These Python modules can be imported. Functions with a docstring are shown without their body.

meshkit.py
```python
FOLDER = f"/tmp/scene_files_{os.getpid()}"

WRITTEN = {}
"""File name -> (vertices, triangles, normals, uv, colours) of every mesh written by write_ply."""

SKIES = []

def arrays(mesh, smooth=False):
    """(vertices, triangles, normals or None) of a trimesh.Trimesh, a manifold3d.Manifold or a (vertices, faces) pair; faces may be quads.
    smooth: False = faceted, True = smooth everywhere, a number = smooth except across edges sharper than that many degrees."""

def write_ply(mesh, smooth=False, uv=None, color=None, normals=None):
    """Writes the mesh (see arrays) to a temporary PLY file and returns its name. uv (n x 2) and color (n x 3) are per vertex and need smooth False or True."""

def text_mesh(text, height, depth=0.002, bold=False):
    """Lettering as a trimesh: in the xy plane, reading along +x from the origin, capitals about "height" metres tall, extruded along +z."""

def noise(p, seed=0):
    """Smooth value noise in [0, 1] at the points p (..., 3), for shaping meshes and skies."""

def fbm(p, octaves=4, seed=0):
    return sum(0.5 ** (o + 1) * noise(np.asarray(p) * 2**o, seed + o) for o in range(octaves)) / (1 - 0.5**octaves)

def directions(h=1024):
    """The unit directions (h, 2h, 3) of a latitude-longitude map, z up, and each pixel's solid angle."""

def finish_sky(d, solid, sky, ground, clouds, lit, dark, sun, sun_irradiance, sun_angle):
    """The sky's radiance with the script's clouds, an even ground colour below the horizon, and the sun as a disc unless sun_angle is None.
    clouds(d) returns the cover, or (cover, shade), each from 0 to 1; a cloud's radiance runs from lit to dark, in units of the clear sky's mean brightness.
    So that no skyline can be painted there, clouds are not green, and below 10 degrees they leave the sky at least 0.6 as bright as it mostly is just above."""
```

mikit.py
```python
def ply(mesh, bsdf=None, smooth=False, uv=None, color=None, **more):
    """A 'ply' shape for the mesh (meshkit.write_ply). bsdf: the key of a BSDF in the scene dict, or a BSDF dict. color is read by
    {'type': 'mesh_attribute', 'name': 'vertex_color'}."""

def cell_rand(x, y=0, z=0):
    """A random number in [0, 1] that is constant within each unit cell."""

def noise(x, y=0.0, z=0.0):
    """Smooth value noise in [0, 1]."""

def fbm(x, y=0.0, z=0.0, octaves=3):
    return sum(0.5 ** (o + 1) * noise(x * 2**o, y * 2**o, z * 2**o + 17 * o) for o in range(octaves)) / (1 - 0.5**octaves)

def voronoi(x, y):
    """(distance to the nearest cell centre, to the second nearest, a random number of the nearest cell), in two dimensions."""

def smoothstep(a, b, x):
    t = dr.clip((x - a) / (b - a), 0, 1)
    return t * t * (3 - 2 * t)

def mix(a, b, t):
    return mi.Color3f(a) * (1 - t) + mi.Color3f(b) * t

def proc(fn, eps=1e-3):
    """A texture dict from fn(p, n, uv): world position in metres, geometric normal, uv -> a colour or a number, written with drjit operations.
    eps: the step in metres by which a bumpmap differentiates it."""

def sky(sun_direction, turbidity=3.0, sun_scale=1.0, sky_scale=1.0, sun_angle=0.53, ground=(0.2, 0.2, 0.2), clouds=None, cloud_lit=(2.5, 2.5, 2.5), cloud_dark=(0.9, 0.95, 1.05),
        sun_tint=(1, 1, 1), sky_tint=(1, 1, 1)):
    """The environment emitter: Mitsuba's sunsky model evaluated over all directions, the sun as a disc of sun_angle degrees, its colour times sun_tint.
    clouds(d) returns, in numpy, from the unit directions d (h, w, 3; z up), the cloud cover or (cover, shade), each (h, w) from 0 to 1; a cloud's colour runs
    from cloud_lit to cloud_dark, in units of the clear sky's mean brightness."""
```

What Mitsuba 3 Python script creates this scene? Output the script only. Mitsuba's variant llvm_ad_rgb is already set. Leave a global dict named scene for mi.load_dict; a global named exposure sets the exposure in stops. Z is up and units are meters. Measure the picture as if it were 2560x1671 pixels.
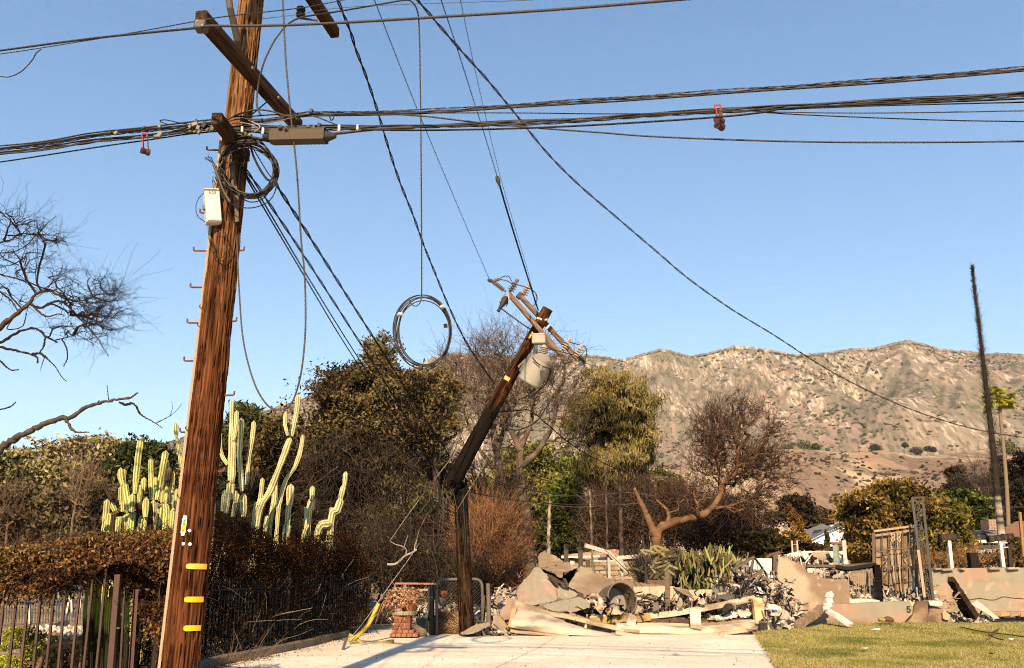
import math, random
import numpy as np, trimesh, mitsuba as mi, drjit as dr
import mikit, meshkit
from mikit import proc, fbm, noise, voronoi, smoothstep, mix, cell_rand
from shapely.geometry import Polygon
from scipy.spatial import cKDTree

# ---------------------------------------------------------------- camera, sky, exposure
T = mi.ScalarTransform4f
F_PX, W_PX, H_PX = 2250.0, 2560.0, 1671.0
PITCH, EYE = math.radians(14.1), 1.6
FWD = np.array([0, math.cos(PITCH), math.sin(PITCH)])
UPV = np.array([0, -math.sin(PITCH), math.cos(PITCH)])
scene, labels = {}, {}
scene['camera'] = {'type': 'perspective', 'fov_axis': 'x', 'fov': math.degrees(2 * math.atan(W_PX / 2 / F_PX)),
                   'near_clip': 0.1, 'far_clip': 30000.0,
                   'to_world': T().look_at(origin=[0, 0, EYE], target=(np.array([0, 0, EYE]) + FWD).tolist(), up=[0, 0, 1])}
SUN_AZ, SUN_EL = math.radians(6), math.radians(31)
SUN = [-math.sin(SUN_AZ) * math.cos(SUN_EL), -math.cos(SUN_AZ) * math.cos(SUN_EL), math.sin(SUN_EL)]
scene['sky'] = mikit.sky(SUN, turbidity=3.0, sun_tint=(1.0, 0.945, 0.85), sky_tint=(0.82, 0.87, 0.91))
exposure = 2.85
rng = np.random.default_rng(7)

# ---------------------------------------------------------------- helpers
def ray(px, py):
    return FWD + (px - W_PX / 2) / F_PX * np.array([1.0, 0, 0]) + (H_PX / 2 - py) / F_PX * UPV
def P(px, py, Y):                       # a photo point at forward distance Y
    r = ray(px, py); return np.array([0, 0, EYE]) + r * (Y / r[1])
def G(px, py, z=0.0):                   # a photo point at height z
    r = ray(px, py); return np.array([0, 0, EYE]) + r * ((z - EYE) / r[2])
def mpp(Y, z=1.6):                      # metres per photo pixel there
    return (Y * math.cos(PITCH) + (z - EYE) * math.sin(PITCH)) / F_PX
def O(*pts):                            # pixel pairs read off a 2380 wide print of the photo
    return [(x * 1.0756, y * 1.0756) for x, y in pts]
def unit(v):
    v = np.asarray(v, float); return v / (np.linalg.norm(v) + 1e-12)
def frame(d):
    d = unit(d); a = np.cross(d, [0, 0, 1.0] if abs(d[2]) < 0.95 else [1.0, 0, 0]); a = unit(a)
    return a, np.cross(a, d)
def spline(pts, n):                     # Catmull-Rom through the points
    p = np.asarray(pts, float)
    if len(p) == 2:
        t = np.linspace(0, 1, n)[:, None]; return p[0] * (1 - t) + p[1] * t
    q = np.vstack([2 * p[0] - p[1], p, 2 * p[-1] - p[-2]])
    d = np.r_[0, np.cumsum(np.linalg.norm(np.diff(p, axis=0), axis=1))]
    out = []
    for s in np.linspace(0, d[-1], n):
        i = min(max(np.searchsorted(d, s) - 1, 0), len(p) - 2)
        t = (s - d[i]) / max(d[i + 1] - d[i], 1e-9)
        a, b, c, e = q[i], q[i + 1], q[i + 2], q[i + 3]
        out.append(0.5 * (2 * b + (c - a) * t + (2 * a - 5 * b + 4 * c - e) * t * t + (3 * b - a - 3 * c + e) * t ** 3))
    return np.array(out)
def many_tubes(Pn, R, sides=3):         # Pn (n,m,3), R (n,m): n thin tubes at once
    Pn = np.asarray(Pn, float); n, m, _ = Pn.shape; R = np.broadcast_to(R, (n, m))
    t = np.gradient(Pn, axis=1); t /= np.linalg.norm(t, axis=2, keepdims=True) + 1e-12
    ref = np.where(np.abs(t[:, :1, 2:]) < 0.85, [[[0, 0, 1.0]]], [[[1.0, 0, 0]]])
    a = np.cross(t, ref); a /= np.linalg.norm(a, axis=2, keepdims=True) + 1e-12
    b = np.cross(t, a)
    ang = np.arange(sides) * 2 * math.pi / sides
    v = Pn[:, :, None] + R[:, :, None, None] * (np.cos(ang)[None, None, :, None] * a[:, :, None] + np.sin(ang)[None, None, :, None] * b[:, :, None])
    base = (np.arange(n) * m * sides)[:, None, None]
    i, j = np.arange(m - 1)[None, :, None] * sides, np.arange(sides)[None, None, :]
    j2 = (j + 1) % sides
    q = np.stack([base + i + j, base + i + j2, base + i + sides + j2, base + i + sides + j], -1).reshape(-1, 4)
    return v.reshape(-1, 3), np.vstack([q[:, [0, 1, 2]], q[:, [0, 2, 3]]])
class MB:
    """Collects shapes with a colour each; one mesh in the end."""
    def __init__(s): s.v, s.f, s.c, s.n = [], [], [], 0
    def raw(s, v, f, col):
        v = np.asarray(v, float); f = np.asarray(f, int)
        if f.shape[1] == 4: f = np.vstack([f[:, [0, 1, 2]], f[:, [0, 2, 3]]])
        s.v.append(v); s.f.append(f + s.n); s.c.append(np.broadcast_to(np.asarray(col, float), (len(v), 3))); s.n += len(v); return s
    def tube(s, pts, r, sides=6, col=(.5, .5, .5), cap=True):
        p = np.asarray(pts, float); m = len(p); r = np.broadcast_to(r, (m,))
        t = np.gradient(p, axis=0); t /= np.linalg.norm(t, axis=1, keepdims=True) + 1e-12
        a = np.zeros_like(p); a[0] = frame(t[0])[0]
        for i in range(1, m):
            a[i] = unit(a[i - 1] - t[i] * (a[i - 1] @ t[i]))
        b = np.cross(t, a); ang = np.arange(sides) * 2 * math.pi / sides + math.pi / sides
        v = p[:, None] + r[:, None, None] * (np.cos(ang)[None, :, None] * a[:, None] + np.sin(ang)[None, :, None] * b[:, None])
        i, j = np.meshgrid(np.arange(m - 1), np.arange(sides), indexing='ij'); j2 = (j + 1) % sides
        q = np.stack([i * sides + j, i * sides + j2, (i + 1) * sides + j2, (i + 1) * sides + j], -1).reshape(-1, 4)
        f = np.vstack([q[:, [0, 1, 2]], q[:, [0, 2, 3]]]); v = v.reshape(-1, 3)
        col = np.asarray(col, float)
        if col.ndim == 2: col = np.repeat(col, sides, axis=0)
        if cap:
            k = np.arange(1, sides - 1); z = 0 * k
            f = np.vstack([f, np.stack([z, k + 1, k], 1), np.stack([z, k, k + 1], 1) + (m - 1) * sides])
        return s.raw(v, f, col)
    def box(s, c, size, R=None, col=(.5, .5, .5), bev=0.0):
        h = np.asarray(size, float) / 2
        if bev <= 0:
            v = np.array([[x, y, z] for x in (-1, 1) for y in (-1, 1) for z in (-1, 1)], float) * h
            f = np.array([[0, 1, 3, 2], [4, 6, 7, 5], [0, 4, 5, 1], [2, 3, 7, 6], [0, 2, 6, 4], [1, 5, 7, 3]])
        else:
            pts = []
            for sx in (-1, 1):
                for sy in (-1, 1):
                    for sz in (-1, 1):
                        for k in range(3):
                            q = h - bev; q[k] = h[k]; pts.append(q * [sx, sy, sz])
            hull = trimesh.convex.convex_hull(np.array(pts)); v, f = np.array(hull.vertices), np.array(hull.faces)
        if R is not None: v = v @ np.asarray(R).T
        return s.raw(v + np.asarray(c, float), f, col)
    def bar(s, p0, p1, w, h=None, col=(.5, .5, .5), bev=0.0, up=(0, 0, 1)):   # square section from p0 to p1
        p0, p1 = np.asarray(p0, float), np.asarray(p1, float); d = unit(p1 - p0)
        a = np.cross(d, up); a = unit(a) if np.linalg.norm(a) > .05 else frame(d)[0]; b = np.cross(a, d)
        return s.box((p0 + p1) / 2, (w, h or w, np.linalg.norm(p1 - p0)), np.stack([a, b, d], 1), col, bev)
    def lathe(s, p0, p1, prof, sides=20, col=(.5, .5, .5), squash=1.0):   # prof: (fraction of the way from p0 to p1, radius)
        p0, p1 = np.asarray(p0, float), np.asarray(p1, float); d = p1 - p0; a, b = frame(d)
        ang = np.arange(sides) * 2 * math.pi / sides
        v = np.array([p0 + d * t + r * (np.cos(x) * a + np.sin(x) * b) for t, r in prof for x in ang]); m = len(prof)
        i, j = np.meshgrid(np.arange(m - 1), np.arange(sides), indexing='ij'); j2 = (j + 1) % sides
        q = np.stack([i * sides + j, i * sides + j2, (i + 1) * sides + j2, (i + 1) * sides + j], -1).reshape(-1, 4)
        return s.raw(v, q, col)
    def plate(s, px, Ys, th=0.05, col=(.5, .5, .5), jag=0.0, seed=0, back=(0, 1, 0), bump=0.0, n=5):
        """A broken slab: its outline in photo pixels, the distance of each corner, a thickness; jag roughens its edge."""
        r = np.random.default_rng(seed + 11); px = np.asarray(px, float); Ys = np.broadcast_to(np.asarray(Ys, float), (len(px),))
        if len(px) > 4:                      # broken slabs are flat: one plane through the given distances
            M = np.column_stack([px, np.ones(len(px))]); Ys = M @ np.linalg.lstsq(M, Ys, rcond=None)[0]
        pts, ys = [], []
        for i in range(len(px)):
            a, b, ya, yb = px[i], px[(i + 1) % len(px)], Ys[i], Ys[(i + 1) % len(px)]
            L = np.linalg.norm(b - a); k = max(1, int(L / (6 if jag > 0 else 18)))
            for t in np.arange(k) / k:
                o = r.normal(size=2) * jag * (1 if t > 0 else .3); pts.append(a + (b - a) * t + o); ys.append(ya + (yb - ya) * t)
        pts, ys = np.array(pts), np.array(ys)
        poly = Polygon(pts)
        if not poly.is_valid:
            pts = np.array([px[0]] + list(px[1:])); ys = Ys; poly = Polygon(pts)
        v2, f2 = trimesh.creation.triangulate_polygon(poly, engine='earcut')
        v2 = np.asarray(v2); idx = np.array([np.argmin(((pts - q) ** 2).sum(1)) for q in v2])
        front = np.array([P(q[0], q[1], ys[k]) for q, k in zip(v2, idx)])
        ring = np.array([P(q[0], q[1], y) for q, y in zip(pts, ys)])
        bk = unit(back) * th; m, k = len(front), len(ring)
        s.raw(front, f2, col); s.raw(front + bk, np.asarray(f2)[:, ::-1], np.asarray(col) * .9)
        i = np.arange(k); i2 = (i + 1) % k
        return s.raw(np.vstack([ring, ring + bk]), np.stack([i, i2, i2 + k, i + k], 1), np.asarray(col) * .95)
    def rock(s, c, size, col, seed, R=None):
        r = np.random.default_rng(seed); p = r.normal(size=(14, 3)); p /= np.linalg.norm(p, axis=1, keepdims=True)
        p *= r.uniform(.7, 1.1, (14, 1)); h = trimesh.convex.convex_hull(p * np.asarray(size) / 2)
        v = np.array(h.vertices)
        if R is None:
            R = trimesh.transformations.random_rotation_matrix(r.uniform(size=3))[:3, :3]
        return s.raw(v @ R.T + np.asarray(c), np.array(h.faces), col)
    def mesh(s): return np.vstack(s.v), np.vstack(s.f), np.vstack(s.c)
DULL = {'grimy': .36, 'gritty': .38, 'leafy': .15, 'matte': .15, 'metal': .25, 'rubber': .30, 'paint': .08}
taken = set()
def numbered(k):
    q, i = k, 0
    while q in taken: i += 1; q = f'{k}_{i:03d}'
    taken.add(q); return q
def thing(name, label, cat, group=None):
    k = numbered(name); labels[k] = {'label': label, 'category': cat}
    if group: labels[k]['group'] = group
    return k
def put(key, mb, mat='matte', smooth=False, label=None, kind=None, fresh=True):
    k = numbered(key) if fresh else key
    v, f, c = mb.mesh() if isinstance(mb, MB) else mb
    if mat in DULL: c = np.asarray(c) * np.clip(.92 * (np.asarray(c) @ [.3, .5, .2] + .01) ** DULL[mat], 0, 1)[:, None]
    if smooth is not False and smooth is not True:          # split at sharp edges, colours carried over
        sm = trimesh.graph.smooth_shade(trimesh.Trimesh(v, f, process=False), angle=math.radians(smooth), facet_minarea=None)
        c = c[cKDTree(v).query(np.array(sm.vertices))[1]]; v, f, smooth = np.array(sm.vertices), np.array(sm.faces), True
    scene[k] = mikit.ply((v, f), mat, smooth=smooth, color=c)
    if label or kind:
        labels.setdefault(k, {})
        if label: labels[k]['label'] = label
        if kind: labels[k]['kind'] = kind
    return k
def solo(name, mb, mat, label, cat, group=None, smooth=False, kind=None):
    k = thing(name, label, cat, group); put(k, mb, mat, smooth, fresh=False)
    if kind: labels[k]['kind'] = kind
    return k
def jitter(col, a, r=rng):
    return np.clip(np.asarray(col) * (1 + r.uniform(-a, a)) * (1 + r.uniform(-a, a, 3) * .3), 0.004, .95)
# leaves: n folded lozenges of random attitude
def leaf_cloud(pts, size, cols, r, aspect=.45, droop=0.0):
    pts = np.asarray(pts, float); n = len(pts); L = size * r.uniform(.6, 1.35, n)[:, None]
    d = r.normal(size=(n, 3)); d[:, 2] -= droop * 2; d /= np.linalg.norm(d, axis=1, keepdims=True)
    e = r.normal(size=(n, 3)); e -= d * (e * d).sum(1, keepdims=True); e /= np.linalg.norm(e, axis=1, keepdims=True) + 1e-9
    nn = np.cross(d, e)
    v = np.stack([pts - d * L / 2, pts + e * L * aspect / 2 + nn * L * .08, pts + d * L / 2, pts - e * L * aspect / 2 + nn * L * .08], 1).reshape(-1, 3)
    b = np.arange(n)[:, None] * 4
    f = np.vstack([b + [0, 1, 2], b + [0, 2, 3]])
    return v, f, np.repeat(np.clip(cols, .003, .9), 4, axis=0)
def palette(pts, cols, r, scale=1.0, spread=.35, seed=0):
    """Natural colour variety: neighbouring leaves share a tint, single leaves differ."""
    cols = np.asarray(cols, float); q = meshkit.fbm(np.asarray(pts) * scale + seed * 7.7, 3, seed)
    q = (q - q.min()) / (np.ptp(q) + 1e-9); k = np.clip(q * len(cols) + r.normal(size=len(q)) * .55, 0, len(cols) - 1e-3)
    i = k.astype(int); return cols[i] * (1 + r.uniform(-spread, spread, (len(q), 1)))
def in_ball(n, r, shell=.5):
    d = r.normal(size=(n, 3)); d /= np.linalg.norm(d, axis=1, keepdims=True); return d * (r.uniform(0, 1, (n, 1)) ** (1 / 3 * (1 - shell)))
def blobs(spec, Y, n, r, shell=.5, gap=.0, gscale=1.2, seed=0, depth=None, cl=26):
    """Points for leaves: ragged clumps through ellipsoids; spec rows: px, py, rx, ry (photo pixels), optional Y offset in metres."""
    out, area = [], np.array([s[2] * s[3] for s in spec], float)
    for s, w in zip(spec, area / area.sum()):
        Yc = Y + (s[4] if len(s) > 4 else 0); c = P(s[0], s[1], Yc); m = mpp(Yc, c[2]); R = np.array([s[2] * m, (depth or s[2] * m), s[3] * m])
        k = int(n * w * (1.5 if gap else 1)) + 1; nc = max(6, int(cl * (1 + (R[0] * R[2]) ** .5 * 1.6)))
        d = in_ball(nc, r, shell); rag = .62 + .75 * meshkit.noise(d * 2.3 + seed + s[0] * .1, seed)[:, None]; ctr = d * rag
        far = r.uniform(size=nc) < .10; ctr[far] *= r.uniform(1.05, 1.28, (far.sum(), 1)); sz = r.uniform(.10, .27, nc) * (1 - .35 * far)
        i = r.choice(nc, k, p=sz ** 2 / (sz ** 2).sum()); q = ctr[i] + r.normal(size=(k, 3)) * sz[i][:, None] * [1, 1, .8]
        out.append(c + q * R)
    p = np.vstack(out)
    if gap:
        q = meshkit.fbm(p * gscale + seed, 3, seed); p = p[q > np.quantile(q, gap * .8)]
    p[:, 2] = np.maximum(p[:, 2], .02)
    return p
# bare wood: every tip hangs on the nearest wood already there, radii from the number of tips carried
def skeleton(trunks, tips, r, r_tip=.012, seg=.35, wander=.12, expo=.42, rmax=None, path=.25, bend_up=.0):
    pos, par, plen = [], [], []
    for tr in trunks:
        base = len(pos)
        start = -1
        if base: 
            start = int(np.argmin(((np.array(pos) - tr[0]) ** 2).sum(1)))
        for i, q in enumerate(tr):
            p0 = start if i == 0 else len(pos) - 1
            plen.append(0 if p0 < 0 else plen[p0] + np.linalg.norm(q - pos[p0])); pos.append(np.asarray(q, float)); par.append(p0)
    n0 = len(pos); tips = np.asarray(tips); cap = n0 + 40 * len(tips) + 10
    A = np.zeros((cap, 3)); A[:n0] = pos; L = np.zeros(cap); L[:n0] = plen; pr = np.full(cap, -1); pr[:n0] = par; n = n0
    near = np.linalg.norm(tips[:, None, :] - A[None, :n0:max(1, n0 // 40)], axis=2).min(1)
    chains, ends = [], []
    for k in np.argsort(near + r.uniform(0, .4, len(tips)) * near.mean()):
        t = tips[k]; d = np.linalg.norm(A[:n] - t, axis=1); cost = d + path * L[:n] * .5 + np.maximum(0, A[:n, 2] - t[2]) * .5
        i = int(np.argmin(cost)); m = max(2, min(12, int(d[i] / seg) + 1)); side = r.normal(size=3) * wander * d[i]
        q = A[i] + (t - A[i]) * (np.arange(1, m + 1) / m)[:, None]
        s_ = np.sin(np.arange(1, m + 1) / m * math.pi)[:, None]; q = q + side * s_ + np.array([0, 0, bend_up * d[i]]) * s_ + r.normal(size=q.shape) * wander * .25 * d[i] / m * s_
        prev = i; ch = [i]
        for x in q:
            A[n] = x; L[n] = L[prev] + np.linalg.norm(x - A[prev]); pr[n] = prev; prev = n; ch.append(n); n += 1
        chains.append(ch); ends.append(prev)
    cnt = np.zeros(n)
    cnt[ends] += 1
    for i in range(n - 1, -1, -1):
        if pr[i] >= 0: cnt[pr[i]] += cnt[i]
    rad = r_tip * np.maximum(cnt, 1) ** expo
    b = 0
    tch = []
    for tr in trunks:
        tch.append(list(range(b, b + len(tr)))); b += len(tr)
    return A[:n], rad, tch, chains, np.array(ends)
def wood(A, rad, tch, chains, mb, col, tr_rad=None, sides=5, r=rng, flare=True, lod=.02):
    for i, ch in enumerate(tch):
        rr = rad[ch] if tr_rad is None or tr_rad[i] is None else np.interp(np.linspace(0, 1, len(ch)), np.linspace(0, 1, len(tr_rad[i])), tr_rad[i])
        k_ = 1 + .07 * r.normal(size=len(ch)); mb.tube(A[ch] + r.normal(size=(len(ch), 3)) * rr[:, None] * .10, rr * k_, max(9, sides), np.array([jitter(col, .32, r) for _ in ch]))
    for ch in chains:
        rr = rad[ch].copy(); rr[0] = rr[1] * 1.05
        mb.tube(A[ch], rr, 6 if rr.max() > lod * 2 else (4 if rr.max() > lod else 3), jitter(col, .25, r), cap=False)
def twigs(tips, dirs, n, length, rad, r, curl=.5, m=5, droop=0.0):
    k = r.integers(0, len(tips), n); s = tips[k]; d = dirs[k] + r.normal(size=(n, 3)) * .7; d /= np.linalg.norm(d, axis=1, keepdims=True)
    L = length * r.uniform(.4, 1.3, n)[:, None]; c = r.normal(size=(n, 3)) * curl; c[:, 2] -= droop
    t = np.linspace(0, 1, m)[None, :, None]
    p = s[:, None] + d[:, None] * (L[:, None] * t) + c[:, None] * (L[:, None] * t * t) + r.normal(size=(n, m, 3)) * .03 * L[:, None] * t
    e = np.cross(d, r.normal(size=(n, 3))); p = p + e[:, None] * (L[:, None] * curl * .22 * np.sin(t * r.uniform(3, 8, (n, 1, 1)) + r.uniform(0, 6, (n, 1, 1))) * t)
    return p, rad * (1 - .65 * np.linspace(0, 1, m))[None] * r.uniform(.6, 1.3, (n, 1))

# ---------------------------------------------------------------- materials
def vc(): return {'type': 'mesh_attribute', 'name': 'vertex_color'}
def two(b): return {'type': 'twosided', 'bsdf': b}
scene['matte'] = two({'type': 'diffuse', 'reflectance': vc()})
scene['leafy'] = two({'type': 'diffuse', 'reflectance': vc()})
scene['metal'] = two({'type': 'blendbsdf', 'weight': 0.03, 'a': {'type': 'diffuse', 'reflectance': vc()}, 'b': {'type': 'roughconductor', 'material': 'none', 'alpha': 0.45}})
scene['paint'] = two({'type': 'blendbsdf', 'weight': 0.02, 'a': {'type': 'diffuse', 'reflectance': vc()}, 'b': {'type': 'roughconductor', 'material': 'none', 'alpha': 0.4}})
scene['grimy'] = two({'type': 'blendbsdf', 'weight': proc(lambda p, n, uv: smoothstep(.46, .72, fbm(p.x * 2.2, p.y * 2.2, p.z * 5, 4)) * .75), 'a': {'type': 'diffuse', 'reflectance': vc()}, 'b': {'type': 'diffuse', 'reflectance': {'type': 'rgb', 'value': [.17, .115, .075]}}})
scene['rubber'] = two({'type': 'blendbsdf', 'weight': 0.02, 'a': {'type': 'diffuse', 'reflectance': vc()}, 'b': {'type': 'roughconductor', 'material': 'none', 'alpha': 0.45}})
scene['gritty'] = two({'type': 'bumpmap', 'scale': 1.0, 'bsdf': {'type': 'diffuse', 'reflectance': vc()},
                       'tex': proc(lambda p, n, uv: .03 * fbm(p.x * 9, p.y * 9, p.z * 9, 4) + .006 * noise(p.x * 60, p.y * 60, p.z * 60), 4e-3)})
def stucco_fn(p, n, uv):
    big = fbm(p.x * .8, p.y * .8, p.z * 1.6, 4); sm = fbm(p.x * 4, p.y * 4, p.z * 4, 4)
    c = mix((.295, .20, .152), (.235, .21, .162), smoothstep(.41, .59, big + .10 * (sm - .5)))
    c = mix(c, (.13, .085, .055), smoothstep(.55, .75, fbm(p.x * .5 + 9, p.y * .5, p.z * 1.2, 3)) * .7)
    streak = fbm(p.x * 5, p.y * 5, p.z * .6, 3)
    c = mix(c, (.36, .28, .215), smoothstep(.66, .72, sm) * .5)
    return c * (.86 + .26 * streak)
scene['pink_stucco'] = two({'type': 'bumpmap', 'scale': 1.0, 'bsdf': {'type': 'diffuse', 'reflectance': proc(stucco_fn)},
                            'tex': proc(lambda p, n, uv: .012 * fbm(p.x * 12, p.y * 12, p.z * 12, 4), 4e-3)})
def tan_fn(p, n, uv):
    big = fbm(p.x * .9 + 3, p.y * .9, p.z * 1.1, 4); sm = fbm(p.x * 6, p.y * 6, p.z * 6, 3)
    c = mix((.31, .24, .18), (.18, .13, .09), smoothstep(.42, .62, big)); c = mix(c, (.36, .27, .185), smoothstep(.66, .74, sm) * .4)
    return c
scene['tan_stucco'] = two({'type': 'bumpmap', 'scale': 1.0, 'bsdf': {'type': 'diffuse', 'reflectance': proc(tan_fn)},
                           'tex': proc(lambda p, n, uv: .014 * fbm(p.x * 9, p.y * 9, p.z * 9, 4), 4e-3)})
# ---------------------------------------------------------------- ground, driveway, lawn, mountains
def ground_fn(p, n, uv):
    a = fbm(p.x * .6, p.y * .6, 0, 4); b = fbm(p.x * 5, p.y * 5, 2, 3)
    return mix(mix((.20, .14, .09), (.34, .26, .18), smoothstep(.35, .65, a)), (.08, .06, .045), smoothstep(.55, .7, b) * .7)
scene['earth'] = two({'type': 'diffuse', 'reflectance': proc(ground_fn)})
def concrete_fn(p, n, uv):
    a = fbm(p.x * .7, p.y * .9, 0, 4); b = fbm(p.x * 14, p.y * 14, 1, 3)
    c = mix((.60, .525, .43), (.70, .62, .52), smoothstep(.3, .7, a)) * (.9 + .2 * b)
    c = mix(c, (.30, .25, .20), smoothstep(.60, .78, fbm(p.x * .5 + 5, p.y * .8, 3, 4)) * .35)
    d = dr.abs(noise(p.x * .55, p.y * .35, 7) - .5)
    c = mix(c, (.24, .2, .17), (1 - smoothstep(.0, .006, d)) * .6)
    return mix(c, (.25, .2, .16), smoothstep(.74, .8, noise(p.x * 22, p.y * 22, 4)) * .35)
scene['concrete'] = two({'type': 'bumpmap', 'scale': 1.0, 'bsdf': {'type': 'diffuse', 'reflectance': proc(concrete_fn)},
                         'tex': proc(lambda p, n, uv: .002 * fbm(p.x * 40, p.y * 40, 0, 2), 3e-3)})

def polar(az, rr, hfun):
    A, R = np.meshgrid(az, rr, indexing='ij'); X, Yc = R * np.sin(A), R * np.cos(A); Z = hfun(X, Yc, A, R)
    n, m = A.shape; v = np.stack([X, Yc, Z], -1).reshape(-1, 3); i, j = np.meshgrid(np.arange(n - 1), np.arange(m - 1), indexing='ij')
    q = np.stack([i * m + j, (i + 1) * m + j, (i + 1) * m + j + 1, i * m + j + 1], -1).reshape(-1, 4)
    return v, q
def terrain_h(X, Yc, A, R):
    return -.03 + np.clip((R - 60) / 540, 0, 1) * 5.0 + (np.clip((R - 26) / 30, 0, 1)) * .35 * (meshkit.fbm(np.stack([X * .2, Yc * .2, X * 0], -1)) - .5)
v, q = polar(np.linspace(-math.pi, math.pi, 181), np.r_[0.0, np.geomspace(2, 26, 20), np.geomspace(28, 700, 50), 1500., 6000., 14000.], terrain_h)
put('ground', (v, np.vstack([q[:, [0, 1, 2]], q[:, [0, 2, 3]]]), np.full((len(v), 3), .3)), 'earth', True, kind='structure')

sky_px = [(-1400, 1250), (-600, 1215), (-200, 1180), (0, 1145), (120, 1150), (300, 1140), (400, 1110), (520, 1070), (640, 1033), (770, 990), (850, 965), (1000, 935), (1080, 893), (1130, 880),
          (1200, 884), (1300, 889), (1400, 884), (1450, 884), (1510, 889), (1560, 897), (1600, 884), (1655, 870), (1690, 879), (1725, 889), (1770, 880), (1835, 863), (1880, 866), (1940, 876), (1990, 885), (2060, 881),
          (2120, 871), (2190, 868), (2230, 856), (2270, 849), (2310, 858), (2340, 868), (2380, 874), (2420, 876), (2460, 883), (2500, 880), (2560, 884), (2700, 900), (3200, 950), (4200, 1100)]
prof = np.array([[math.atan2(r_[0], r_[1]), r_[2] / math.hypot(r_[0], r_[1])] for r_ in (ray(*s) for s in sky_px)])
foot_px = [(-1400, 1345), (600, 1320), (1500, 1240), (1640, 1160), (1760, 1150), (1850, 1135), (2000, 1120), (2100, 1128), (2200, 1126), (2300, 1138), (2400, 1130), (2500, 1120), (2700, 1130), (4200, 1250)]
foot = np.array([[math.atan2(r_[0], r_[1]), r_[2] / math.hypot(r_[0], r_[1])] for r_ in (ray(*s) for s in foot_px)])
R_FOOT, R_MID, R_CREST = 1150.0, 2150.0, 3300.0
def ridged(x, y, seed, o=5):
    return sum(.5 ** k * (1 - np.abs(2 * meshkit.noise(np.stack([x * 2 ** k, y * 2 ** k, x * 0 + 3.7 * k], -1), seed + k) - 1)) for k in range(o)) / 1.94
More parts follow.
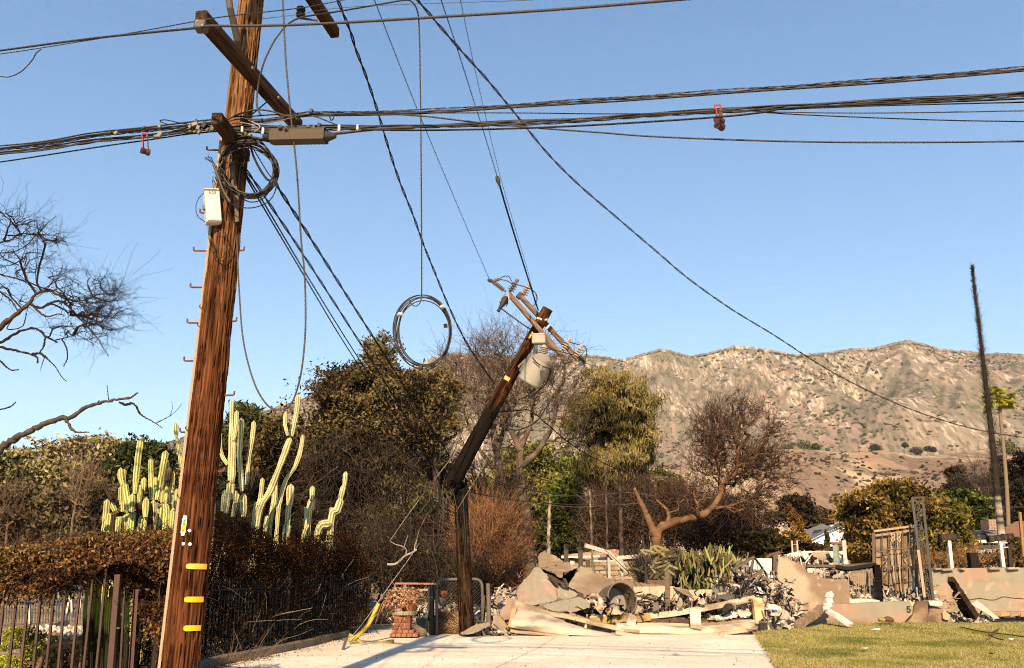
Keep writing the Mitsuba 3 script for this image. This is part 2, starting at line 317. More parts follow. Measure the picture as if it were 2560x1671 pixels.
def mountain_h(X, Yc, A, R):
    ef, ec = np.interp(A, foot[:, 0], foot[:, 1]), np.interp(A, prof[:, 0], prof[:, 1])
    hf, hc = ef * R_FOOT, ec * R_CREST
    wob = (meshkit.fbm(np.stack([X * .002, Yc * .002, X * 0], -1), 3, 5) - .5)
    s = np.clip((R - 560) / (R_FOOT - 560), 0, 1); t = np.clip((R - R_MID) / (R_CREST - R_MID), 0, 1); u = np.clip((R - R_CREST) / 1500, 0, 1)
    mid = (ef * .96) * R                                    # the gentle ground behind the foothills, just hidden by them
    h0 = ef * .96 * R_MID
    h = np.where(R < R_FOOT, 4 + (hf - 4) * (s ** 1.15), np.where(R < R_MID, hf + (h0 - hf) * np.clip((R - R_FOOT) / (R_MID - R_FOOT), 0, 1), np.where(R < R_CREST, h0 + (hc - h0) * t ** .93, hc * (1 - u))))
    # spurs and gullies run down the slope: noise stretched along R, turned a little
    sp = ridged((X + .45 * R) / 520 + wob * .6, R / 1700 + wob, 21) - .62
    sp2 = ridged((X - .35 * R) / 190 + wob, R / 520, 33) - .62
    sp3 = ridged(X / 62 + wob, R / 110, 41, 3) - .6
    env = np.sin(np.clip(t, 0, 1) * math.pi) ** .55 * (R < R_CREST); envf = np.sin(np.clip(s, 0, 1) * math.pi) ** .6
    h = h + env * (240 * sp + 190 * sp2 + 60 * sp3) * (hc / 700) + np.where(R < R_FOOT, envf * (60 * sp2 + 52 * (ridged(X / 260, R / 200, 51) - .6) + 16 * sp3), 0)
    h = np.minimum(h, np.where(R < R_CREST, ec * .985 * R, 1e9))
    h = h + np.clip((R - 2900) / 400, 0, 1) * (R < R_CREST + 700) * 4.0 * (meshkit.noise(np.stack([A * 700, R * .01, R * 0], -1), 8) - .5)
    return np.maximum(h, -1)
az = np.r_[np.linspace(-1.3, -.62, 60), np.linspace(-.6, .62, 620), np.linspace(.64, 1.3, 60)]
v, q = polar(az, np.r_[560, np.linspace(600, 1150, 60), np.linspace(1175, 2150, 24), np.linspace(2160, 3300, 210), 3310, 3330, 3370, 3450, 3600, 4000, 4800], mountain_h)
def hill_fn(p, n, uv):
    r = dr.sqrt(p.x * p.x + p.y * p.y); low = 1 - smoothstep(1120, 1240, r + 60 * (fbm(p.x * .01, p.y * .01, 0, 3) - .5))
    w = (p.z * 1.1 + p.y * .3) * .36; wl = (p.z * 1.1 + p.y * .3) * .2; slope = 1 - n.z
    a = fbm(p.x * .004 + w * .004, w * .006, 1, 4); b = fbm(p.x * .020 + w * .012, w * .016, 2, 4); f = fbm(p.x * .11, w * .10, 5, 3); g = noise(p.x * .26, w * .22, 3)
    rock = smoothstep(.48, .62, .42 * a + .33 * b + .25 * f + .05 * (slope - .4))
    scree = smoothstep(.54, .66, f * .5 + g * .5) * smoothstep(.46, .60, b * .55 + a * .45)
    soil = mix((.215, .168, .128), (.232, .158, .13), smoothstep(.4, .65, noise(p.x * .004 + 40, w * .005, 3)))
    pale = mix((.27, .216, .17), (.39, .328, .268), smoothstep(.4, .7, g))
    scrub = mix((.152, .130, .098), (.100, .095, .066), smoothstep(.42, .62, f * .5 + g * .5))
    up = mix(mix(soil, scrub, smoothstep(.66, .36, .5 * b + .5 * f) * .9), pale, dr.clip(rock * .3 + scree * .75, 0, 1))
    up = mix(up, (.055, .06, .034), smoothstep(.66, .78, noise(p.x * .17, w * .17, 9)) * .6)
    v2 = fbm(p.x * .06, wl * .11, 8, 4); h = noise(p.x * .4, wl * .5, 5)
    burnt = mix((.27, .18, .12), (.40, .305, .21), smoothstep(.4, .62, b * .45 + v2 * .55)); burnt = mix(burnt, (.47, .38, .275), smoothstep(.60, .70, v2 * .6 + h * .4) * .7)
    burnt = mix(burnt, (.13, .09, .07), smoothstep(.51, .60, .6 * fbm(p.x * .012, wl * .03, 2, 4) + .4 * v2) * .75)
    burnt = mix(burnt, (.10, .072, .05), smoothstep(.60, .72, h * .55 + v2 * .45) * .8)
    return mix(up, burnt, low)
scene['hillside'] = two({'type': 'diffuse', 'reflectance': proc(hill_fn)})
put('mountain', (v, np.vstack([q[:, [0, 1, 2]], q[:, [0, 2, 3]]]), np.full((len(v), 3), .3)), 'hillside', True, kind='structure')
# scrub and outcrops one can tell from the slope
ICO = trimesh.creation.icosphere(subdivisions=0)
def scatter(n, r0, r1, size, flat, cols, seed, dens):
    r = np.random.default_rng(seed); R = np.sqrt(r.uniform(r0 ** 2, r1 ** 2, n)); A = r.uniform(-.62, .62, n); X, Yc = R * np.sin(A), R * np.cos(A)
    k = meshkit.fbm(np.stack([X * dens, Yc * dens * .6, X * 0], -1), 3, seed) + r.normal(0, .06, n) > .52; A, R, X, Yc = A[k], R[k], X[k], Yc[k]
    Z = mountain_h(X, Yc, A, R); s = r.uniform(*size, len(X)); b = np.array(ICO.vertices)[None] * (1 + .35 * r.normal(size=(len(X), 12, 1))) * (s[:, None] * np.array([1, 1, flat]) * r.uniform(.7, 1.3, (len(X), 3)))[:, None]
    v = b + np.stack([X, Yc, Z + s * flat * .35], -1)[:, None]; f = np.array(ICO.faces)[None] + (np.arange(len(X)) * 12)[:, None, None]; c = np.asarray(cols)[r.integers(0, len(cols), len(X))] * r.uniform(.7, 1.3, (len(X), 1))
    return v.reshape(-1, 3), f.reshape(-1, 3), np.repeat(c, 12, 0)
for nm, lab, a in (('scrub', 'dark burnt bushes dotted over the pale foothill', (5200, 600, 1140, (.8, 2.6), .7, [(.07, .05, .035), (.10, .075, .05), (.06, .06, .03)], 5, .012)), ('chaparral', 'olive scrub bushes dotted over the mountain side', (13000, 2150, 3280, (2.6, 6.0), .7, [(.13, .122, .075), (.155, .137, .09), (.11, .106, .065)], 6, .006)), ('rock_outcrops', 'pale rock outcrops scattered over the mountain side', (2400, 2200, 3260, (2.2, 5.5), .55, [(.36, .29, .23), (.33, .25, .20), (.40, .33, .27)], 8, .008))):
    put(nm, scatter(*a), 'matte'); labels[nm] = {'label': lab, 'category': 'rocks' if 'rock' in nm else 'bushes', 'kind': 'stuff'}
# a farther ridge at the right edge
v, q = polar(np.linspace(.45, .75, 120), np.linspace(5600, 7600, 24), lambda X, Yc, A, R: np.sin(np.clip((R - 5600) / 2000, 0, 1) * math.pi) * 6600 * (.236 + .012 * (meshkit.fbm(np.stack([A * 30, A * 0, R * .002], -1), 4) - .5)) * np.clip((A - .44) / .12, 0, 1))
put('far_ridge', (v, np.vstack([q[:, [0, 1, 2]], q[:, [0, 2, 3]]]), np.full((len(v), 3), .3)), 'hillside', True, kind='structure')

# driveway: cast slabs with joints, a kerb on the left, lawn on the right
xl = lambda Y: np.interp(Y, [3, 14.7, 18, 20.6, 30], [-5.6, -4.62, -3.85, -3.45, -3.45])
EDGE = [G(1955, 1671), G(1945, 1650), G(1925, 1618), G(1912, 1600), G(1905, 1591)]
xr = lambda Y: np.interp(Y, [3, EDGE[0][1], EDGE[1][1], EDGE[2][1], EDGE[3][1], EDGE[4][1], 30], [EDGE[0][0] - 1, EDGE[0][0], EDGE[1][0], EDGE[2][0], EDGE[3][0], EDGE[4][0], EDGE[4][0]])
ys = [4.0, 8.6, 13.2, 16.4, 22.4]
for i in range(4):
    Yc = np.linspace(ys[i] + .006, ys[i + 1] - .006, 14); lo, hi = xl(Yc), xr(Yc)
    for a, b in ((0, .5), (.5, 1)):
        t = np.linspace(a, b, 10); t[0] += .0008; t[-1] -= .0008
        X = lo[:, None] * (1 - t) + hi[:, None] * t; V = np.stack([X, np.repeat(Yc[:, None], 10, 1), np.zeros_like(X)], -1)
        ii, jj = np.meshgrid(np.arange(13), np.arange(9), indexing='ij'); qq = np.stack([ii * 10 + jj, ii * 10 + jj + 1, (ii + 1) * 10 + jj + 1, (ii + 1) * 10 + jj], -1).reshape(-1, 4)
        put('driveway__slab', MB().raw(V.reshape(-1, 3), qq, (.4, .35, .3)), 'concrete')
labels['driveway'] = {'kind': 'structure'}
k = MB(); Yc = np.linspace(4, 20.4, 40)
sec = [(-.02, -.02), (-.03, .11), (-.05, .125), (-.17, .125), (-.18, -.02)]
V = np.array([[xl(y) + sx + .006 * math.sin(y * 9), y, sz + (.006 * math.sin(y * 5) if sz > 0 else 0)] for y in Yc for sx, sz in sec]); ii, jj = np.meshgrid(np.arange(39), np.arange(4), indexing='ij')
k.raw(V, np.stack([ii * 5 + jj, ii * 5 + jj + 1, (ii + 1) * 5 + jj + 1, (ii + 1) * 5 + jj], -1).reshape(-1, 4), (.27, .21, .155))
put('kerb', k, 'grimy', kind='structure')
# ---------------------------------------------------------------- the near utility pole
POLE_Y = 8.9
PB, PT = np.array([-3.115, POLE_Y, -.2]), np.array([-2.875, POLE_Y, 10.2])
def axis(z): return PB + (PT - PB) * ((z - PB[2]) / (PT[2] - PB[2]))
def prad(z): return .176 - .0052 * (z + .2)
def pole_mesh(pb, pt, r0, r1, nz, na, seed, tone, char=0.0, tint=1.0):
    z = np.linspace(0, 1, nz); a = np.linspace(0, 2 * math.pi, na, endpoint=False); Z, A = np.meshgrid(z, a, indexing='ij')
    Ln = np.linalg.norm(pt - pb); H = Z * Ln; ca, sa = np.cos(A), np.sin(A)
    lean = .25 * (meshkit.noise(np.stack([ca * 1.5, sa * 1.5, H * .8], -1), seed) - .5)
    def nz_(sc, zs, k): return meshkit.noise(np.stack([(ca + lean * .2) * sc, (sa) * sc, H * zs], -1), seed + k)
    g1, g2, g3 = nz_(7, .9, 1), nz_(16, 2.2, 2), nz_(30, 7, 3)
    groove = np.clip((np.abs(g1 - .5) * 9), 0, 1); fine = np.clip(np.abs(g2 - .5) * 7, 0, 1)
    pit = np.clip((g3 - .60) * 9, 0, 1) * np.clip((nz_(5, .8, 4) - .25) * 4, 0, 1); chip = np.clip((nz_(13, 3.2, 10) - .62) * 6, 0, 1)
    splint = np.clip((nz_(11, 1.1, 5) - .55) * 3, 0, 1)
    R = r0 + (r1 - r0) * Z + .006 * (groove - 1) + .0045 * (fine - 1) - .011 * pit + .007 * splint - .008 * chip + .012 * (nz_(1.2, .3, 6) - .5)
    d = unit(pt - pb); e1 = unit(np.cross(d, [0, 1, 0])); e2 = np.cross(d, e1)
    V = pb + (pt - pb) * Z[..., None] + R[..., None] * (ca[..., None] * e1 + sa[..., None] * e2)
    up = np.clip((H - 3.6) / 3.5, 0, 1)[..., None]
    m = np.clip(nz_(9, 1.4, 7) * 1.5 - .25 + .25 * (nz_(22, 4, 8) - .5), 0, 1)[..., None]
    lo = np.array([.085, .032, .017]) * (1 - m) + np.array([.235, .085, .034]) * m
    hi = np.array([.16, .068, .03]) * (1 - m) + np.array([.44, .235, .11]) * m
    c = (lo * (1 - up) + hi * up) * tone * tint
    c = c * (1 - .88 * pit[..., None]) * (1 - .55 * chip[..., None]) * (.35 + .65 * groove[..., None]) * (.55 + .45 * fine[..., None])
    if char is not None and np.ndim(char) > 0: c = c * (1 - char(Z, A)[..., None] if callable(char) else 1)
    if callable(char): k = char(Z, A, nz_)[..., None]; c = c * (1 - k) + np.array([.016, .014, .013]) * k
    i, j = np.meshgrid(np.arange(nz - 1), np.arange(na), indexing='ij'); j2 = (j + 1) % na
    q = np.stack([i * na + j, i * na + j2, (i + 1) * na + j2, (i + 1) * na + j], -1).reshape(-1, 4)
    mb = MB().raw(V.reshape(-1, 3), q, c.reshape(-1, 3))
    for zz, row in ((0, 0), (1, nz - 1)):
        ring = V[row]; ctr = ring.mean(0)[None]; k = np.arange(na)
        mb.raw(np.vstack([ring, ctr + d * (.01 if row else -.01)]), np.stack([k, (k + 1) % na, k * 0 + na], 1), np.array([.30, .16, .08]) * tone if row else (.05, .03, .02))
    return mb
pole = thing('utility_pole', 'tall weathered brown timber utility pole standing upright in the left foreground with yellow bands', 'utility pole')
put(pole + '__shaft', pole_mesh(PB, PT, prad(-.2), prad(10.2), 1000, 168, 3, 1.0), 'matte', True)
def on_pole(px, py, off=0.0):           # the point of the pole's near surface seen at a pixel
    p = P(px, py, POLE_Y); r = prad(p[2]) + off
    for _ in range(4):
        c = axis(p[2]); x = np.clip(p[0] - c[0], -r, r); p = P(px, py, c[1] - math.sqrt(max(r * r - x * x, 0)))
    return p
def band(z, a0, a1, h, off, th, col, tilt=0.0, rnd=True):
    mb, n = MB(), 26; a = np.linspace(a0, a1, n); c = axis(z); r = prad(z) + off
    hh = np.full(n, h / 2)
    if rnd: hh[:4] = h / 2 * np.array([.45, .78, .93, 1])
    rows = []
    for rr in (r, r + th):
        for s in (-1, 1):
            rows.append(np.stack([c[0] + rr * np.sin(a), c[1] - rr * np.cos(a), z + s * hh + tilt * (a - a0)], 1))
    v = np.vstack(rows); k = np.arange(n - 1)
    def qd(i, j): return np.stack([i * n + k, i * n + k + 1, j * n + k + 1, j * n + k], 1)
    e = np.array([[0, n, 3 * n, 2 * n], [n - 1, 2 * n - 1, 4 * n - 1, 3 * n - 1]])
    return mb.raw(v, np.vstack([qd(2, 3), qd(0, 1), qd(1, 3), qd(0, 2), e]), col)
for i, (py, xa, xb) in enumerate(((1416, 466, 521), (1499, 461, 517), (1571, 459, 510))):
    pa = on_pole(xa, py); z = pa[2]; c = axis(z)
    ang = lambda p: math.asin(np.clip((p[0] - c[0]) / prad(z), -1, 1))
    hx = P(xb, py, POLE_Y)
    put(pole + '__yellow_band', band(z, ang(pa), min(1.25, max(.8, math.asin(np.clip((hx[0] - c[0]) / prad(z), -1, .95)))), .05, .012, .004, (.72, .42, .012) if i else (.70, .40, .06), -.004), 'paint')
# number tag, pins and white washers
p0, p1 = on_pole(463, 1291, .012), on_pole(457, 1338, .012); ctr = (p0 + p1) / 2; ln = np.linalg.norm(p1 - p0)
nrm = unit((ctr - axis(ctr[2])) * [1, 1, 0]); upd = unit(p0 - p1); sd = unit(np.cross(upd, nrm)); Rt = np.stack([sd, upd, nrm], 1)
pl = trimesh.creation.extrude_polygon(Polygon([(-.021, -ln / 2 + .02), (.021, -ln / 2 + .02), (.021, ln / 2 - .02), (-.021, ln / 2 - .02)]).buffer(.004).union(Polygon([(-.012, -ln / 2), (.012, -ln / 2), (.012, ln / 2), (-.012, ln / 2)]).buffer(.006)), .003, engine='earcut')
tag = put(pole + '__number_tag', MB().raw(np.array(pl.vertices) @ Rt.T + ctr, pl.faces, (.80, .79, .74)), 'paint')
for i, ch in enumerate('AN5278'):
    t = meshkit.text_mesh(ch, .022, .001, True); v = np.array(t.vertices); v[:, :2] -= v[:, :2].mean(0); v = np.stack([v[:, 1], -v[:, 0], v[:, 2] + .0048], 1)
    o = np.array([.002, (.5 - (i + .5) / 6) * ln * .66, 0])
    mb = MB().box(ctr + Rt @ (o + [0, 0, .0036]), (.032, ln * .66 / 6 * .96, .0015), Rt, (.80, .66, .05)); mb.raw((v + o) @ Rt.T + ctr, t.faces, (.05, .05, .03))
    put(tag + '__digit', mb, 'matte')
for (x, y) in ((474, 1327), (459, 1360), (475, 1361)):
    p = on_pole(x, y, .004); n_ = unit((p - axis(p[2])) * [1, 1, 0]); mb = MB().lathe(p, p + n_ * .012, [(0, .0), (0, .017), (.5, .016), (1, .008), (1, 0)], 10, (.78, .76, .72))
    put(pole + '__white_washer', mb, 'paint')
# wiring duct up the left side
mb = MB(); zz = np.linspace(0, P(540, 340, POLE_Y)[2], 30)
for a, b in zip(zz[:-1], zz[1:]):
    def q(z): c = axis(z); r = prad(z) + .012; return np.array([c[0] + r * math.sin(-1.38), c[1] - r * math.cos(-1.38), z])
    mb.bar(q(a), q(b), .055, .026, (.40, .31, .23), up=(.98, .2, 0))
duct = put(pole + '__wiring_duct', mb, 'matte', label='pale tan wiring duct strapped up the left side')
for (x, y) in ((482, 1072), (505, 815), (510, 770), (470, 1240)):
    z = P(x, y, POLE_Y)[2]; put(duct + '__strap', band(z, -1.75, -.9, .012, .03, .003, (.06, .05, .04), rnd=False), 'metal')
# step bolts
for x, y, s in ((484, 627, -1), (476, 718, -1), (468, 807, -1), (460, 902, -1), (517, 375, -1), (500, 532, -1), (450, 1080, -1), (610, 626, 1), (591, 803, 1), (585, 988, 1), (560, 1178, 1)):
    tip = P(x, y, POLE_Y); z = tip[2]; c = axis(z); st = np.array([c[0] + s * (prad(z) - .03), POLE_Y, z - .004])
    mb = MB().tube(np.array([st, [tip[0] - s * .012, POLE_Y, z - .002], [tip[0], POLE_Y, z + .006], [tip[0] + s * .002, POLE_Y, z + .04]]), [.010, .010, .010, .009], 7, (.20, .07, .05))
    put(pole + '__step_bolt', mb, 'metal')
# terminal box
fl = [P(520, 474, 8.60), P(556, 475, 8.66), P(548, 561, 8.66), P(509, 549, 8.60)]
mbx = MB(); ctr = sum(fl) / 4; ux = unit(fl[1] - fl[0]); uz = unit((fl[0] - fl[3])); uy = unit(np.cross(uz, ux)); uz = np.cross(ux, uy)
Rb = np.stack([ux, uy, uz], 1); w_, h_ = np.linalg.norm(fl[1] - fl[0]) * 1.06, np.linalg.norm(fl[0] - fl[3]) * 1.04
box = thing('terminal_box', 'pale grey metal terminal box numbered 509 on the near pole', 'box')
put(box + '__case', MB().box(ctr + uy * .07, (w_, .13, h_), Rb, (.62, .58, .52), .006), 'paint')
put(box + '__door', MB().box(ctr + uy * .001, (w_ * .93, .016, h_ * .94), Rb, (.66, .62, .56), .004).box(ctr - uy * .008 - uz * .03, (w_ * .62, .008, h_ * .72), Rb, (.65, .61, .55), .003), 'paint')
put(box + '__lip', MB().box(ctr + uy * .06 + uz * (h_ / 2 + .004), (w_ * 1.05, .16, .012), Rb, (.60, .56, .50), .003), 'paint')
put(box + '__latch', MB().box(ctr + uy * .06 - ux * (w_ / 2 + .01), (.02, .05, .05), Rb, (.25, .22, .2), .003), 'metal')
t = meshkit.text_mesh('509', .03, .002, True); v = np.array(t.vertices); v[:, 0] -= v[:, 0].mean()
put(box + '__number', MB().raw(ctr - uy * .0135 + uz * (h_ * .36) + np.stack([v[:, 0], v[:, 1], v[:, 2]], 1) @ np.stack([ux, uz, -uy], 1).T, t.faces, (.25, .36, .38)), 'matte', label='number 509 in grey green digits')
# crossarms
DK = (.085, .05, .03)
zc = 6.63
A0, A1 = G(501, 42, zc), G(745, 316, zc); adir = unit((A1 - A0) * [1, 1, 0])
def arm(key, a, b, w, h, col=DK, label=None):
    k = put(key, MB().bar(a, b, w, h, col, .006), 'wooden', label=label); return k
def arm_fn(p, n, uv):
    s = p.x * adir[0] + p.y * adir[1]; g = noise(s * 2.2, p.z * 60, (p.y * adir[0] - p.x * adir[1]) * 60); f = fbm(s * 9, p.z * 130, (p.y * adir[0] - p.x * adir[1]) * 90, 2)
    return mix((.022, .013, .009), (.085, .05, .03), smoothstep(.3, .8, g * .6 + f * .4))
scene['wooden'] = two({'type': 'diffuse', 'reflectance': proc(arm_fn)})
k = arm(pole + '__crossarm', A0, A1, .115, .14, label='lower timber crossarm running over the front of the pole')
for t in (.08, .42, .70, .92):
    p = A0 + (A1 - A0) * t; nn = np.cross(adir, [0, 0, 1]); nn = nn * np.sign(-nn[1])
    put(k + '__bolt', MB().lathe(p + nn * .055, p + nn * .08, [(0, 0), (0, .02), (1, .02), (1, 0)], 8, (.20, .17, .15)), 'metal')
put(k + '__brace', MB().bar(G(672, 251, zc - .1), axis(P(620, 300, POLE_Y)[2]) + np.array([.12, -.05, 0]), .035, .012, (.05, .04, .035)), 'metal')
# upper crossarm: its far end shows at the top of the frame, on the same pole
r_ = ray(838, 84); M = np.array([[r_[0], -adir[0]], [r_[1], -adir[1]]])
far = axis(8.4)[:2] + np.array([.21, 0]); tt, ss = np.linalg.solve(M, far); E1 = np.array([0, 0, EYE]) + r_ * tt
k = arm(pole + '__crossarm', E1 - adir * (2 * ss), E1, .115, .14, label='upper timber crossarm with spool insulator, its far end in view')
spool = P(752, 31, E1[1] - .35)
put(k + '__spool_insulator', MB().lathe(spool - [0, 0, .08], spool + [0, 0, .08], [(0, 0), (0, .03), (.1, .055), (.35, .06), (.5, .035), (.65, .06), (.9, .055), (1, .03), (1, 0)], 14, (.03, .025, .025)).bar(spool + [.0, 0, -.09], spool + [.22, .05, -.09], .02, .02, (.08, .07, .06)).bar(spool + [.2, .05, -.1], spool + [.2, .05, .22], .02, .02, (.2, .17, .15)), 'metal')
put(k + '__bolt', MB().lathe(P(778, 4, E1[1] - .7), P(778, -2, E1[1] - .7), [(0, 0), (0, .03), (1, .03), (1, 0)], 10, (.3, .27, .25)), 'metal')
# guard arm at the cable level
zg = 5.80; B0, B1 = G(541, 296, zg), G(613, 392, zg)
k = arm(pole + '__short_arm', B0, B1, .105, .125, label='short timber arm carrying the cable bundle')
# brace pipe coming down from above to the crossarm
put(pole + '__brace_pipe', MB().tube(np.array([P(566, -60, 8.25), P(575, 20, 8.35), P(594, 100, 8.58), P(597, 122, 8.66)]), [.035, .035, .04, .03], 10, (.16, .13, .10)), 'metal')
put(pole + '__guard_strip', MB().plate([(575, 365), (583, 365), (588, 440), (596, 490), (597, 553), (588, 556), (583, 500), (575, 430)], [8.66, 8.66, 8.66, 8.67, 8.68, 8.68, 8.67, 8.66], .012, (.17, .13, .10)), 'matte', label='grey brown guard strip hanging down the front of the pole')
# ---------------------------------------------------------------- cables
def cable(pts, Ys, n=60, o=True):
    pts = O(*pts) if o else pts; p = np.asarray(pts, float); Ys = np.asarray(Ys, float)
    d = np.r_[0, np.cumsum(np.linalg.norm(np.diff(p, axis=0), axis=1))]; d /= d[-1]
    yk = Ys if len(Ys) == len(p) else np.interp(d, np.linspace(0, 1, len(Ys)), Ys)
    q = spline(np.column_stack([p, yk]), n); return np.array([P(*x) for x in q])
def strand(path, r, mb=None, col=(.07, .062, .055), strands=1, pitch=.4, sides=6, phase=0.0):
    mb = mb or MB()
    if strands == 1: return mb.tube(path, r, sides, col)
    L = np.r_[0, np.cumsum(np.linalg.norm(np.diff(path, axis=0), axis=1))]; m = max(len(path), int(L[-1] / pitch * 10))
    s = np.linspace(0, L[-1], m); pp = np.stack([np.interp(s, L, path[:, i]) for i in range(3)], 1)
    t = np.gradient(pp, axis=0); t /= np.linalg.norm(t, axis=1, keepdims=True); a = np.cross(t, [0, 0, 1.0]) + 1e-6; a /= np.linalg.norm(a, axis=1, keepdims=True); b = np.cross(a, t)
    for k in range(strands):
        w = s / pitch * 2 * math.pi + k * 2 * math.pi / strands + phase
        mb.tube(pp + (np.cos(w)[:, None] * a + np.sin(w)[:, None] * b) * r * .62, r * (.62 if strands > 2 else .5), 5, np.asarray(col) * (1 + .25 * ((k % 2) - .5)))
    return mb
def wire(name, label, pts, Ys, r, col=(.05, .045, .042), strands=1, pitch=.4, n=60, cat='cable', mat='rubber', group=None):
    return solo(name, strand(cable(pts, Ys, n), r, None, col, strands, pitch), mat, label, cat, group, smooth=True)
GY, BK = (.10, .088, .078), (.02, .018, .017)
# top line with its clamp, left and right of the pole
w = thing('overhead_cable', 'grey overhead cable clamped under the near end of the crossarm at the top left', 'cable')
put(w + '__line', strand(cable([(-140, 136), (0, 118), (230, 88), (460, 65), (480, 61), (620, 60), (780, 54), (1000, 41), (1300, 22), (1620, -4), (1800, -20)], [9.6, 9.0, 8.0, 7.1, 7.02, 7.0, 6.9, 6.7, 6.4, 6.1, 5.9], 90), .012, None, GY), 'rubber', True)
put(w + '__thinner_line', strand(cable([(-140, 142), (0, 126), (120, 108), (300, 78), (460, 49), (530, 38), (690, 20), (760, 8), (900, -20)], [9.7, 9.1, 8.6, 7.9, 7.3, 7.5, 8.4, 9, 9.4], 70), .0055, None, GY), 'rubber', True)
c_ = P(503, 67, 7.1); put(w + '__clamp', MB().box(c_, (.10, .11, .085), None, (.14, .115, .09), .01).tube([c_ + [-.02, -.06, .02], c_ + [-.02, -.045, .02]], .009, 6, (.35, .33, .3)).tube([c_ + [.03, -.06, -.02], c_ + [.03, -.045, -.02]], .009, 6, (.35, .33, .3)), 'metal')
wire('drop_wire', 'slack wire drooping in a loop at the left edge below the top cable', [(-30, 176), (0, 178), (22, 179), (50, 166), (75, 140), (84, 124), (96, 115)], [9.0, 8.6], .006, GY, n=40)
wire('thin_wire', 'thin wire passing behind the pole to the spool insulator at the top', [(560, 48), (620, 43), (700, 33), (760, 22), (900, 12), (1200, 2), (1320, -6)], [9.1, 9.6], .0035, GY, n=40)
# upper and lower bundles
def bundle(name, label, pts, Ys, specs, cat='cable bundle', n=90, seed=0):
    k = thing(name, label, cat); path = cable(pts, Ys, n); r0 = np.random.default_rng(seed)
    L = np.r_[0, np.cumsum(np.linalg.norm(np.diff(path, axis=0), axis=1))]
    for i, (part, r, col, off, amp, wl, st, pitch) in enumerate(specs):
        w = L / wl * 2 * math.pi + r0.uniform(0, 6); dz = np.stack([0 * L, .5 * amp * np.cos(w), amp * np.sin(w)], 1) + np.array([0, off[0], off[1]])
        put(f'{k}__{part}', strand(path + dz, r, None, col, st, pitch), 'rubber', True)
    return k
LUP = [(-150, 362), (0, 345), (120, 331), (200, 318), (300, 305), (380, 297), (440, 291), (505, 284)]
k1 = bundle('cable_bundle', 'upper telephone cable bundle from the left edge to the pole', LUP, [10.2, 9.6, 8.6],
       [('cable', .015, (.06, .05, .042), (0, 0), .004, 3, 1, 1), ('cable', .010, GY, (-.01, .024), .006, 1.7, 1, 1), ('cable', .011, (.05, .045, .04), (.0, -.022), .005, 2.1, 2, .5)], seed=1)
LLO = [(-150, 366), (0, 357), (120, 344), (200, 332), (300, 321), (400, 311), (460, 304), (520, 296)]
k2 = bundle('cable_bundle', 'lower black cable bundle from the left edge to the pole', LLO, [10.0, 9.5, 8.6],
       [('cable', .017, (.04, .034, .03), (0, 0), .004, 3, 2, .8), ('cable', .010, BK, (0, .022), .006, 2, 1, 1), ('cable', .010, GY, (-.015, -.018), .006, 1.5, 1, 1)], seed=2)
wire('thin_cable', 'single thin black cable below the lower bundle at the left', [(-150, 395), (0, 377), (120, 359), (250, 339), (350, 325), (430, 313), (500, 306), (560, 300)], [9.9, 9.4, 8.7], .009, BK)
RUP = [(560, 278), (620, 281), (700, 268), (760, 265), (1000, 259), (1300, 240), (1700, 213), (2000, 192), (2380, 161), (2500, 151)]
k3 = bundle('cable_bundle', 'upper lashed cable bundle crossing the sky right of the pole', RUP, [8.7, 8.5, 8.0, 7.6, 7.2],
       [('cable', .014, (.085, .07, .055), (0, 0), .003, 3, 2, .8), ('cable', .010, (.045, .04, .036), (0, -.019), .004, 2.6, 1, 1), ('cable', .008, GY, (-.008, .017), .005, 1.4, 2, .3)], seed=3)
RLO = [(600, 300), (700, 299), (760, 298), (1000, 295), (1300, 282), (1650, 261), (1900, 245), (2200, 231), (2380, 219), (2500, 211)]
k4 = bundle('cable_bundle', 'thick lower cable bundle crossing the sky right of the pole', RLO, [8.55, 8.3, 7.9, 7.4, 7.0],
       [('cable', .017, (.09, .075, .06), (0, .004), .004, 3, 2, .8), ('cable', .013, (.05, .045, .04), (-.01, -.016), .007, 2.3, 2, .5), ('cable', .009, BK, (.0, .022), .009, 1.9, 1, 1), ('cable', .008, GY, (-.014, .012), .006, 1.2, 1, 1)], seed=4)
wire('service_cable', 'black cable running just under the thick right bundle then rising into it', [(840, 302), (1000, 303), (1200, 299), (1400, 290), (1650, 274), (1770, 262), (1830, 252), (2000, 244), (2300, 233), (2480, 224)], [8.2, 7.4, 7.0], .010, BK)
wire('service_cable', 'thin black cable leaving the thick bundle for the right edge, second from the top', [(1740, 256), (1880, 252), (2050, 246), (2380, 238), (2480, 236)], [7.6, 7.0], .007, BK)
wire('service_cable', 'thin grey cable reaching the right edge midway below the thick bundle', [(1760, 260), (1950, 263), (2150, 262), (2380, 258), (2480, 257)], [7.6, 7.0], .006, GY)
wire('service_cable', 'thin black cable sagging to the right edge, lowest of the fan under the bundle', [(1780, 262), (1860, 267), (2000, 273), (2200, 280), (2380, 283), (2480, 284)], [7.6, 7.0], .006, BK)
wire('slack_cable', 'slack grey cable crossing from the upper bundle down to the right edge', [(920, 266), (1000, 272), (1100, 284), (1250, 298), (1400, 309), (1520, 318), (1750, 327), (1950, 331), (2200, 331), (2380, 329), (2480, 328)], [8.3, 7.6, 7.2], .009, GY)
wire('slack_cable', 'thin dark cable hidden between the two right bundles', [(860, 264), (1000, 263), (1200, 263), (1400, 265), (1600, 264), (1680, 260)], [8.2, 7.7], .006, BK)
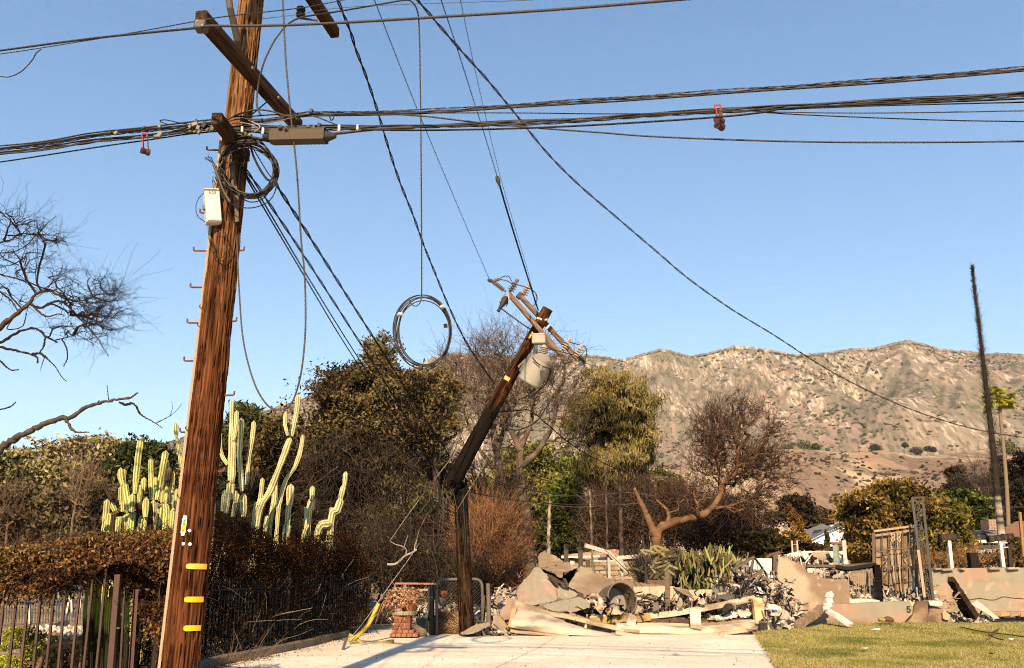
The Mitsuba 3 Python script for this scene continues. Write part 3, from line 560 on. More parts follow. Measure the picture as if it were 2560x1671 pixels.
# cable grips and red snatch blocks
def sheave(label, x, y0, y1, Y, two_=False):
    k = thing('snatch_block', label, 'pulley block'); a, b = P(x, y0, Y), P(x + (4 if two_ else 2), y1, Y); d = b - a
    put(k + '__strap', MB().bar(a, b - d * .12, .028, .010, (.36, .05, .045), .003).bar(a + [.045, .02, -.02], b - d * .12 + [.045, .03, 0], .035, .012, (.09, .02, .02), .003), 'paint')
    for i in range(2 if two_ else 1):
        c = b - d * (.13 + .27 * i) + [.02, 0, 0]; put(k + '__wheel', MB().lathe(c - [.03, .03, 0], c + [.03, .03, 0], [(0, 0), (0, .036), (.3, .033), (.5, .028), (.7, .033), (1, .036), (1, 0)], 18, (.11, .045, .05)), 'metal')
    put(k + '__hook', MB().tube([a + [-.01, 0, -.01], a + [-.01, 0, .035], a + [.04, 0, .04], a + [.045, .01, -.01]], .009, 6, (.38, .06, .05)), 'paint')
sheave('red snatch block hanging from the cable bundle left of the pole', 357, 341, 385, 8.85)
sheave('red snatch block with two wheels hanging from the right bundle', 1790, 272, 322, 7.5, True)
def clip(mb, x, y, Y, s=.03, col=(.45, .42, .38), r=0):
    mb.box(P(x, y, Y), (s, s * 1.3, s * 1.6), trimesh.transformations.euler_matrix(.2 * r, .3 + r, .1 * r)[:3, :3], col, .004)
# splice case
sc = thing('splice_case', 'long dull brown splice case hanging under the bundle right of the pole', 'splice case')
a, b = P(681, 344, 8.42), P(816, 341, 8.34); d = b - a; e1 = unit(np.cross(d, [0, 0, 1])); e1 = e1 if e1[1] < 0 else -e1; e2 = unit(np.cross(e1, d)); e2 = e2 if e2[2] > 0 else -e2
pr = [(-.07, -.055), (.02, -.085), (.075, -.06), (.085, .045), (.055, .075), (-.055, .075), (-.075, .05)]
v = np.array([a + d * t + e1 * x + e2 * z for t in (0, 1) for x, z in pr]); m_ = len(pr); i = np.arange(m_); i2 = (i + 1) % m_
put(sc + '__body', MB().raw(v, np.stack([i, i2, i2 + m_, i + m_], 1), (.135, .098, .068)).raw(v[:m_], [[0, q, q + 1] for q in range(1, m_ - 1)], (.07, .05, .04)).raw(v[m_:], [[0, q + 1, q] for q in range(1, m_ - 1)], (.06, .045, .035)), 'rubber')
for t, sx in ((0, -1), (1, 1)):
    cc = a + d * t; put(sc + '__end_cap', MB().lathe(cc, cc + unit(d) * sx * .10, [(0, .06), (.4, .045), (1, .022), (1, 0)], 12, (.05, .045, .04)), 'rubber')
put(sc + '__cable_tail', strand(cable([(760, 313), (800, 309), (850, 303), (900, 299), (960, 297)], [8.34, 8.25], 20), .016, None, (.08, .07, .06)), 'rubber', True)
put(sc + '__cable_tail', strand(cable([(632, 310), (600, 307), (570, 303), (540, 300), (515, 299)], [8.42, 8.58], 20), .016, None, (.07, .06, .05)), 'rubber', True)
put(sc + '__cable_tail', strand(cable([(632, 326), (600, 322), (560, 314), (520, 311), (508, 306)], [8.42, 8.58], 20), .014, None, (.09, .08, .07)), 'rubber', True)
for x, y in ((700, 318), (716, 322), (785, 319), (798, 313), (770, 318)): mb = MB(); clip(mb, x, y, 8.3, .028, (.13, .11, .09), x); put(sc + '__hanger_clip', mb, 'metal')
for x, y, s in ((606, 325, .035), (848, 322, .04), (894, 320, .032), (658, 329, .04)):
    put(k4 + '__white_marker', MB().box(P(x, y, 8.28 if x > 700 else 8.45), (s * .6, .04, s * 1.8), None, (.6, .57, .52), .004), 'paint')
# clutter of splices at the pole: many loose leads
gt = thing('cable_tangle', 'tangle of loose black leads and splices wrapped round the pole at the bundle', 'cables')
lead = lambda pts, Y, r, col=BK: put(gt + '__lead', strand(cable(pts, [Y] if np.isscalar(Y) else Y, 30, False), r, None, col), 'rubber', True)
Y8 = [8.62, 8.45]
for pts, r, col in (([(555, 305), (600, 285), (640, 275), (680, 279), (720, 291), (760, 288)], .010, GY), ([(560, 298), (590, 292), (630, 291), (690, 287), (740, 290), (800, 283)], .008, BK),
        ([(560, 306), (600, 298), (650, 300), (710, 296), (760, 290), (820, 281)], .008, (.1, .09, .08)), ([(545, 322), (600, 316), (660, 315), (720, 317), (790, 318), (860, 317)], .009, BK),
        ([(550, 328), (610, 322), (660, 322), (720, 321), (800, 316)], .008, GY), ([(556, 334), (620, 328), (680, 326), (740, 322)], .010, (.09, .08, .07)),
        ([(700, 287), (715, 305), (730, 312), (742, 302), (748, 288), (765, 280), (790, 281)], .006, GY), ([(622, 302), (640, 312), (660, 309), (700, 302), (740, 293)], .006, (.3, .22, .16)),
        ([(780, 290), (800, 296), (830, 308), (850, 316)], .007, GY), ([(555, 318), (590, 308), (620, 310), (640, 318)], .007, (.32, .25, .2)), ([(620, 300), (640, 310), (650, 318), (636, 330)], .006, (.5, .36, .27)),
        ([(824, 290), (828, 302), (834, 296), (838, 288), (900, 285), (960, 280)], .007, BK), ([(560, 350), (600, 346), (650, 350), (690, 358)], .011, (.08, .07, .06)),
        ([(420, 312), (400, 304), (412, 300), (450, 308), (470, 312), (455, 325), (430, 326)], .006, BK), ([(430, 320), (470, 324), (500, 318), (540, 316)], .010, (.12, .1, .08))):
    lead(pts, Y8 if pts[0][0] > 500 else [8.9, 8.75], r, col)
for x, y, Y, s, c in ((488, 312, 8.75, .05, (.62, .56, .48)), (497, 320, 8.75, .05, (.5, .4, .32)), (478, 316, 8.8, .045, (.55, .5, .44)), (490, 303, 8.75, .03, (.2, .17, .15)), (512, 314, 8.7, .06, (.05, .04, .04)), (400, 338, 8.9, .05, (.55, .49, .42)),
        (390, 342, 8.9, .04, (.45, .38, .3)), (475, 330, 8.7, .028, (.35, .28, .22)), (487, 330, 8.7, .028, (.35, .28, .22)), (498, 331, 8.7, .036, (.4, .33, .26)), (519, 325, 8.65, .03, (.35, .28, .22)), (532, 322, 8.62, .05, (.3, .25, .2)),
        (290, 333, 9.0, .035, (.6, .56, .5)), (400, 316, 8.85, .035, (.6, .56, .5)), (275, 332, 9.0, .03, (.12, .1, .1)), (360, 320, 8.9, .03, (.12, .1, .1)), (612, 338, 8.5, .05, (.22, .18, .14)), (624, 340, 8.5, .04, (.5, .43, .36)), (778, 279, 8.3, .04, (.15, .12, .1))):
    mb = MB(); clip(mb, x, y, Y, s * .8, np.array(c) * .5, x % 7 * .2); put(gt + '__splice_clip', mb, 'metal')
# coil of spare cable on the pole
ck = thing('cable_coil', 'coil of black cable hung on the front of the near pole', 'cable coil'); r0 = np.random.default_rng(5)
for i in range(9):
    a = np.linspace(0, 2 * math.pi, 60); ox, oy = r0.normal(0, 3.5, 2); rx, ry = 68 + r0.normal(0, 4), 66 + r0.normal(0, 4); w = r0.uniform(0, 6)
    put(ck + '__turn', MB().tube([P(619 + ox + rx * math.cos(t) + 2 * math.sin(3 * t + w), 424 + oy + ry * math.sin(t) + 5 * math.cos(t), 8.50 + .045 * r0.uniform(-1, 1) + .03 * math.sin(t + w)) for t in a], .009, 6, (.13, .115, .1) if i % 3 == 0 else (.05, .045, .04), cap=False), 'rubber', True)
put(ck + '__loose_turn', strand(cable([(548, 470), (560, 495), (590, 515), (630, 520), (670, 505), (690, 470), (692, 400)], [8.55, 8.5], 40, False), .006, None, BK), 'rubber', True)
put(ck + '__loose_turn', strand(cable([(600, 495), (630, 506), (660, 495), (680, 465), (688, 430)], [8.55, 8.5], 30, False), .006, None, BK), 'rubber', True)
fr = MB().tube(cable([(532, 406), (545, 440), (560, 480), (575, 505)], [8.55], 14, False), .014, 6, (.15, .11, .08))
for i in range(9): fr.tube([P(533, 408, 8.54), P(526 + r0.normal(0, 5), 399 + r0.normal(0, 3), 8.54), P(520 + r0.normal(0, 6), 392 + r0.normal(0, 8), 8.5 + r0.normal(0, .03))], .0025, 3, (.03, .03, .035))
put(ck + '__frayed_end', fr, 'rubber')
wl = thing('loose_wires', 'thin loose wires bunched on the pole above and below the numbered box', 'wires')
for s in range(16):
    x0, y0 = 545 + r0.uniform(-10, 20), 450 + r0.uniform(-18, 18)
    put(wl + '__wire', MB().tube([P(x0 + 10 * r0.normal() * t, y0 + 22 * t * r0.normal() , 8.66 - .03 * r0.uniform()) for t in np.linspace(0, 1, 5)], .0035, 4, (.06, .04, .03)), 'rubber', True)
for pts in ([(520, 562), (522, 590), (530, 630), (545, 645), (560, 640), (575, 600)], [(524, 562), (528, 600), (540, 635), (555, 652), (566, 640)], [(535, 575), (560, 580), (575, 610)], [(540, 640), (530, 600), (520, 580)]):
    put(wl + '__wire', strand(cable(pts, [8.68], 24, False), .004, None, (.045, .03, .025)), 'rubber', True)
put(wl + '__wire', strand(cable([(520, 478), (500, 492), (490, 515), (494, 540), (512, 555)], [8.62], 24, False), .004, None, BK), 'rubber', True)
for s in range(14):
    x0, y0 = 592 + r0.uniform(-22, 22), 385 + r0.uniform(-15, 28)
    put(wl + '__wire', MB().tube([P(x0 + 12 * r0.normal(), y0 + 10 * r0.normal(), 8.62 - .05 * r0.uniform()) for t in range(4)], .005, 4, (.035, .028, .025)), 'rubber', True)
# the two long hanging loops
coil2 = thing('hanging_cable', 'cable looping over the top and hanging down to a coil in mid air', 'cable')
put(coil2 + '__line', strand(cable([(606, 268), (597, 245), (600, 200), (612, 150), (632, 105), (650, 78), (668, 58), (700, 41), (780, 28), (880, 11), (940, 1), (955, 3), (968, 20), (974, 60), (977, 200), (979, 400), (980, 600), (980, 690)],
    [8.5, 8.5, 8.5, 8.4, 8.4, 8.4, 8.5, 8.7, 9.2, 10.0, 10.6, 10.8, 11, 11.2, 11.4, 11.7, 12, 12.1], 120), .010, None, GY), 'rubber', True)
r0 = np.random.default_rng(9)
for i in range(7):
    a = np.linspace(0, 2 * math.pi, 64); ox, oy, w = r0.normal(0, 3.2), r0.normal(0, 3.5), r0.uniform(0, 6); rx, ry = 68 + r0.normal(0, 2.5), 87 + r0.normal(0, 4)
    put(coil2 + '__coil_turn', MB().tube([P(1057 + ox + rx * math.cos(t) - .10 * ry * -math.sin(t) * .4, 829 + oy - ry * math.sin(t) + 5 * math.cos(t), 12.1 + .05 * math.sin(2 * t + w) + .04 * r0.uniform() * 0) for t in a], .0075, 6, (.10, .09, .085) if i % 2 else (.06, .055, .05), cap=False), 'rubber', True)
put(coil2 + '__tail', strand(cable([(980, 690), (976, 705), (966, 712), (955, 706), (951, 692)], [12.05], 20), .008, None, GY), 'rubber', True)
for x, y in ((1107, 767), (1000, 786), (1114, 815), (1052, 918), (1083, 914)):
    mb = MB(); clip(mb, x, y, 12.02, .04, (.05, .045, .05) if y > 800 else (.55, .53, .5), x); put(coil2 + '__tie', mb, 'rubber')
wire('hanging_loop', 'long slack cable loop hanging right of the near pole', [(652, -30), (657, 0), (661, 80), (665, 150), (675, 260), (690, 400), (700, 560), (708, 640), (710, 760), (701, 860), (684, 925), (668, 947), (645, 953), (622, 943), (592, 893), (566, 795), (555, 660), (550, 540)],
     [8.3, 8.3, 8.3, 8.3, 8.3, 8.4, 8.5, 8.5, 8.5, 8.5, 8.6, 8.6, 8.6, 8.6, 8.7, 8.75, 8.8, 8.85], .009, (.11, .1, .1), n=120)
# spans to the broken pole and beyond
YB = 20.3
wire('service_drop', 'heavy black twisted cable running from the top of the frame down to the broken pole', [(760, -70), (785, 0), (815, 75), (826, 112), (850, 175), (875, 250), (905, 350), (930, 425), (960, 500), (985, 570), (1010, 632), (1040, 705), (1070, 770), (1100, 822), (1150, 893)], [9.0, 20.1], .02, BK, 2, .9, 120)
wire('service_drop', 'twisted cable slanting across the whole sky down to the far right', [(930, -50), (970, 0), (1060, 105), (1130, 183), (1200, 268), (1270, 354), (1340, 425), (1430, 503), (1520, 580), (1600, 648), (1700, 719), (1800, 780), (1900, 845), (2000, 900), (2100, 945), (2200, 980), (2290, 1003), (2380, 1017), (2470, 1026)], [9.0, 30.0], .019, (.075, .062, .055), 2, 1.1, 140)
wire('power_wire', 'very thin wire down to the left end insulator of the broken pole', [(858, -30), (870, 0), (960, 230), (1060, 470), (1138, 651)], [9.2, 20.0], .006, GY, n=50)
pw = thing('power_wire', 'wire thickening at a splice on its way to the head of the broken pole', 'cable')
put(pw + '__thin_run', strand(cable([(1016, -30), (1025, 0), (1060, 105), (1090, 200), (1125, 310), (1157, 415)], [9.2, 14.0], 40), .006, None, BK), 'rubber', True)
put(pw + '__thick_run', strand(cable([(1157, 415), (1175, 478), (1200, 560), (1225, 640), (1251, 722)], [14.0, 20.0], 40), .016, None, BK), 'rubber', True)
c_ = P(1157 * 1.0756, 416 * 1.0756, 14.0); put(pw + '__splice', MB().lathe(c_ + [-.02, 0, .06], c_ + [.03, .02, -.12], [(0, 0), (.1, .03), (.4, .04), (1, .018), (1, 0)], 10, (.1, .09, .08)), 'rubber')
wire('power_wire', 'faintest thin wire beside the spliced one, slanting to the broken pole', [(1062, -40), (1070, 0), (1110, 190), (1160, 400), (1200, 540), (1232, 650), (1246, 720), (1256, 760)], [9.2, 20.1], .0045, GY, n=60)
wire('span_cable', 'thick black cable from the near pole slanting down to the broken pole, upper one', [(635, 415), (652, 445), (700, 520), (800, 678), (900, 835), (960, 930), (1046, 1062)], [8.55, 20.2], .019, BK, 2, 1.4, 80)
wire('span_cable', 'thick black cable slanting down beside it to the snapped pole end, lower one', [(566, 390), (590, 420), (640, 495), (700, 585), (800, 740), (880, 865), (940, 965), (1000, 1072), (1024, 1128)], [8.65, 20.2], .017, BK, 2, 1.4, 80)
wire('span_wire', 'thin dark wire slanting to the big oak, left one of two', [(568, 405), (605, 470), (700, 630), (780, 765), (850, 875), (920, 985), (1003, 1110)], [8.7, 20.2], .009, BK, n=60)
wire('span_wire', 'thin dark wire slanting to the big oak, right one of two', [(570, 403), (612, 470), (704, 625), (788, 762), (860, 875), (930, 985), (1008, 1110)], [8.7, 20.2], .009, BK, n=60)
wire('service_lead', 'black lead dropping from the bundle to the coil on the near pole', [(580, 333), (590, 365), (605, 395), (622, 418), (636, 420), (648, 440)], [8.6, 8.5], .012, BK, n=40)
wire('service_lead', 'thin lead crossing behind the coil on the near pole', [(582, 335), (600, 365), (618, 395), (632, 415)], [8.6, 8.5], .006, BK, n=30)
# ---------------------------------------------------------------- the broken pole, its stump and hardware
def zq(x, y, x0, y0, s): return (x0 + x * s, y0 + y * s)
bp = thing('broken_pole', 'snapped utility pole leaning in mid air over its stump, held up by cables, with transformer', 'utility pole')
Bt, Bb = P(1370, 772, 19.6), P(1134, 1200, 20.4)
def charm(Z, A, nz_): return np.clip((.62 - Z) * 5 + (nz_(4, 1.5, 9) - .5) * 1.6, 0, 1) * .93
put(bp + '__shaft', pole_mesh(Bb, Bt, .185, .122, 260, 60, 12, .85, charm), 'matte', True)
mb = MB(); r0 = np.random.default_rng(4); dn = unit(Bb - Bt); ea, eb = frame(dn)
for i in range(34):
    w = r0.uniform(0, 2 * math.pi); rr = .16 * math.sqrt(r0.uniform()); s = Bb + (ea * math.cos(w) + eb * math.sin(w)) * rr - dn * .05
    mb.tube([s, s + dn * r0.uniform(.08, .38) + r0.normal(size=3) * .02], [.022, .004], 4, jitter((.03, .022, .018), .4, r0))
put(bp + '__splintered_end', mb, 'matte', label='charred splintered lower end', kind='stuff')
st = thing('pole_stump', 'charred grey brown stump of the snapped pole standing behind the wire gate', 'pole stump')
St, Sb = P(1152, 1222, 20.7), np.array([P(1168, 1590, 20.7)[0], 20.7, -.1])
put(st + '__shaft', pole_mesh(Sb, St, .175, .15, 240, 60, 31, .8, lambda Z, A, nz_: np.clip((Z - .72) * 6 + .22 + (nz_(5, 1.2, 9) - .5), 0, 1) * .9, np.array([.62, .95, 1.35])), 'matte', True)
mb = MB()
for i in range(26):
    w = r0.uniform(0, 2 * math.pi); rr = .15 * math.sqrt(r0.uniform()); s = St + np.array([math.cos(w) * rr, math.sin(w) * rr, -.05])
    mb.tube([s, s + np.array([.03, 0, 1]) * r0.uniform(.1, .42)], [.025, .004], 4, jitter((.015, .012, .011), .4, r0))
put(st + '__splintered_top', mb, 'matte', label='black splintered top of the stump', kind='stuff')
put(st + '__ground_wire', MB().tube([P(1157, 1240, 20.48), P(1163, 1330, 20.46), P(1165, 1390, 20.46)], .02, 6, (.03, .025, .02)), 'rubber')
YA = 19.4
def z4(x, y): return zq(x, y, 1180, 660, .2187)
RW, RW2 = (.34, .155, .095), (.27, .16, .105)
F0, F1, K0, K1 = P(*z4(420, 340), YA), P(*z4(1030, 1055), YA), P(*z4(545, 360), 20.05), P(*z4(1205, 1085), 20.05)
fa = put(bp + '__crossarm', MB().bar(F0, F1, .10, .115, RW2, .006, up=(0, 1, 0)), 'wooden2', label='front crossarm of the broken pole')
ba = put(bp + '__crossarm', MB().bar(K0, K1, .10, .115, RW, .006, up=(0, 1, 0)), 'wooden2', label='rear crossarm of the broken pole')
scene['wooden2'] = two({'type': 'diffuse', 'reflectance': proc(lambda p, n, uv: mix((.085, .052, .038), (.20, .128, .095), smoothstep(.25, .75, fbm((p.x + p.z) * 30, (p.x - p.z) * 2.5, p.y * 30, 3))))})
put(ba + '__end_plate', MB().bar(P(*z4(525, 350), 20.05), P(*z4(560, 380), 20.05), .13, .14, (.06, .05, .045)), 'metal')
bd = unit(Bt - Bb)
def insulator(x, y, Y, host, col, d=None, n=4, ln=.36, r=.095):
    a = P(*z4(x, y), Y); d = bd if d is None else d; pr = [(0, 0), (0, .03)]
    for k in range(n):
        t = .18 + .62 * k / n; pr += [(t, .035), (t + .01, r * (1 - .05 * k)), (t + .05, r * (.96 - .05 * k)), (t + .09, .04)]
    pr += [(.84, .035), (.86, .05), (1, .04), (1, 0)]
    put(host + '__insulator', MB().lathe(a, a + d * ln, pr, 14, col), 'paint')
insulator(425, 330, YA, fa, (.13, .12, .12), unit(bd + [.08, 0, 0])); insulator(575, 375, 20.05, ba, (.34, .29, .24)); insulator(1030, 1010, 20.0, ba, (.36, .31, .26)); insulator(1175, 1080, 20.05, ba, (.36, .31, .26))
def strain(pa, pb, host, col):
    d = pb - pa; n = 9; pr = [(0, 0), (0, .025)]
    for k in range(n): t = .12 + .76 * k / n; pr += [(t, .026), (t + .01, .055), (t + .035, .05), (t + .05, .026)]
    put(host + '__strain_insulator', MB().lathe(pa, pb, pr + [(1, .03), (1, 0)], 10, col), 'paint')
strain(P(*z4(225, 195), YA), P(*z4(385, 315), YA), fa, (.20, .13, .10)); strain(P(*z4(830, 915), YA - .1), P(*z4(985, 1000), YA), fa, (.22, .15, .12)); strain(P(*z4(1210, 1050), 20.0), P(*z4(1300, 1145), 20.0), ba, (.05, .045, .04))
mb = MB().lathe(P(*z4(180, 180), YA), P(*z4(240, 205), YA), [(0, 0), (0, .03), (.5, .05), (1, .03), (1, 0)], 8, (.06, .05, .05)).lathe(P(*z4(240, 195), YA), P(*z4(315, 175), YA), [(0, 0), (0, .03), (.5, .045), (.6, .03), (.8, .05), (1, .02)], 8, (.22, .15, .11))
put(fa + '__wire_clamp', mb, 'metal')
jr = lambda pts, Y, r=.010, host=None: put((host or bp) + '__jumper_wire', strand(cable([z4(*q) for q in pts], [Y], 30, False), r, None, BK), 'rubber', True)
jr([(310, 175), (360, 145), (405, 140), (430, 155), (452, 200)], YA, host=fa); jr([(320, 178), (400, 195), (455, 222), (600, 262), (690, 300), (730, 345), (742, 410), (735, 440)], YA + .2, host=fa)
jr([(660, 285), (720, 330), (745, 380), (735, 440), (700, 480)], YA + .3, host=ba); jr([(1110, 895), (1200, 920), (1270, 935), (1305, 970), (1310, 1040), (1295, 1090)], 20.0, host=ba)
jr([(340, 515), (420, 575), (520, 650), (600, 705), (680, 755)], YA - .1, .014, host=fa); jr([(800, 960), (930, 985), (1040, 1010), (1140, 1035), (1180, 1010)], YA - .15, host=fa); jr([(870, 770), (950, 800), (1050, 880), (1090, 910)], 20.0, host=ba)
# fused cutout hanging at the left arm end
ct = MB().lathe(P(*z4(395, 380), YA - .1), P(*z4(325, 500), YA - .15), [(0, 0), (0, .05), (.3, .085), (.6, .07), (1, .035), (1, 0)], 8, (.035, .03, .03)).bar(P(*z4(385, 340), YA - .1), P(*z4(320, 440), YA - .15), .05, .03, (.25, .22, .2)).bar(P(*z4(410, 340), YA - .1), P(*z4(415, 410), YA - .12), .05, .03, (.42, .38, .34)).lathe(P(*z4(325, 500), YA - .15), P(*z4(298, 545), YA - .15), [(0, 0), (0, .05), (.5, .03), (1, .045), (1, 0)], 8, (.03, .03, .03)).tube([P(*z4(400, 400), YA - .1), P(*z4(405, 455), YA - .1), P(*z4(388, 495), YA - .1)], [.03, .02, .006], 5, (.04, .04, .04))
put(fa + '__fuse_cutout', ct, 'metal')
# recloser box and brackets on the front of the pole
cb = P(*z4(768, 868), YA - .2); Rx = np.stack([unit([.97, -.2, -.02]), unit([.2, .97, .05]), [0, 0, 1]], 1)
put(bp + '__switch_box', MB().box(cb, (.30, .20, .20), Rx, (.33, .30, .25), .02).box(cb + [0, 0, .12], (.27, .16, .04), Rx, (.4, .36, .31), .01), 'paint')
put(bp + '__through_bolts', MB().lathe(Bt - bd * .35 + [.1, -.1, .02], Bt - bd * .35 + [.16, -.14, .02], [(0, 0), (0, .03), (1, .03), (1, 0)], 8, (.5, .45, .4)).tube([P(*z4(740, 620), YA), P(*z4(800, 640), YA)], .03, 6, (.5, .44, .36)).tube([P(*z4(850, 745), YA), P(*z4(890, 700), YA)], .03, 6, (.5, .44, .36)), 'metal', kind='stuff')
put(bp + '__pole_band', MB().plate([z4(358, 1312), z4(382, 1272), z4(440, 1308), z4(418, 1346)], 19.52, .03, (.46, .34, .12)), 'paint', label='faded yellow number band')
put(bp + '__conduit', MB().tube([P(*z4(480, 1090), 19.5), P(*z4(545, 990), 19.45), P(*z4(620, 880), 19.4)], .028, 7, (.07, .05, .045)), 'metal')
put(bp + '__yellow_strip', MB().plate([z4(640, 845), z4(690, 770), z4(700, 790), z4(655, 860)], 19.42, .02, (.6, .38, .05)), 'paint')
jr([(430, 1190), (500, 1080), (560, 980), (610, 880)], 19.4, .014); jr([(180, 1490), (340, 1180), (360, 1140)], 19.5, .012); jr([(900, 1230), (850, 1360), (760, 1450), (640, 1540)], 19.3, .012); jr([(880, 1240), (760, 1390), (600, 1540)], 19.3, .014)
# transformer
tr = thing('transformer', 'grey cylindrical transformer hanging from the head of the broken pole', 'transformer')
ta, tb = P(*z4(805, 1100), 19.15), P(*z4(640, 1378), 19.25); td = ta - tb; R_ = .262
put(tr + '__tank', MB().lathe(tb, ta, [(0, 0), (0, R_ * .8), (.03, R_ * .93), (.10, R_), (.97, R_), (1, R_ * .97)], 40, (.31, .285, .235)), 'paint', 40)
put(tr + '__lid', MB().lathe(ta, ta + td * .28, [(0, R_ * 1.0), (.0, R_ * 1.05), (.12, R_ * 1.05), (.2, R_ * .95), (.7, R_ * .45), (1, R_ * .3), (1, 0)], 36, (.26, .235, .195)), 'paint', 40)
put(tr + '__lid_band', MB().lathe(ta - td * .06, ta - td * .0, [(0, R_ * 1.01), (.0, R_ * 1.04), (1, R_ * 1.04), (1, R_ * 1.0)], 36, (.30, .27, .23)), 'metal')
u_ = P(*z4(800, 1050), 19.1); pr = [(0, 0), (0, .07)]
for k_ in range(5): t_ = .1 + .16 * k_; pr += [(t_, .07), (t_ + .02, .105), (t_ + .07, .10), (t_ + .1, .065)]
put(tr + '__bushing', MB().lathe(u_, P(*z4(830, 925), 19.05), pr + [(.92, .05), (1, .03), (1, 0)], 14, (.34, .29, .24)), 'paint')
put(tr + '__bushing', MB().lathe(P(*z4(720, 1040), 19.0), P(*z4(735, 930), 19.0), [(0, 0), (0, .05), (.2, .035), (.5, .05), (.8, .03), (1, .02), (1, 0)], 10, (.08, .07, .06)), 'paint')
put(tr + '__bracket', MB().bar(P(*z4(560, 1235), 19.35), P(*z4(680, 1040), 19.25), .10, .08, (.16, .14, .12)).bar(P(*z4(540, 1180), 19.5), P(*z4(620, 1100), 19.3), .07, .05, (.3, .27, .23)), 'metal')
put(tr + '__bracket', MB().box(P(*z4(790, 1200), 18.84), (.06, .05, .13), None, (.30, .27, .22), .01), 'metal')
put(tr + '__terminal', MB().lathe(P(*z4(905, 1215), 19.0), P(*z4(922, 1212), 18.92), [(0, 0), (0, .05), (1, .05), (1, 0)], 8, (.03, .03, .03)), 'metal')
put(tr + '__lead', strand(cable([z4(690, 1070), z4(740, 1130), z4(800, 1170), z4(880, 1195), z4(915, 1205)], [18.85], 20, False), .013, None, BK), 'rubber', True)
wire('pole_lead', 'black lead curving from the transformer down behind the broken pole', [(1285, 920), (1262, 960), (1240, 985), (1200, 1000), (1160, 990)], [19.3], .013, BK)
# wires leaving the broken pole
wire('guy_wire', 'pale guy wire slanting from the broken pole down to the left over the hedge', [(1104, 985), (1060, 1050), (1000, 1128), (950, 1195), (906, 1258)], [19.8, 19.2], .010, (.24, .19, .15))
wire('guy_wire', 'pale wire hanging from the leaning shaft beside the snapped end', [(1158, 985), (1140, 1040), (1120, 1090), (1090, 1140), (1060, 1190)], [19.9, 20.3], .009, (.22, .18, .14))
wire('low_wire', 'dark wire sagging from the stump to the right, upper one', [(1064, 1052), (1100, 1085), (1160, 1120), (1250, 1142), (1330, 1153), (1460, 1160)], [20.3, 34], .016, (.12, .10, .085))
wire('low_wire', 'dark wire sagging from the stump to the right, lower one', [(1068, 1140), (1120, 1150), (1200, 1163), (1300, 1172), (1420, 1175), (1500, 1170)], [20.4, 34], .013, (.12, .10, .085))
wire('low_wire', 'slack black wire falling from the transformer towards the rubble', [(1140, 960), (1200, 955), (1232, 955), (1270, 985), (1330, 1035), (1400, 1075), (1460, 1100)], [19.8, 28], .014, BK)
wire('low_wire', 'thin wire dropping across the rubble from the trees', [(1345, 1190), (1380, 1250), (1450, 1320), (1500, 1370), (1560, 1420)], [24, 22], .010, (.10, .08, .07))
bg = MB()
for i in range(12):
    w = np.linspace(0, 1, 7); x0 = 1110 + r0.normal(0, 10); bg.tube([P(x0 + 10 * math.sin(3 * t + i) + r0.normal(0, 3), 1222 + 130 * t * r0.uniform(.5, 1.1), 20.2 - .1 * t) for t in w], .010, 4, jitter((.07, .055, .04), .4, r0))
solo('torn_wires', bg, 'rubber', 'torn wires dangling from the snapped pole beside the stump', 'wires', kind='stuff')
# ---------------------------------------------------------------- yellow guy guard, small things on the left kerb
yg = thing('guy_guard', 'yellow plastic guy wire guard bent over the kerb', 'guy guard')
put(yg + '__upper_tube', MB().tube(cable([(946, 1510), (935, 1535), (922, 1560), (905, 1580), (888, 1594), (872, 1602)], [19.0, 18.6], 24, False), .042, 10, (.50, .36, .06)), 'paint', True)
put(yg + '__lower_tube', MB().tube(cable([(872, 1588), (890, 1597), (905, 1609), (918, 1614), (945, 1611), (985, 1603)], [18.7, 18.8], 24, False), [.04], 10, (.36, .25, .045)), 'paint', True)
wire('guy_wire', 'thin steel guy wire rising from the yellow guard', [(798, 1515), (810, 1490), (850, 1440), (905, 1362), (950, 1300), (975, 1262)], [18.4, 19.2], .007, (.35, .32, .3))
solo('steel_stake', MB().bar(G(857, 1626), P(866, 1596, 17.9), .05, .02, (.16, .14, .13)), 'metal', 'dark steel stake leaning in front of the yellow guard', 'stake')
# ---------------------------------------------------------------- iron fences
IRON, IRON2 = (.05, .03, .022), (.075, .033, .023)
lf = thing('iron_fence', 'rusty brown iron picket fence in the bottom left corner', 'fence')
r1 = np.random.default_rng(21)
for i, xb in enumerate((-38, -7, 24, 54, 85, 117, 148, 180, 210, 242)):
    top = {6: 1384}.get(i, 1418 + r1.integers(0, 18)); Yf = 10.9
    b_ = P(xb, 1672, Yf); t_ = P(xb + 21 + (1672 - top) * .012, top, Yf); b_[2] = -.05
    put(lf + '__picket', MB().bar(b_, t_, .027, .027, jitter((.095, .045, .03), .25, r1), .002), 'metal')
put(lf + '__rail', MB().bar(P(-90, 1700, 10.93), P(300, 1700, 10.93), .035, .03, IRON), 'metal')
gp = P(280, 1672, 10.8); gt_ = P(296, 1436, 10.8); gp[2] = -.05
put(lf + '__post', MB().bar(gp, gt_, .068, .068, (.10, .043, .028), .004), 'metal', label='thick square gate post of the iron fence')
a_, b_ = P(305, 1672, 11.2), P(313, 1448, 11.2); a_[2] = -.05; put(lf + '__picket', MB().bar(a_, b_, .022, .022, IRON2), 'metal')
a_, b_ = P(326, 1672, 10.7), P(336, 1474, 10.7); a_[2] = -.05
ps = MB().bar(a_, b_, .042, .005, (.11, .038, .03)).bar(a_ + [.019, .02, 0], b_ + [.019, .02, 0], .005, .042, (.11, .038, .03))
put(lf + '__angle_post', ps, 'metal', label='perforated red brown angle iron post')
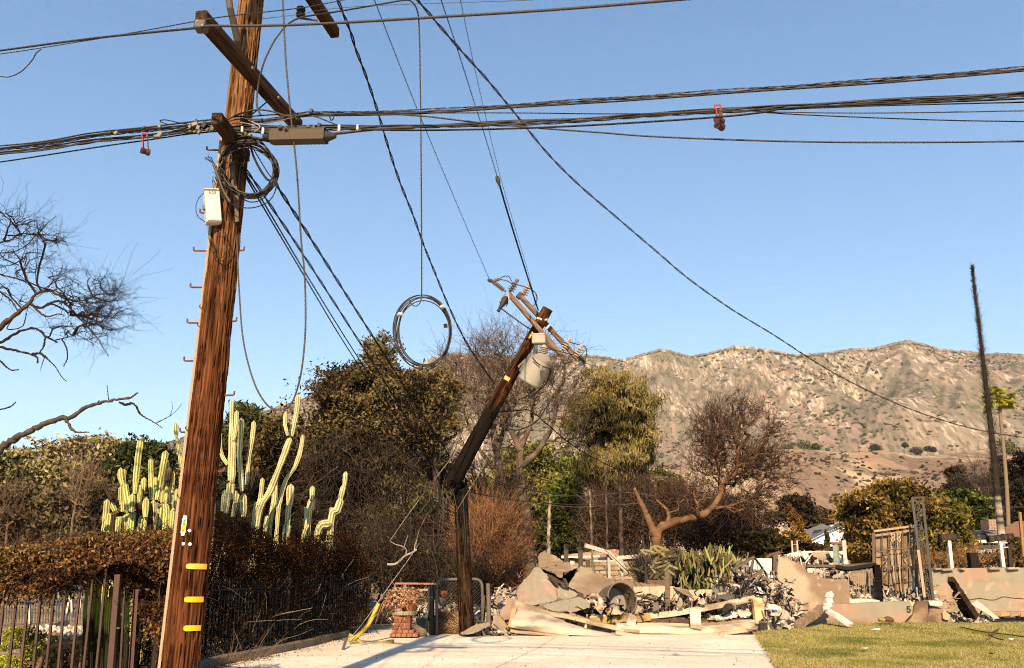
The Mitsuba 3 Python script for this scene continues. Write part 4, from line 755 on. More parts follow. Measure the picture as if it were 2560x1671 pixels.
for i in range(11):
    c = b_ + (a_ - b_) * (.06 + .055 * i); put(lf + '__angle_post__hole', MB().lathe(c + [0, -.004, 0], c + [0, -.0035, 0], [(0, 0), (0, .007), (1, .007)], 8, (.02, .012, .01)), 'matte')
rf = thing('iron_fence', 'charred black iron picket fence along the kerb beneath the burnt hedge', 'fence')
FA, FB = np.array([-5.15, 14.0]), np.array([-3.30, 21.4]); nP = 72
for i in range(nP):
    t = i / (nP - 1); x, y = FA + (FB - FA) * t; h = 1.28 + .03 * r1.normal()
    put(rf + '__picket', MB().bar([x, y, .05], [x + .01 * r1.normal(), y, h], .024, .024, jitter((.010, .008, .008), .3, r1)), 'metal')
for z in (.25, 1.12): put(rf + '__rail', MB().bar([*FA, z], [*FB, z], .035, .03, (.02, .018, .016)), 'metal')
for t in (0, .5, 1): x, y = FA + (FB - FA) * t; put(rf + '__post', MB().bar([x, y, 0], [x, y, 1.42], .06, .06, (.022, .018, .017)), 'metal')
# bent pipe rail and other things seen through the left fence
pr_ = thing('pipe_rail', 'brown bent pipe handrail behind the left iron fence', 'handrail')
pth = cable([(88, 1720), (97, 1668), (108, 1640), (127, 1620), (150, 1610), (200, 1605), (260, 1602), (348, 1598)], [12.2], 40, False)
put(pr_ + '__rail', MB().tube(pth, .038, 10, (.20, .115, .06)), 'metal', True)
for x in (155, 205, 250, 295, 342): a_ = P(x, 1612, 12.25); b_ = P(x - 9, 1700, 12.25); b_[2] = 0; put(pr_ + '__baluster', MB().tube([a_, b_], .016, 6, (.20, .115, .06)), 'metal')
fw = thing('patio_frame', 'thin white metal gazebo frame seen through the left fence', 'frame')
for q in ([(139, 1444), (172, 1444), (200, 1444), (222, 1454)], [(146, 1474), (168, 1464), (192, 1448)], [(146, 1449), (170, 1459), (190, 1468), (216, 1468)], [(130, 1474), (160, 1476), (200, 1482), (215, 1474)], [(104, 1467), (124, 1454)], [(200, 1482), (202, 1520)], [(146, 1476), (146, 1546)]):
    put(fw + '__bar', MB().tube(cable(q, [19], 8, False), .011, 5, (.5, .47, .43)), 'paint')
bf = thing('iron_fence', 'thin dark picket fence far behind the left iron fence', 'fence')
for i in range(34):
    x = 8 + i * 6.6; a_, b_ = P(x, 1556, 24), P(x + 2, 1500 + (i % 3), 24); put(bf + '__picket', MB().bar(a_, b_, .02, .02, (.10, .10, .09)), 'metal')
put(bf + '__rail', MB().bar(P(0, 1504, 24), P(240, 1498, 24), .03, .03, (.10, .10, .09)), 'metal')
wd = thing('plank', 'two white weathered planks leaning upright behind the left fence', 'plank')
for q in ([(164, 1556), (178, 1480)], [(180, 1500), (182, 1545)], [(76, 1560), (73, 1495)]): put(wd + '__board', MB().bar(P(*q[0], 18), P(*q[1], 18), .07, .03, (.6, .56, .5)), 'matte')
solo('metal_sheet', MB().plate([(99, 1580), (130, 1560), (168, 1550), (178, 1575), (140, 1578)], [14.6, 15, 15.4, 15, 14.7], .02, (.09, .075, .068), 1.0, 3), 'metal', 'dark curled metal sheet lying on pale rubble behind the left fence', 'metal sheet')
mb = MB()
for i in range(620):
    x, y = r1.uniform(60, 225), r1.uniform(1572, 1625); p = P(x, y, 14.4 + r1.uniform(-.6, .9)); mb.rock(p, r1.uniform(.04, .17, 3), jitter((.58, .51, .44) if r1.uniform() < .75 else (.25, .18, .13), .2, r1), int(r1.integers(1e6)))
solo('rubble', mb, 'matte', 'pale crushed rubble heaped behind the left iron fence', 'rubble', kind='stuff')
mb = MB()
for i in range(900):
    x, y = r1.uniform(60, 330), r1.uniform(1612, 1690); p = P(x, y, 13.4 + r1.uniform(-.7, .6)); v, f, c = leaf_cloud([p], .12, [jitter((.26, .15, .085), .5, r1)], r1, .6); mb.raw(v, f, c)
solo('dead_leaves', mb, 'leafy', 'brown dead leaves piled under the pipe handrail', 'dead leaves', kind='stuff')
# succulents
for lab, spec in (('yellow green mossy succulent mound in the bottom left corner', [(18, 1650, 55, 40), (60, 1600, 48, 28), (95, 1612, 40, 26), (10, 1690, 60, 40)]), ('small yellow green succulent mound below the bend of the pipe rail', [(128, 1655, 16, 24)])):
    pts = blobs(spec, 12.9, 9000 if len(spec) > 1 else 1800, r1, .85, depth=.25); v, f, c = leaf_cloud(pts, .035, palette(pts, [(.10, .11, .015), (.30, .32, .03), (.42, .44, .05)], r1, 2), r1, .5)
    k = thing('succulent', lab, 'succulent'); put(k + '__leaves', (v, f, c), 'leafy')
    put(k + '__stem', MB().tube([[*pts.mean(0)[:2], 0], pts.mean(0)], .08, 8, (.1, .09, .03)), 'matte')
# ---------------------------------------------------------------- columnar cacti
def cactus_stem(path, r, ribs=6, pale=(.62, .56, .28), deep=(.17, .19, .055), seed=0, scorch=None):
    rr = np.random.default_rng(seed); L = np.linalg.norm(np.diff(path, axis=0), axis=1).sum(); n = max(8, int(L / .05)); p = spline(path, n) + rr.normal(size=(n, 3)) * r * .025
    t = np.linspace(0, 1, n); cap = np.clip((1 - t) * L / (r * 1.3), 0, 1); env = np.sqrt(1 - (1 - cap) ** 2) * .98 + .02
    env *= 1 + .05 * np.sin(t * L / .45 * 3 + rr.uniform(0, 6)) + .03 * rr.normal(size=n); env *= np.clip(.72 + t * L / r * .12, 0, 1)
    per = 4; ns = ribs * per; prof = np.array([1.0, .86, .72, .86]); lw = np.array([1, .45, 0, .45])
    tt = np.gradient(p, axis=0); tt /= np.linalg.norm(tt, axis=1, keepdims=True); a = np.zeros_like(p); a[0] = frame(tt[0])[0]
    for i in range(1, n): a[i] = unit(a[i - 1] - tt[i] * (a[i - 1] @ tt[i]))
    b = np.cross(tt, a); ang = np.arange(ns) * 2 * math.pi / ns + rr.uniform(0, 1); pf, w = np.tile(prof, ribs), np.tile(lw, ribs)
    bumps = 1 + .06 * np.sin(t * L / .055 * 2 * math.pi)[:, None] * (w > .9)[None]
    v = p[:, None] + (r * env[:, None] * pf[None] * bumps)[..., None] * (np.cos(ang)[None, :, None] * a[:, None] + np.sin(ang)[None, :, None] * b[:, None])
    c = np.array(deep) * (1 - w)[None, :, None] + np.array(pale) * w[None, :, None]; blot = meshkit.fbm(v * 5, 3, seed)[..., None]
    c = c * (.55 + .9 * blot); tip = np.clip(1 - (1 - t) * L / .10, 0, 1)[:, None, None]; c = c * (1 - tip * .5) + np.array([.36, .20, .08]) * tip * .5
    if scorch is not None: k = np.clip((scorch - v[..., 2] + .35 * (blot[..., 0] - .5) * 2) / .18, 0, 1)[..., None]; c = c * (1 - k) + np.array([.035, .035, .018]) * k
    i, j = np.meshgrid(np.arange(n - 1), np.arange(ns), indexing='ij'); j2 = (j + 1) % ns
    return MB().raw(v.reshape(-1, 3), np.stack([i * ns + j, i * ns + j2, (i + 1) * ns + j2, (i + 1) * ns + j], -1).reshape(-1, 4), np.clip(c, .01, .9).reshape(-1, 3))
def cactus(name, label, stems, zx, zy, zs, Yf, pale, deep, ground_py=1290, dark=()):
    k = thing(name, label, 'cactus'); rc = np.random.default_rng(len(stems))
    for i, (pts, r) in enumerate(stems):
        px = [zq(x, y, zx, zy, zs) for x, y in pts]; Y0 = Yf(px[0][0]) + rc.uniform(-.35, .35); path = [P(x, y, Y0) for x, y in px]
        if px[0][1] > ground_py: path = [path[0] * [1, 1, 0]] + path
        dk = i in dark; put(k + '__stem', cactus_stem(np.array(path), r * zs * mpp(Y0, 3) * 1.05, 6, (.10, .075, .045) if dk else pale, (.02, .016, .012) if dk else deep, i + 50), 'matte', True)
    return k
RS = [([(170, 880), (175, 600), (185, 350), (185, 115)], 22), ([(205, 500), (225, 380), (235, 210)], 20), ([(285, 980), (262, 640), (270, 450), (280, 285)], 24), ([(330, 920), (350, 680), (385, 450), (398, 310)], 21), ([(145, 730), (95, 640), (72, 520), (78, 410)], 20),
      ([(190, 900), (200, 700), (205, 500)], 28), ([(370, 1010), (420, 860), (430, 740)], 20), ([(350, 990), (380, 860), (385, 740)], 20), ([(430, 1280), (560, 960), (660, 700), (745, 470)], 29), ([(752, 460), (775, 350), (803, 230), (820, 60)], 25), ([(718, 455), (692, 340), (700, 220)], 18),
      ([(620, 1280), (650, 1060), (700, 880), (790, 740), (840, 590), (862, 440)], 21), ([(400, 1240), (450, 1090), (470, 950), (478, 850)], 24), ([(540, 1350), (590, 1080), (600, 860)], 26), ([(500, 1370), (525, 1210)], 20), ([(700, 1460), (715, 1280)], 36), ([(715, 1285), (730, 1105)], 28), ([(735, 1115), (748, 910)], 36),
      ([(860, 1480), (912, 1285)], 20), ([(908, 1275), (930, 1130), (950, 1040)], 30), ([(945, 1065), (954, 925)], 24), ([(888, 1255), (880, 1140)], 17), ([(1000, 1405), (1135, 1285)], 38), ([(1125, 1285), (1185, 1160), (1225, 1040)], 34), ([(1215, 1065), (1252, 915)], 28), ([(1255, 930), (1270, 790)], 24), ([(1125, 1200), (1128, 1130)], 20),
      ([(870, 1530), (980, 1450)], 26), ([(100, 1170), (120, 960)], 22), ([(130, 1190), (168, 890)], 26), ([(200, 1220), (250, 1000)], 28), ([(300, 1220), (300, 1000)], 32), ([(220, 1090), (225, 970)], 20), ([(10, 1260), (18, 1080)], 16), ([(40, 885), (45, 720)], 12), ([(190, 1060), (195, 890)], 20), ([(760, 1500), (765, 1390)], 20), ([(15, 1090), (30, 1000)], 14)]
cactus('columnar_cactus', 'tall pale yellow columnar cactus with long leaning arms right of the near pole', RS, 530, 970, .2638, lambda x: np.interp(x, [540, 870], [17.4, 21.6]), (.74, .67, .38), (.20, .21, .07), 1292, dark=(6, 7))
LS = [([(110, 1400), (150, 970)], 40), ([(150, 1400), (168, 1150)], 38), ([(280, 1400), (285, 1225)], 38), ([(505, 900), (530, 600), (578, 190)], 40), ([(330, 1050), (320, 800)], 30), ([(425, 1150), (370, 760)], 42), ([(345, 800), (322, 690), (320, 565)], 36), ([(365, 790), (362, 690), (368, 580)], 28), ([(460, 1140), (475, 895)], 38), ([(450, 1400), (470, 1130)], 40),
      ([(380, 1400), (382, 1170)], 40), ([(350, 1140), (350, 990)], 38), ([(510, 910), (520, 740)], 30), ([(560, 1020), (565, 785)], 32), ([(615, 890), (622, 685)], 34), ([(728, 985), (715, 700), (710, 430)], 36), ([(730, 1330), (742, 980)], 32), ([(640, 1210), (652, 945)], 40), ([(560, 1420), (605, 1210)], 38), ([(625, 1380), (640, 1215)], 20), ([(790, 985), (850, 640), (905, 340)], 38),
      ([(880, 860), (935, 470)], 26), ([(820, 1345), (852, 1030)], 44), ([(900, 1340), (900, 1025)], 40), ([(860, 1020), (870, 855)], 34), ([(905, 1010), (915, 800)], 24), ([(940, 1040), (950, 805)], 38), ([(950, 1160), (955, 1025)], 30), ([(990, 890), (1000, 615)], 26), ([(980, 1310), (1000, 1125)], 34), ([(1030, 1110), (1042, 835)], 38), ([(770, 840), (770, 685)], 24),
      ([(200, 980), (135, 850), (75, 680)], 26), ([(250, 1130), (200, 1020)], 40), ([(925, 800), (955, 560)], 34), ([(1105, 560), (1058, 220)], 24), ([(1040, 175), (1030, -20)], 32), ([(1052, 225), (1042, 165)], 15), ([(560, 1400), (540, 1000)], 40), ([(690, 1380), (690, 1000)], 36), ([(230, 1400), (240, 1140)], 36)]
cactus('columnar_cactus', 'dense clump of yellow green columnar cactus behind the left hedge', LS, 240, 1060, .1931, lambda x: 14.6, (.70, .65, .27), (.15, .18, .04), 1300, dark=(32, 34, 38, 39, 40))
IS = [([(1120, 1700), (1130, 1000), (1170, 400)], 24), ([(1215, 1700), (1222, 900), (1225, 240)], 36), ([(1262, 1700), (1290, 900), (1322, 290)], 46), ([(1430, 1700), (1440, 900), (1470, 580)], 44), ([(1485, 1700), (1492, 440)], 34), ([(1625, 1700), (1620, 420)], 46), ([(1700, 1700), (1698, 430)], 34), ([(1360, 1700), (1385, 700)], 40), ([(1860, 1000), (1862, 470)], 28), ([(1560, 1700), (1560, 900)], 40)]
ki = thing('columnar_cactus', 'green columnar cactus with scorched lower half standing behind the rusty gate post', 'cactus')
for i, (pts, r) in enumerate(IS):
    path = [P(*zq(x, y, 0, 1380, .1872), 11.9 + .15 * (i % 3)) for x, y in pts]; path[0][2] = 0
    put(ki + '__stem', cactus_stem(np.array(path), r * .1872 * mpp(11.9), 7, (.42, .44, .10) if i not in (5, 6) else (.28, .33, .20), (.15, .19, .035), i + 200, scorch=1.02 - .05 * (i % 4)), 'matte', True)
# ---------------------------------------------------------------- burnt hedges
def hedge(label, pts, size, cols, r, tw=900, twl=.35, shade=(.05, .035, .025), scale=1.6, spread=.5, aspect=.5):
    k = thing('hedge', label, 'hedge'); v, f, c = leaf_cloud(pts, size, palette(pts, cols, r, scale, spread), r, aspect); put(k + '__foliage', (v, f, c), 'leafy')
    tp, tr_ = twigs(pts, np.tile([0, -.2, .5], (len(pts), 1)), tw, twl, .006, r, .5, 4); v, f = many_tubes(tp, tr_, 3)
    cc = np.repeat(np.array([jitter(shade, .5, r) for _ in range(tw)]), 12, 0); put(k + '__twigs', (v, f, cc), 'matte')
    return k
r2 = np.random.default_rng(33)
top = np.array([(-80, 1372), (0, 1366), (80, 1355), (150, 1346), (205, 1338), (260, 1330), (330, 1332), (400, 1326), (450, 1318), (520, 1310)])
bot = np.array([(-80, 1478), (60, 1470), (120, 1462), (200, 1440), (250, 1430), (300, 1450), (340, 1480), (370, 1560), (420, 1600), (520, 1610)])
n_ = 62000; x = r2.uniform(-80, 500, n_); u = r2.uniform(0, 1, n_) ** .9; dpt = r2.uniform(-.55, .75, n_)
rag = 16 * (meshkit.fbm(np.stack([x * .035, dpt * 2, x * 0], -1), 3, 2) - .5)
yt = np.interp(x, top[:, 0], top[:, 1]) + 22 * (dpt ** 2) + rag; yb = np.interp(x, bot[:, 0], bot[:, 1]) + 2.2 * rag + 10 * r2.normal(size=n_) ** 2
pts = np.array([P(a, b + (c - b) * w, 11.25 + d) for a, b, c, w, d in zip(x, yt, yb, u, dpt)]); q = meshkit.fbm(pts * 2.2, 3, 4); pts = pts[q > np.quantile(q, .18)]
lh = hedge('clipped hedge with scorched brown leaves arching over the left iron fence', pts, .052, [(.02, .012, .008), (.055, .028, .014), (.145, .07, .03), (.25, .14, .06), (.12, .10, .03), (.04, .022, .012)], r2, 2600, .16, (.07, .045, .03))
put(lh + '__stem', MB().tube([[P(395, 1500, 12.2)[0], 12.2, 0], P(400, 1560, 12.2), P(380, 1480, 12.0), P(330, 1440, 11.9)], [.05, .045, .035, .02], 7, (.06, .04, .03)), 'matte')
put(lh + '__stem', MB().tube([[P(405, 1500, 12.4)[0], 12.4, 0], P(392, 1600, 12.3), P(350, 1500, 12.1), P(310, 1450, 12)], [.04, .035, .03, .02], 7, (.05, .035, .025)), 'matte')
tp = np.array([(330, 1332), (420, 1325), (470, 1302), (530, 1296), (590, 1300), (640, 1318), (690, 1338), (740, 1345), (790, 1338), (840, 1328), (880, 1335), (915, 1356), (945, 1395), (965, 1440)])
def fence_hedge(n, r, thick, z0f, gap, seed, taper=1.0):
    t = r.uniform(-.03, 1.0, n); w = r.normal(0, thick, n); xy = FA + (FB - FA) * t[:, None]; nd = np.array([-.943, .333]); xy = xy + nd * (w[:, None] + .28)
    z = np.empty(n)
    zz = np.array([np.interp(1280 + F_PX * a / (b * math.cos(PITCH) + .2), tp[:, 0], tp[:, 1]) for a, b in xy]); ztop = np.array([P(1280, y_, b)[2] for y_, (a, b) in zip(zz, xy)])
    z = z0f + (ztop - z0f) * r.uniform(0, 1, n) ** taper - .25 * (w / thick) ** 2 * .3
    p = np.column_stack([xy, z]); q = meshkit.fbm(p * 2.0 + seed, 3, seed); p = p[(q > np.quantile(q, gap)) & (p[:, 2] > .03)]; return p
pts = fence_hedge(60000, r2, .22, .35, .2, 6, .75)
rh = hedge('charred black hedge with rust brown patches rising over the kerb fence', pts, .05, [(.006, .005, .004), (.009, .007, .006), (.015, .009, .007), (.05, .019, .009), (.095, .042, .015), (.010, .007, .006)], r2, 7000, .26, (.014, .010, .008), 1.1, .6, .4)
pz = fence_hedge(5200, r2, .13, .02, .0, 9, 1.6); pz = pz[pz[:, 2] < 1.3]; up = np.tile([0, 0, 1.0], (len(pz), 1)); q_, rr_ = twigs(pz, up, 2600, .55, .008, r2, .3, 5)
v, f = many_tubes(q_, rr_, 3); put(rh + '__stems', (v, f, np.repeat(np.array([jitter((.016, .012, .009) if r2.uniform() < .88 else (.28, .22, .15), .5, r2) for _ in range(2600)]), 15, 0)), 'matte', kind='stuff')
# ---------------------------------------------------------------- the burnt tree reaching in from the left
r3 = np.random.default_rng(77)
def limb(mb, pts, Y, r0_, r1_, col, jit=.0, n=None, zx=0, zy=0, zs=1.0):
    px = [zq(x, y, zx, zy, zs) for x, y in pts]; Ys = np.broadcast_to(np.asarray(Y, float), (len(px),)) if np.ndim(Y) == 0 else np.interp(np.linspace(0, 1, len(px)), np.linspace(0, 1, len(Y)), Y)
    p = spline([P(x, y, yy) for (x, y), yy in zip(px, Ys)], n or 6 * len(px)); m = mpp(np.mean(Ys), 4) * zs
    rr = np.linspace(r0_, r1_, len(p)) * m; p = p + r3.normal(size=p.shape) * rr[:, None] * .22
    mb.tube(p, rr * (1 + .14 * r3.normal(size=len(p))), 7, np.array([jitter(col, .25, r3) for _ in p])); return p
bt = thing('burnt_tree', 'burnt leafless tree whose bare limbs reach in from the left edge', 'tree')
tk = MB(); BC, BC2 = (.045, .03, .022), (.10, .062, .042); YL = 13.0
rt = P(-430, 1500, 13.4); rt[2] = -.1
tk.tube(spline([rt, P(-410, 1150, 13.4), P(-330, 960, 13.3), P(-200, 850, 13.2), P(-60, 815, 13.0)], 40), np.linspace(.30, .09, 40), 10, BC2)
tk.tube(spline([P(-405, 1180, 13.4), P(-250, 1090, 13.2), P(-120, 1080, 13), P(-25, 1130, 12.7)], 20), np.linspace(.15, .09, 20), 9, BC2)
Z8 = dict(zx=0, zy=480, zs=.3087)
tips_, ends_ = [], []
for pts, a, b, c in (([(-200, 1280), (0, 1100), (120, 1000), (240, 900)], 26, 17, BC2), ([(235, 905), (290, 830), (400, 800), (470, 840), (600, 880), (690, 880)], 13, 6, BC2), ([(240, 910), (330, 940), (440, 890), (520, 900), (640, 1020), (700, 1080), (790, 1190), (840, 1270), (880, 1330)], 11, 3, BC),
        ([(250, 900), (300, 960), (380, 1010), (470, 990), (520, 1000)], 10, 4, BC2), ([(-150, 600), (0, 670), (120, 700), (260, 745), (400, 800)], 9, 5, BC), ([(-60, 760), (0, 810), (90, 880), (150, 970)], 9, 6, BC2), ([(-120, 1300), (0, 1230), (120, 1150), (250, 1105), (330, 1130), (370, 1170), (470, 1220)], 14, 7, BC),
        ([(370, 1165), (350, 1260), (325, 1300), (380, 1350), (450, 1420), (500, 1500), (540, 1535)], 8, 3, BC), ([(450, 1200), (520, 1185), (590, 1165)], 6, 3, BC), ([(500, 1190), (540, 1270), (545, 1350), (515, 1415)], 6, 4, BC), ([(-150, 1200), (0, 1255), (150, 1290), (260, 1320), (300, 1340), (305, 1385)], 12, 7, BC), ([(260, 1312), (330, 1310), (380, 1345)], 9, 6, BC),
        ([(-60, 1330), (0, 1370), (80, 1440), (150, 1440)], 9, 5, BC), ([(-180, 480), (0, 410), (90, 390), (160, 340), (300, 340), (370, 270), (460, 190)], 9, 2, BC), ([(-100, 500), (0, 495), (110, 485), (220, 430), (300, 350), (440, 355), (520, 400), (570, 490)], 6, 1.5, BC), ([(-20, 150), (80, 230), (150, 300), (160, 345)], 5, 4, BC),
        ([(690, 880), (800, 830), (930, 830), (1060, 790)], 6, 2, BC), ([(640, 900), (740, 990), (900, 1030), (1005, 1010)], 6, 2, BC), ([(120, 1000), (60, 1110), (180, 1090), (215, 980)], 5, 4, BC), ([(400, 690), (480, 670), (510, 590)], 5, 3, BC), ([(200, 600), (210, 530), (100, 590), (0, 600)], 5, 4, BC), ([(360, 1340), (325, 1450)], 4, 2, BC), ([(385, 690), (440, 720), (480, 790), (600, 860)], 5, 5, BC)):
    p = limb(tk, pts, YL, a, b, c, **Z8); ends_.append(p)
Z3 = dict(zx=0, zy=480, zs=.4247)
for pts, a, b, c in (([(-200, 1660), (-60, 1570), (0, 1515), (130, 1430), (300, 1350), (430, 1320), (500, 1270), (600, 1240), (700, 1222), (770, 1210), (812, 1182)], 26, 5, (.10, .082, .068)), ([(700, 1240), (740, 1250), (790, 1250), (830, 1310), (920, 1365), (955, 1392)], 8, 2, BC), ([(920, 1360), (1000, 1320), (1045, 1280), (1075, 1240)], 3, 1, BC), ([(1000, 1322), (1015, 1270), (1010, 1230)], 2, 1, BC),
        ([(390, 1345), (440, 1410), (525, 1415)], 9, 3, (.12, .09, .07)), ([(640, 1228), (630, 1140)], 3, 2, BC), ([(-60, 1275), (0, 1280), (60, 1265), (95, 1235)], 6, 3, BC), ([(570, 1250), (585, 1228)], 6, 3, BC), ([(480, 1275), (512, 1262)], 7, 4, BC)):
    limb(tk, pts, 12.6, a, b, c, **Z3)
put(bt + '__limbs', tk, 'matte', True)
v_, rr_ = [], []
def cluster(spec, n, nt, L, rt_, rw_, seed, curl=.55, d0=(.5, 0, 0)):
    r = np.random.default_rng(seed); spec = [zq(a, b, 0, 480, .3087) + (c * .3087, d * .3087) for a, b, c, d in spec]
    pts = blobs(spec, YL, n, r, .2, 0, 1, seed, .55); A, rad, tc, ch, en = skeleton(ends_, pts, r, rt_, .12, .30, path=.6); used = MB()
    rad = np.minimum(rad, .03); wood(A, rad, [], ch, tk, BC, None, 4, r, lod=.006)
    d = np.diff(A, axis=0); dd = A[en] - A[np.maximum(en - 1, 0)]; dd /= np.linalg.norm(dd, axis=1, keepdims=True) + 1e-9
    q, rr = twigs(A[en], dd * 1.2 + np.array(d0), nt, L, rw_, r, curl, 7); v_.append(q); rr_.append(rr)
cluster([(120, 300, 160, 110), (300, 300, 150, 90), (380, 370, 90, 80), (60, 200, 90, 70)], 80, 170, .34, .0042, .0036, 1, .55, (.5, 0, .3))
cluster([(300, 480, 120, 70), (160, 560, 130, 60), (40, 560, 80, 100)], 45, 90, .3, .004, .0036, 2, 1.0, (.2, 0, -.2))
cluster([(640, 900, 150, 90), (760, 950, 140, 100)], 110, 150, .40, .0055, .0042, 3, .5, (.5, 0, -.3))
cluster([(880, 820, 150, 100), (960, 800, 90, 70), (830, 730, 90, 50)], 65, 110, .34, .0038, .0033, 4, .55, (.5, 0, .2))
cluster([(880, 1060, 120, 110), (790, 1140, 80, 90), (930, 960, 90, 70)], 65, 100, .32, .004, .0034, 5, .55, (.3, 0, -.2))
cluster([(420, 680, 90, 50), (560, 700, 90, 50)], 22, 30, .3, .004, .004, 6); cluster([(560, 1080, 90, 80), (660, 1180, 60, 50)], 26, 30, .3, .004, .004, 7, .4, (0, 0, -.6)); cluster([(60, 800, 90, 100)], 20, 30, .3, .004, .004, 8)
put(bt + '__limbs', tk, 'matte', True)
v, f = many_tubes(np.vstack(v_), np.vstack(rr_), 4)
put(bt + '__twigs', (v, f, np.tile((.030, .024, .022), (len(v), 1))), 'matte', kind='stuff')
# ---------------------------------------------------------------- leafy and bare trees behind
def leaf_tree(name, label, spec, Y, n, size, cols, trunk=None, tr=None, gap=.22, shell=.45, aspect=.45, droop=0, scale=.45, gscale=.8, seed=1, limbs=60, col=(.12, .085, .06), group=None, hang=0, hcol=(.07, .05, .04), spread=.4, depth=None):
    r = np.random.default_rng(seed); k = thing(name, label, 'tree' if 'shrub' not in name and 'hedge' not in name and 'bush' not in name else 'shrub', group)
    pts = blobs(spec, Y, n, r, shell, gap, gscale, seed, depth); v, f, c = leaf_cloud(pts, size, palette(pts, cols, r, scale, spread, seed), r, aspect, droop)
    put(k + '__crown', (v, f, c), 'leafy')
    if trunk is None: q = pts.mean(0); trunk, tr = [[(None, q[0])]], None
    mb = MB(); trs = []
    if isinstance(trunk[0][0][0], tuple) or trunk[0][0][0] is None:
        q = pts.mean(0); trs = [spline([[q[0] + .2, q[1], -.1], [q[0], q[1], q[2] * .5], q], 10)]; tr = [[.18, .07]]
    else: trs = [spline([P(x, y, Y) if y < 1400 or i else P(x, y, Y) * [1, 1, 0] + [0, 0, -.1] for i, (x, y) in enumerate(t)], 5 * len(t)) for t in trunk]
    A, rad, tc, ch, en = skeleton(trs, pts[r.integers(0, len(pts), limbs)], r, .018, .6, .12)
    wood(A, rad, tc, ch, mb, col, tr, 5, r); put(k + '__trunk', mb, 'matte', True)
    if hang:
        q, rr = twigs(pts, np.tile([0, 0, -1.0], (len(pts), 1)), hang, 1.0, .014, r, .35, 5); v, f = many_tubes(q, rr, 3)
        put(k + '__twigs', (v, f, np.repeat(np.array([jitter(hcol, .5, r) for _ in range(hang)]), 15, 0)), 'matte', kind='stuff')
    return k
def bare_tree(name, label, trunk, tr, spec, Y, tips, ntw, twl, col, tcol=None, seed=1, r_tip=.014, twr=.010, group=None, droop=0, tdir=(0, 0, .6), wander=.12, shell=.4, curl=.45):
    r = np.random.default_rng(seed); k = thing(name, label, 'tree', group); mb = MB()
    trs = [spline([P(x, y, Y) if (y < 1400 or i) else P(x, y, Y) * [1, 1, 0] + [0, 0, -.1] for i, (x, y) in enumerate(t)], 5 * len(t)) for t in trunk]
    pts = blobs(spec, Y, tips, r, shell, 0, 1, seed); A, rad, tc, ch, en = skeleton(trs, pts, r, r_tip, .5, wander, path=.35)
    m = mpp(Y, 3); wood(A, rad, tc, ch, mb, tcol or col, [np.array(t) * m for t in tr], 6, r); put(k + '__trunk', mb, 'matte', True)
    ctr = pts.mean(0) - [0, 0, 1.5]; d = A[en] - ctr; d /= np.linalg.norm(d, axis=1, keepdims=True); d += np.array(tdir)
    q, rr = twigs(A[en], d, ntw, twl, twr, r, curl, 5, droop); v, f = many_tubes(q, rr, 3)
    put(k + '__twigs', (v, f, np.repeat(np.array([jitter(col, .45, r) for _ in range(ntw)]), 15, 0)), 'matte', kind='stuff'); return k
OLV = [(.065, .064, .03), (.15, .145, .062), (.25, .22, .095), (.33, .28, .14), (.18, .135, .07)]
BRN = [(.045, .034, .024), (.10, .074, .046), (.16, .12, .07), (.15, .125, .06), (.09, .085, .04)]
leaf_tree('oak_tree', 'broad olive green tree at the left edge below the bare branch', [(10, 1225, 100, 60), (100, 1195, 90, 60), (70, 1160, 40, 25), (180, 1190, 70, 55), (20, 1290, 110, 50)], 46, 15000, .28, OLV, seed=2, depth=3.5)
leaf_tree('oak_tree', 'olive tree with an airy crown behind the left cactus clump', [(270, 1145, 75, 45), (240, 1200, 110, 60), (190, 1135, 45, 25), (340, 1180, 60, 55)], 43, 14000, .26, OLV, seed=3, gap=.35, depth=3)
leaf_tree('oak_tree', 'slim dark green treetop left of the near pole against the hill', [(350, 1130, 32, 34), (375, 1160, 40, 50), (330, 1175, 30, 30), (365, 1210, 60, 50)], 40, 7000, .24, [(.04, .05, .02), (.08, .09, .035), (.14, .13, .05)], seed=4, gap=.35, depth=2)
leaf_tree('burnt_shrub', 'brown scorched shrubbery behind the left hedge below the olive trees', [(60, 1315, 130, 55), (190, 1290, 110, 70), (30, 1260, 80, 50), (250, 1300, 60, 50)], 34, 14000, .22, BRN, seed=5, gap=.3, hang=900, hcol=(.11, .075, .05), depth=2)
bare_tree('bare_tree', 'thin bare tree standing before the scorched shrubbery at the left', [[(178, 1400), (182, 1300), (200, 1220), (210, 1160)]], [[5, 2]], [(200, 1230, 35, 60)], 32, 60, 260, .7, (.20, .14, .09), seed=6)
bare_tree('bare_tree', 'thin bare tree near the left edge behind the hedge', [[(18, 1400), (20, 1300), (28, 1240)]], [[6, 2]], [(25, 1260, 30, 60)], 32, 50, 240, .7, (.16, .11, .075), seed=7)
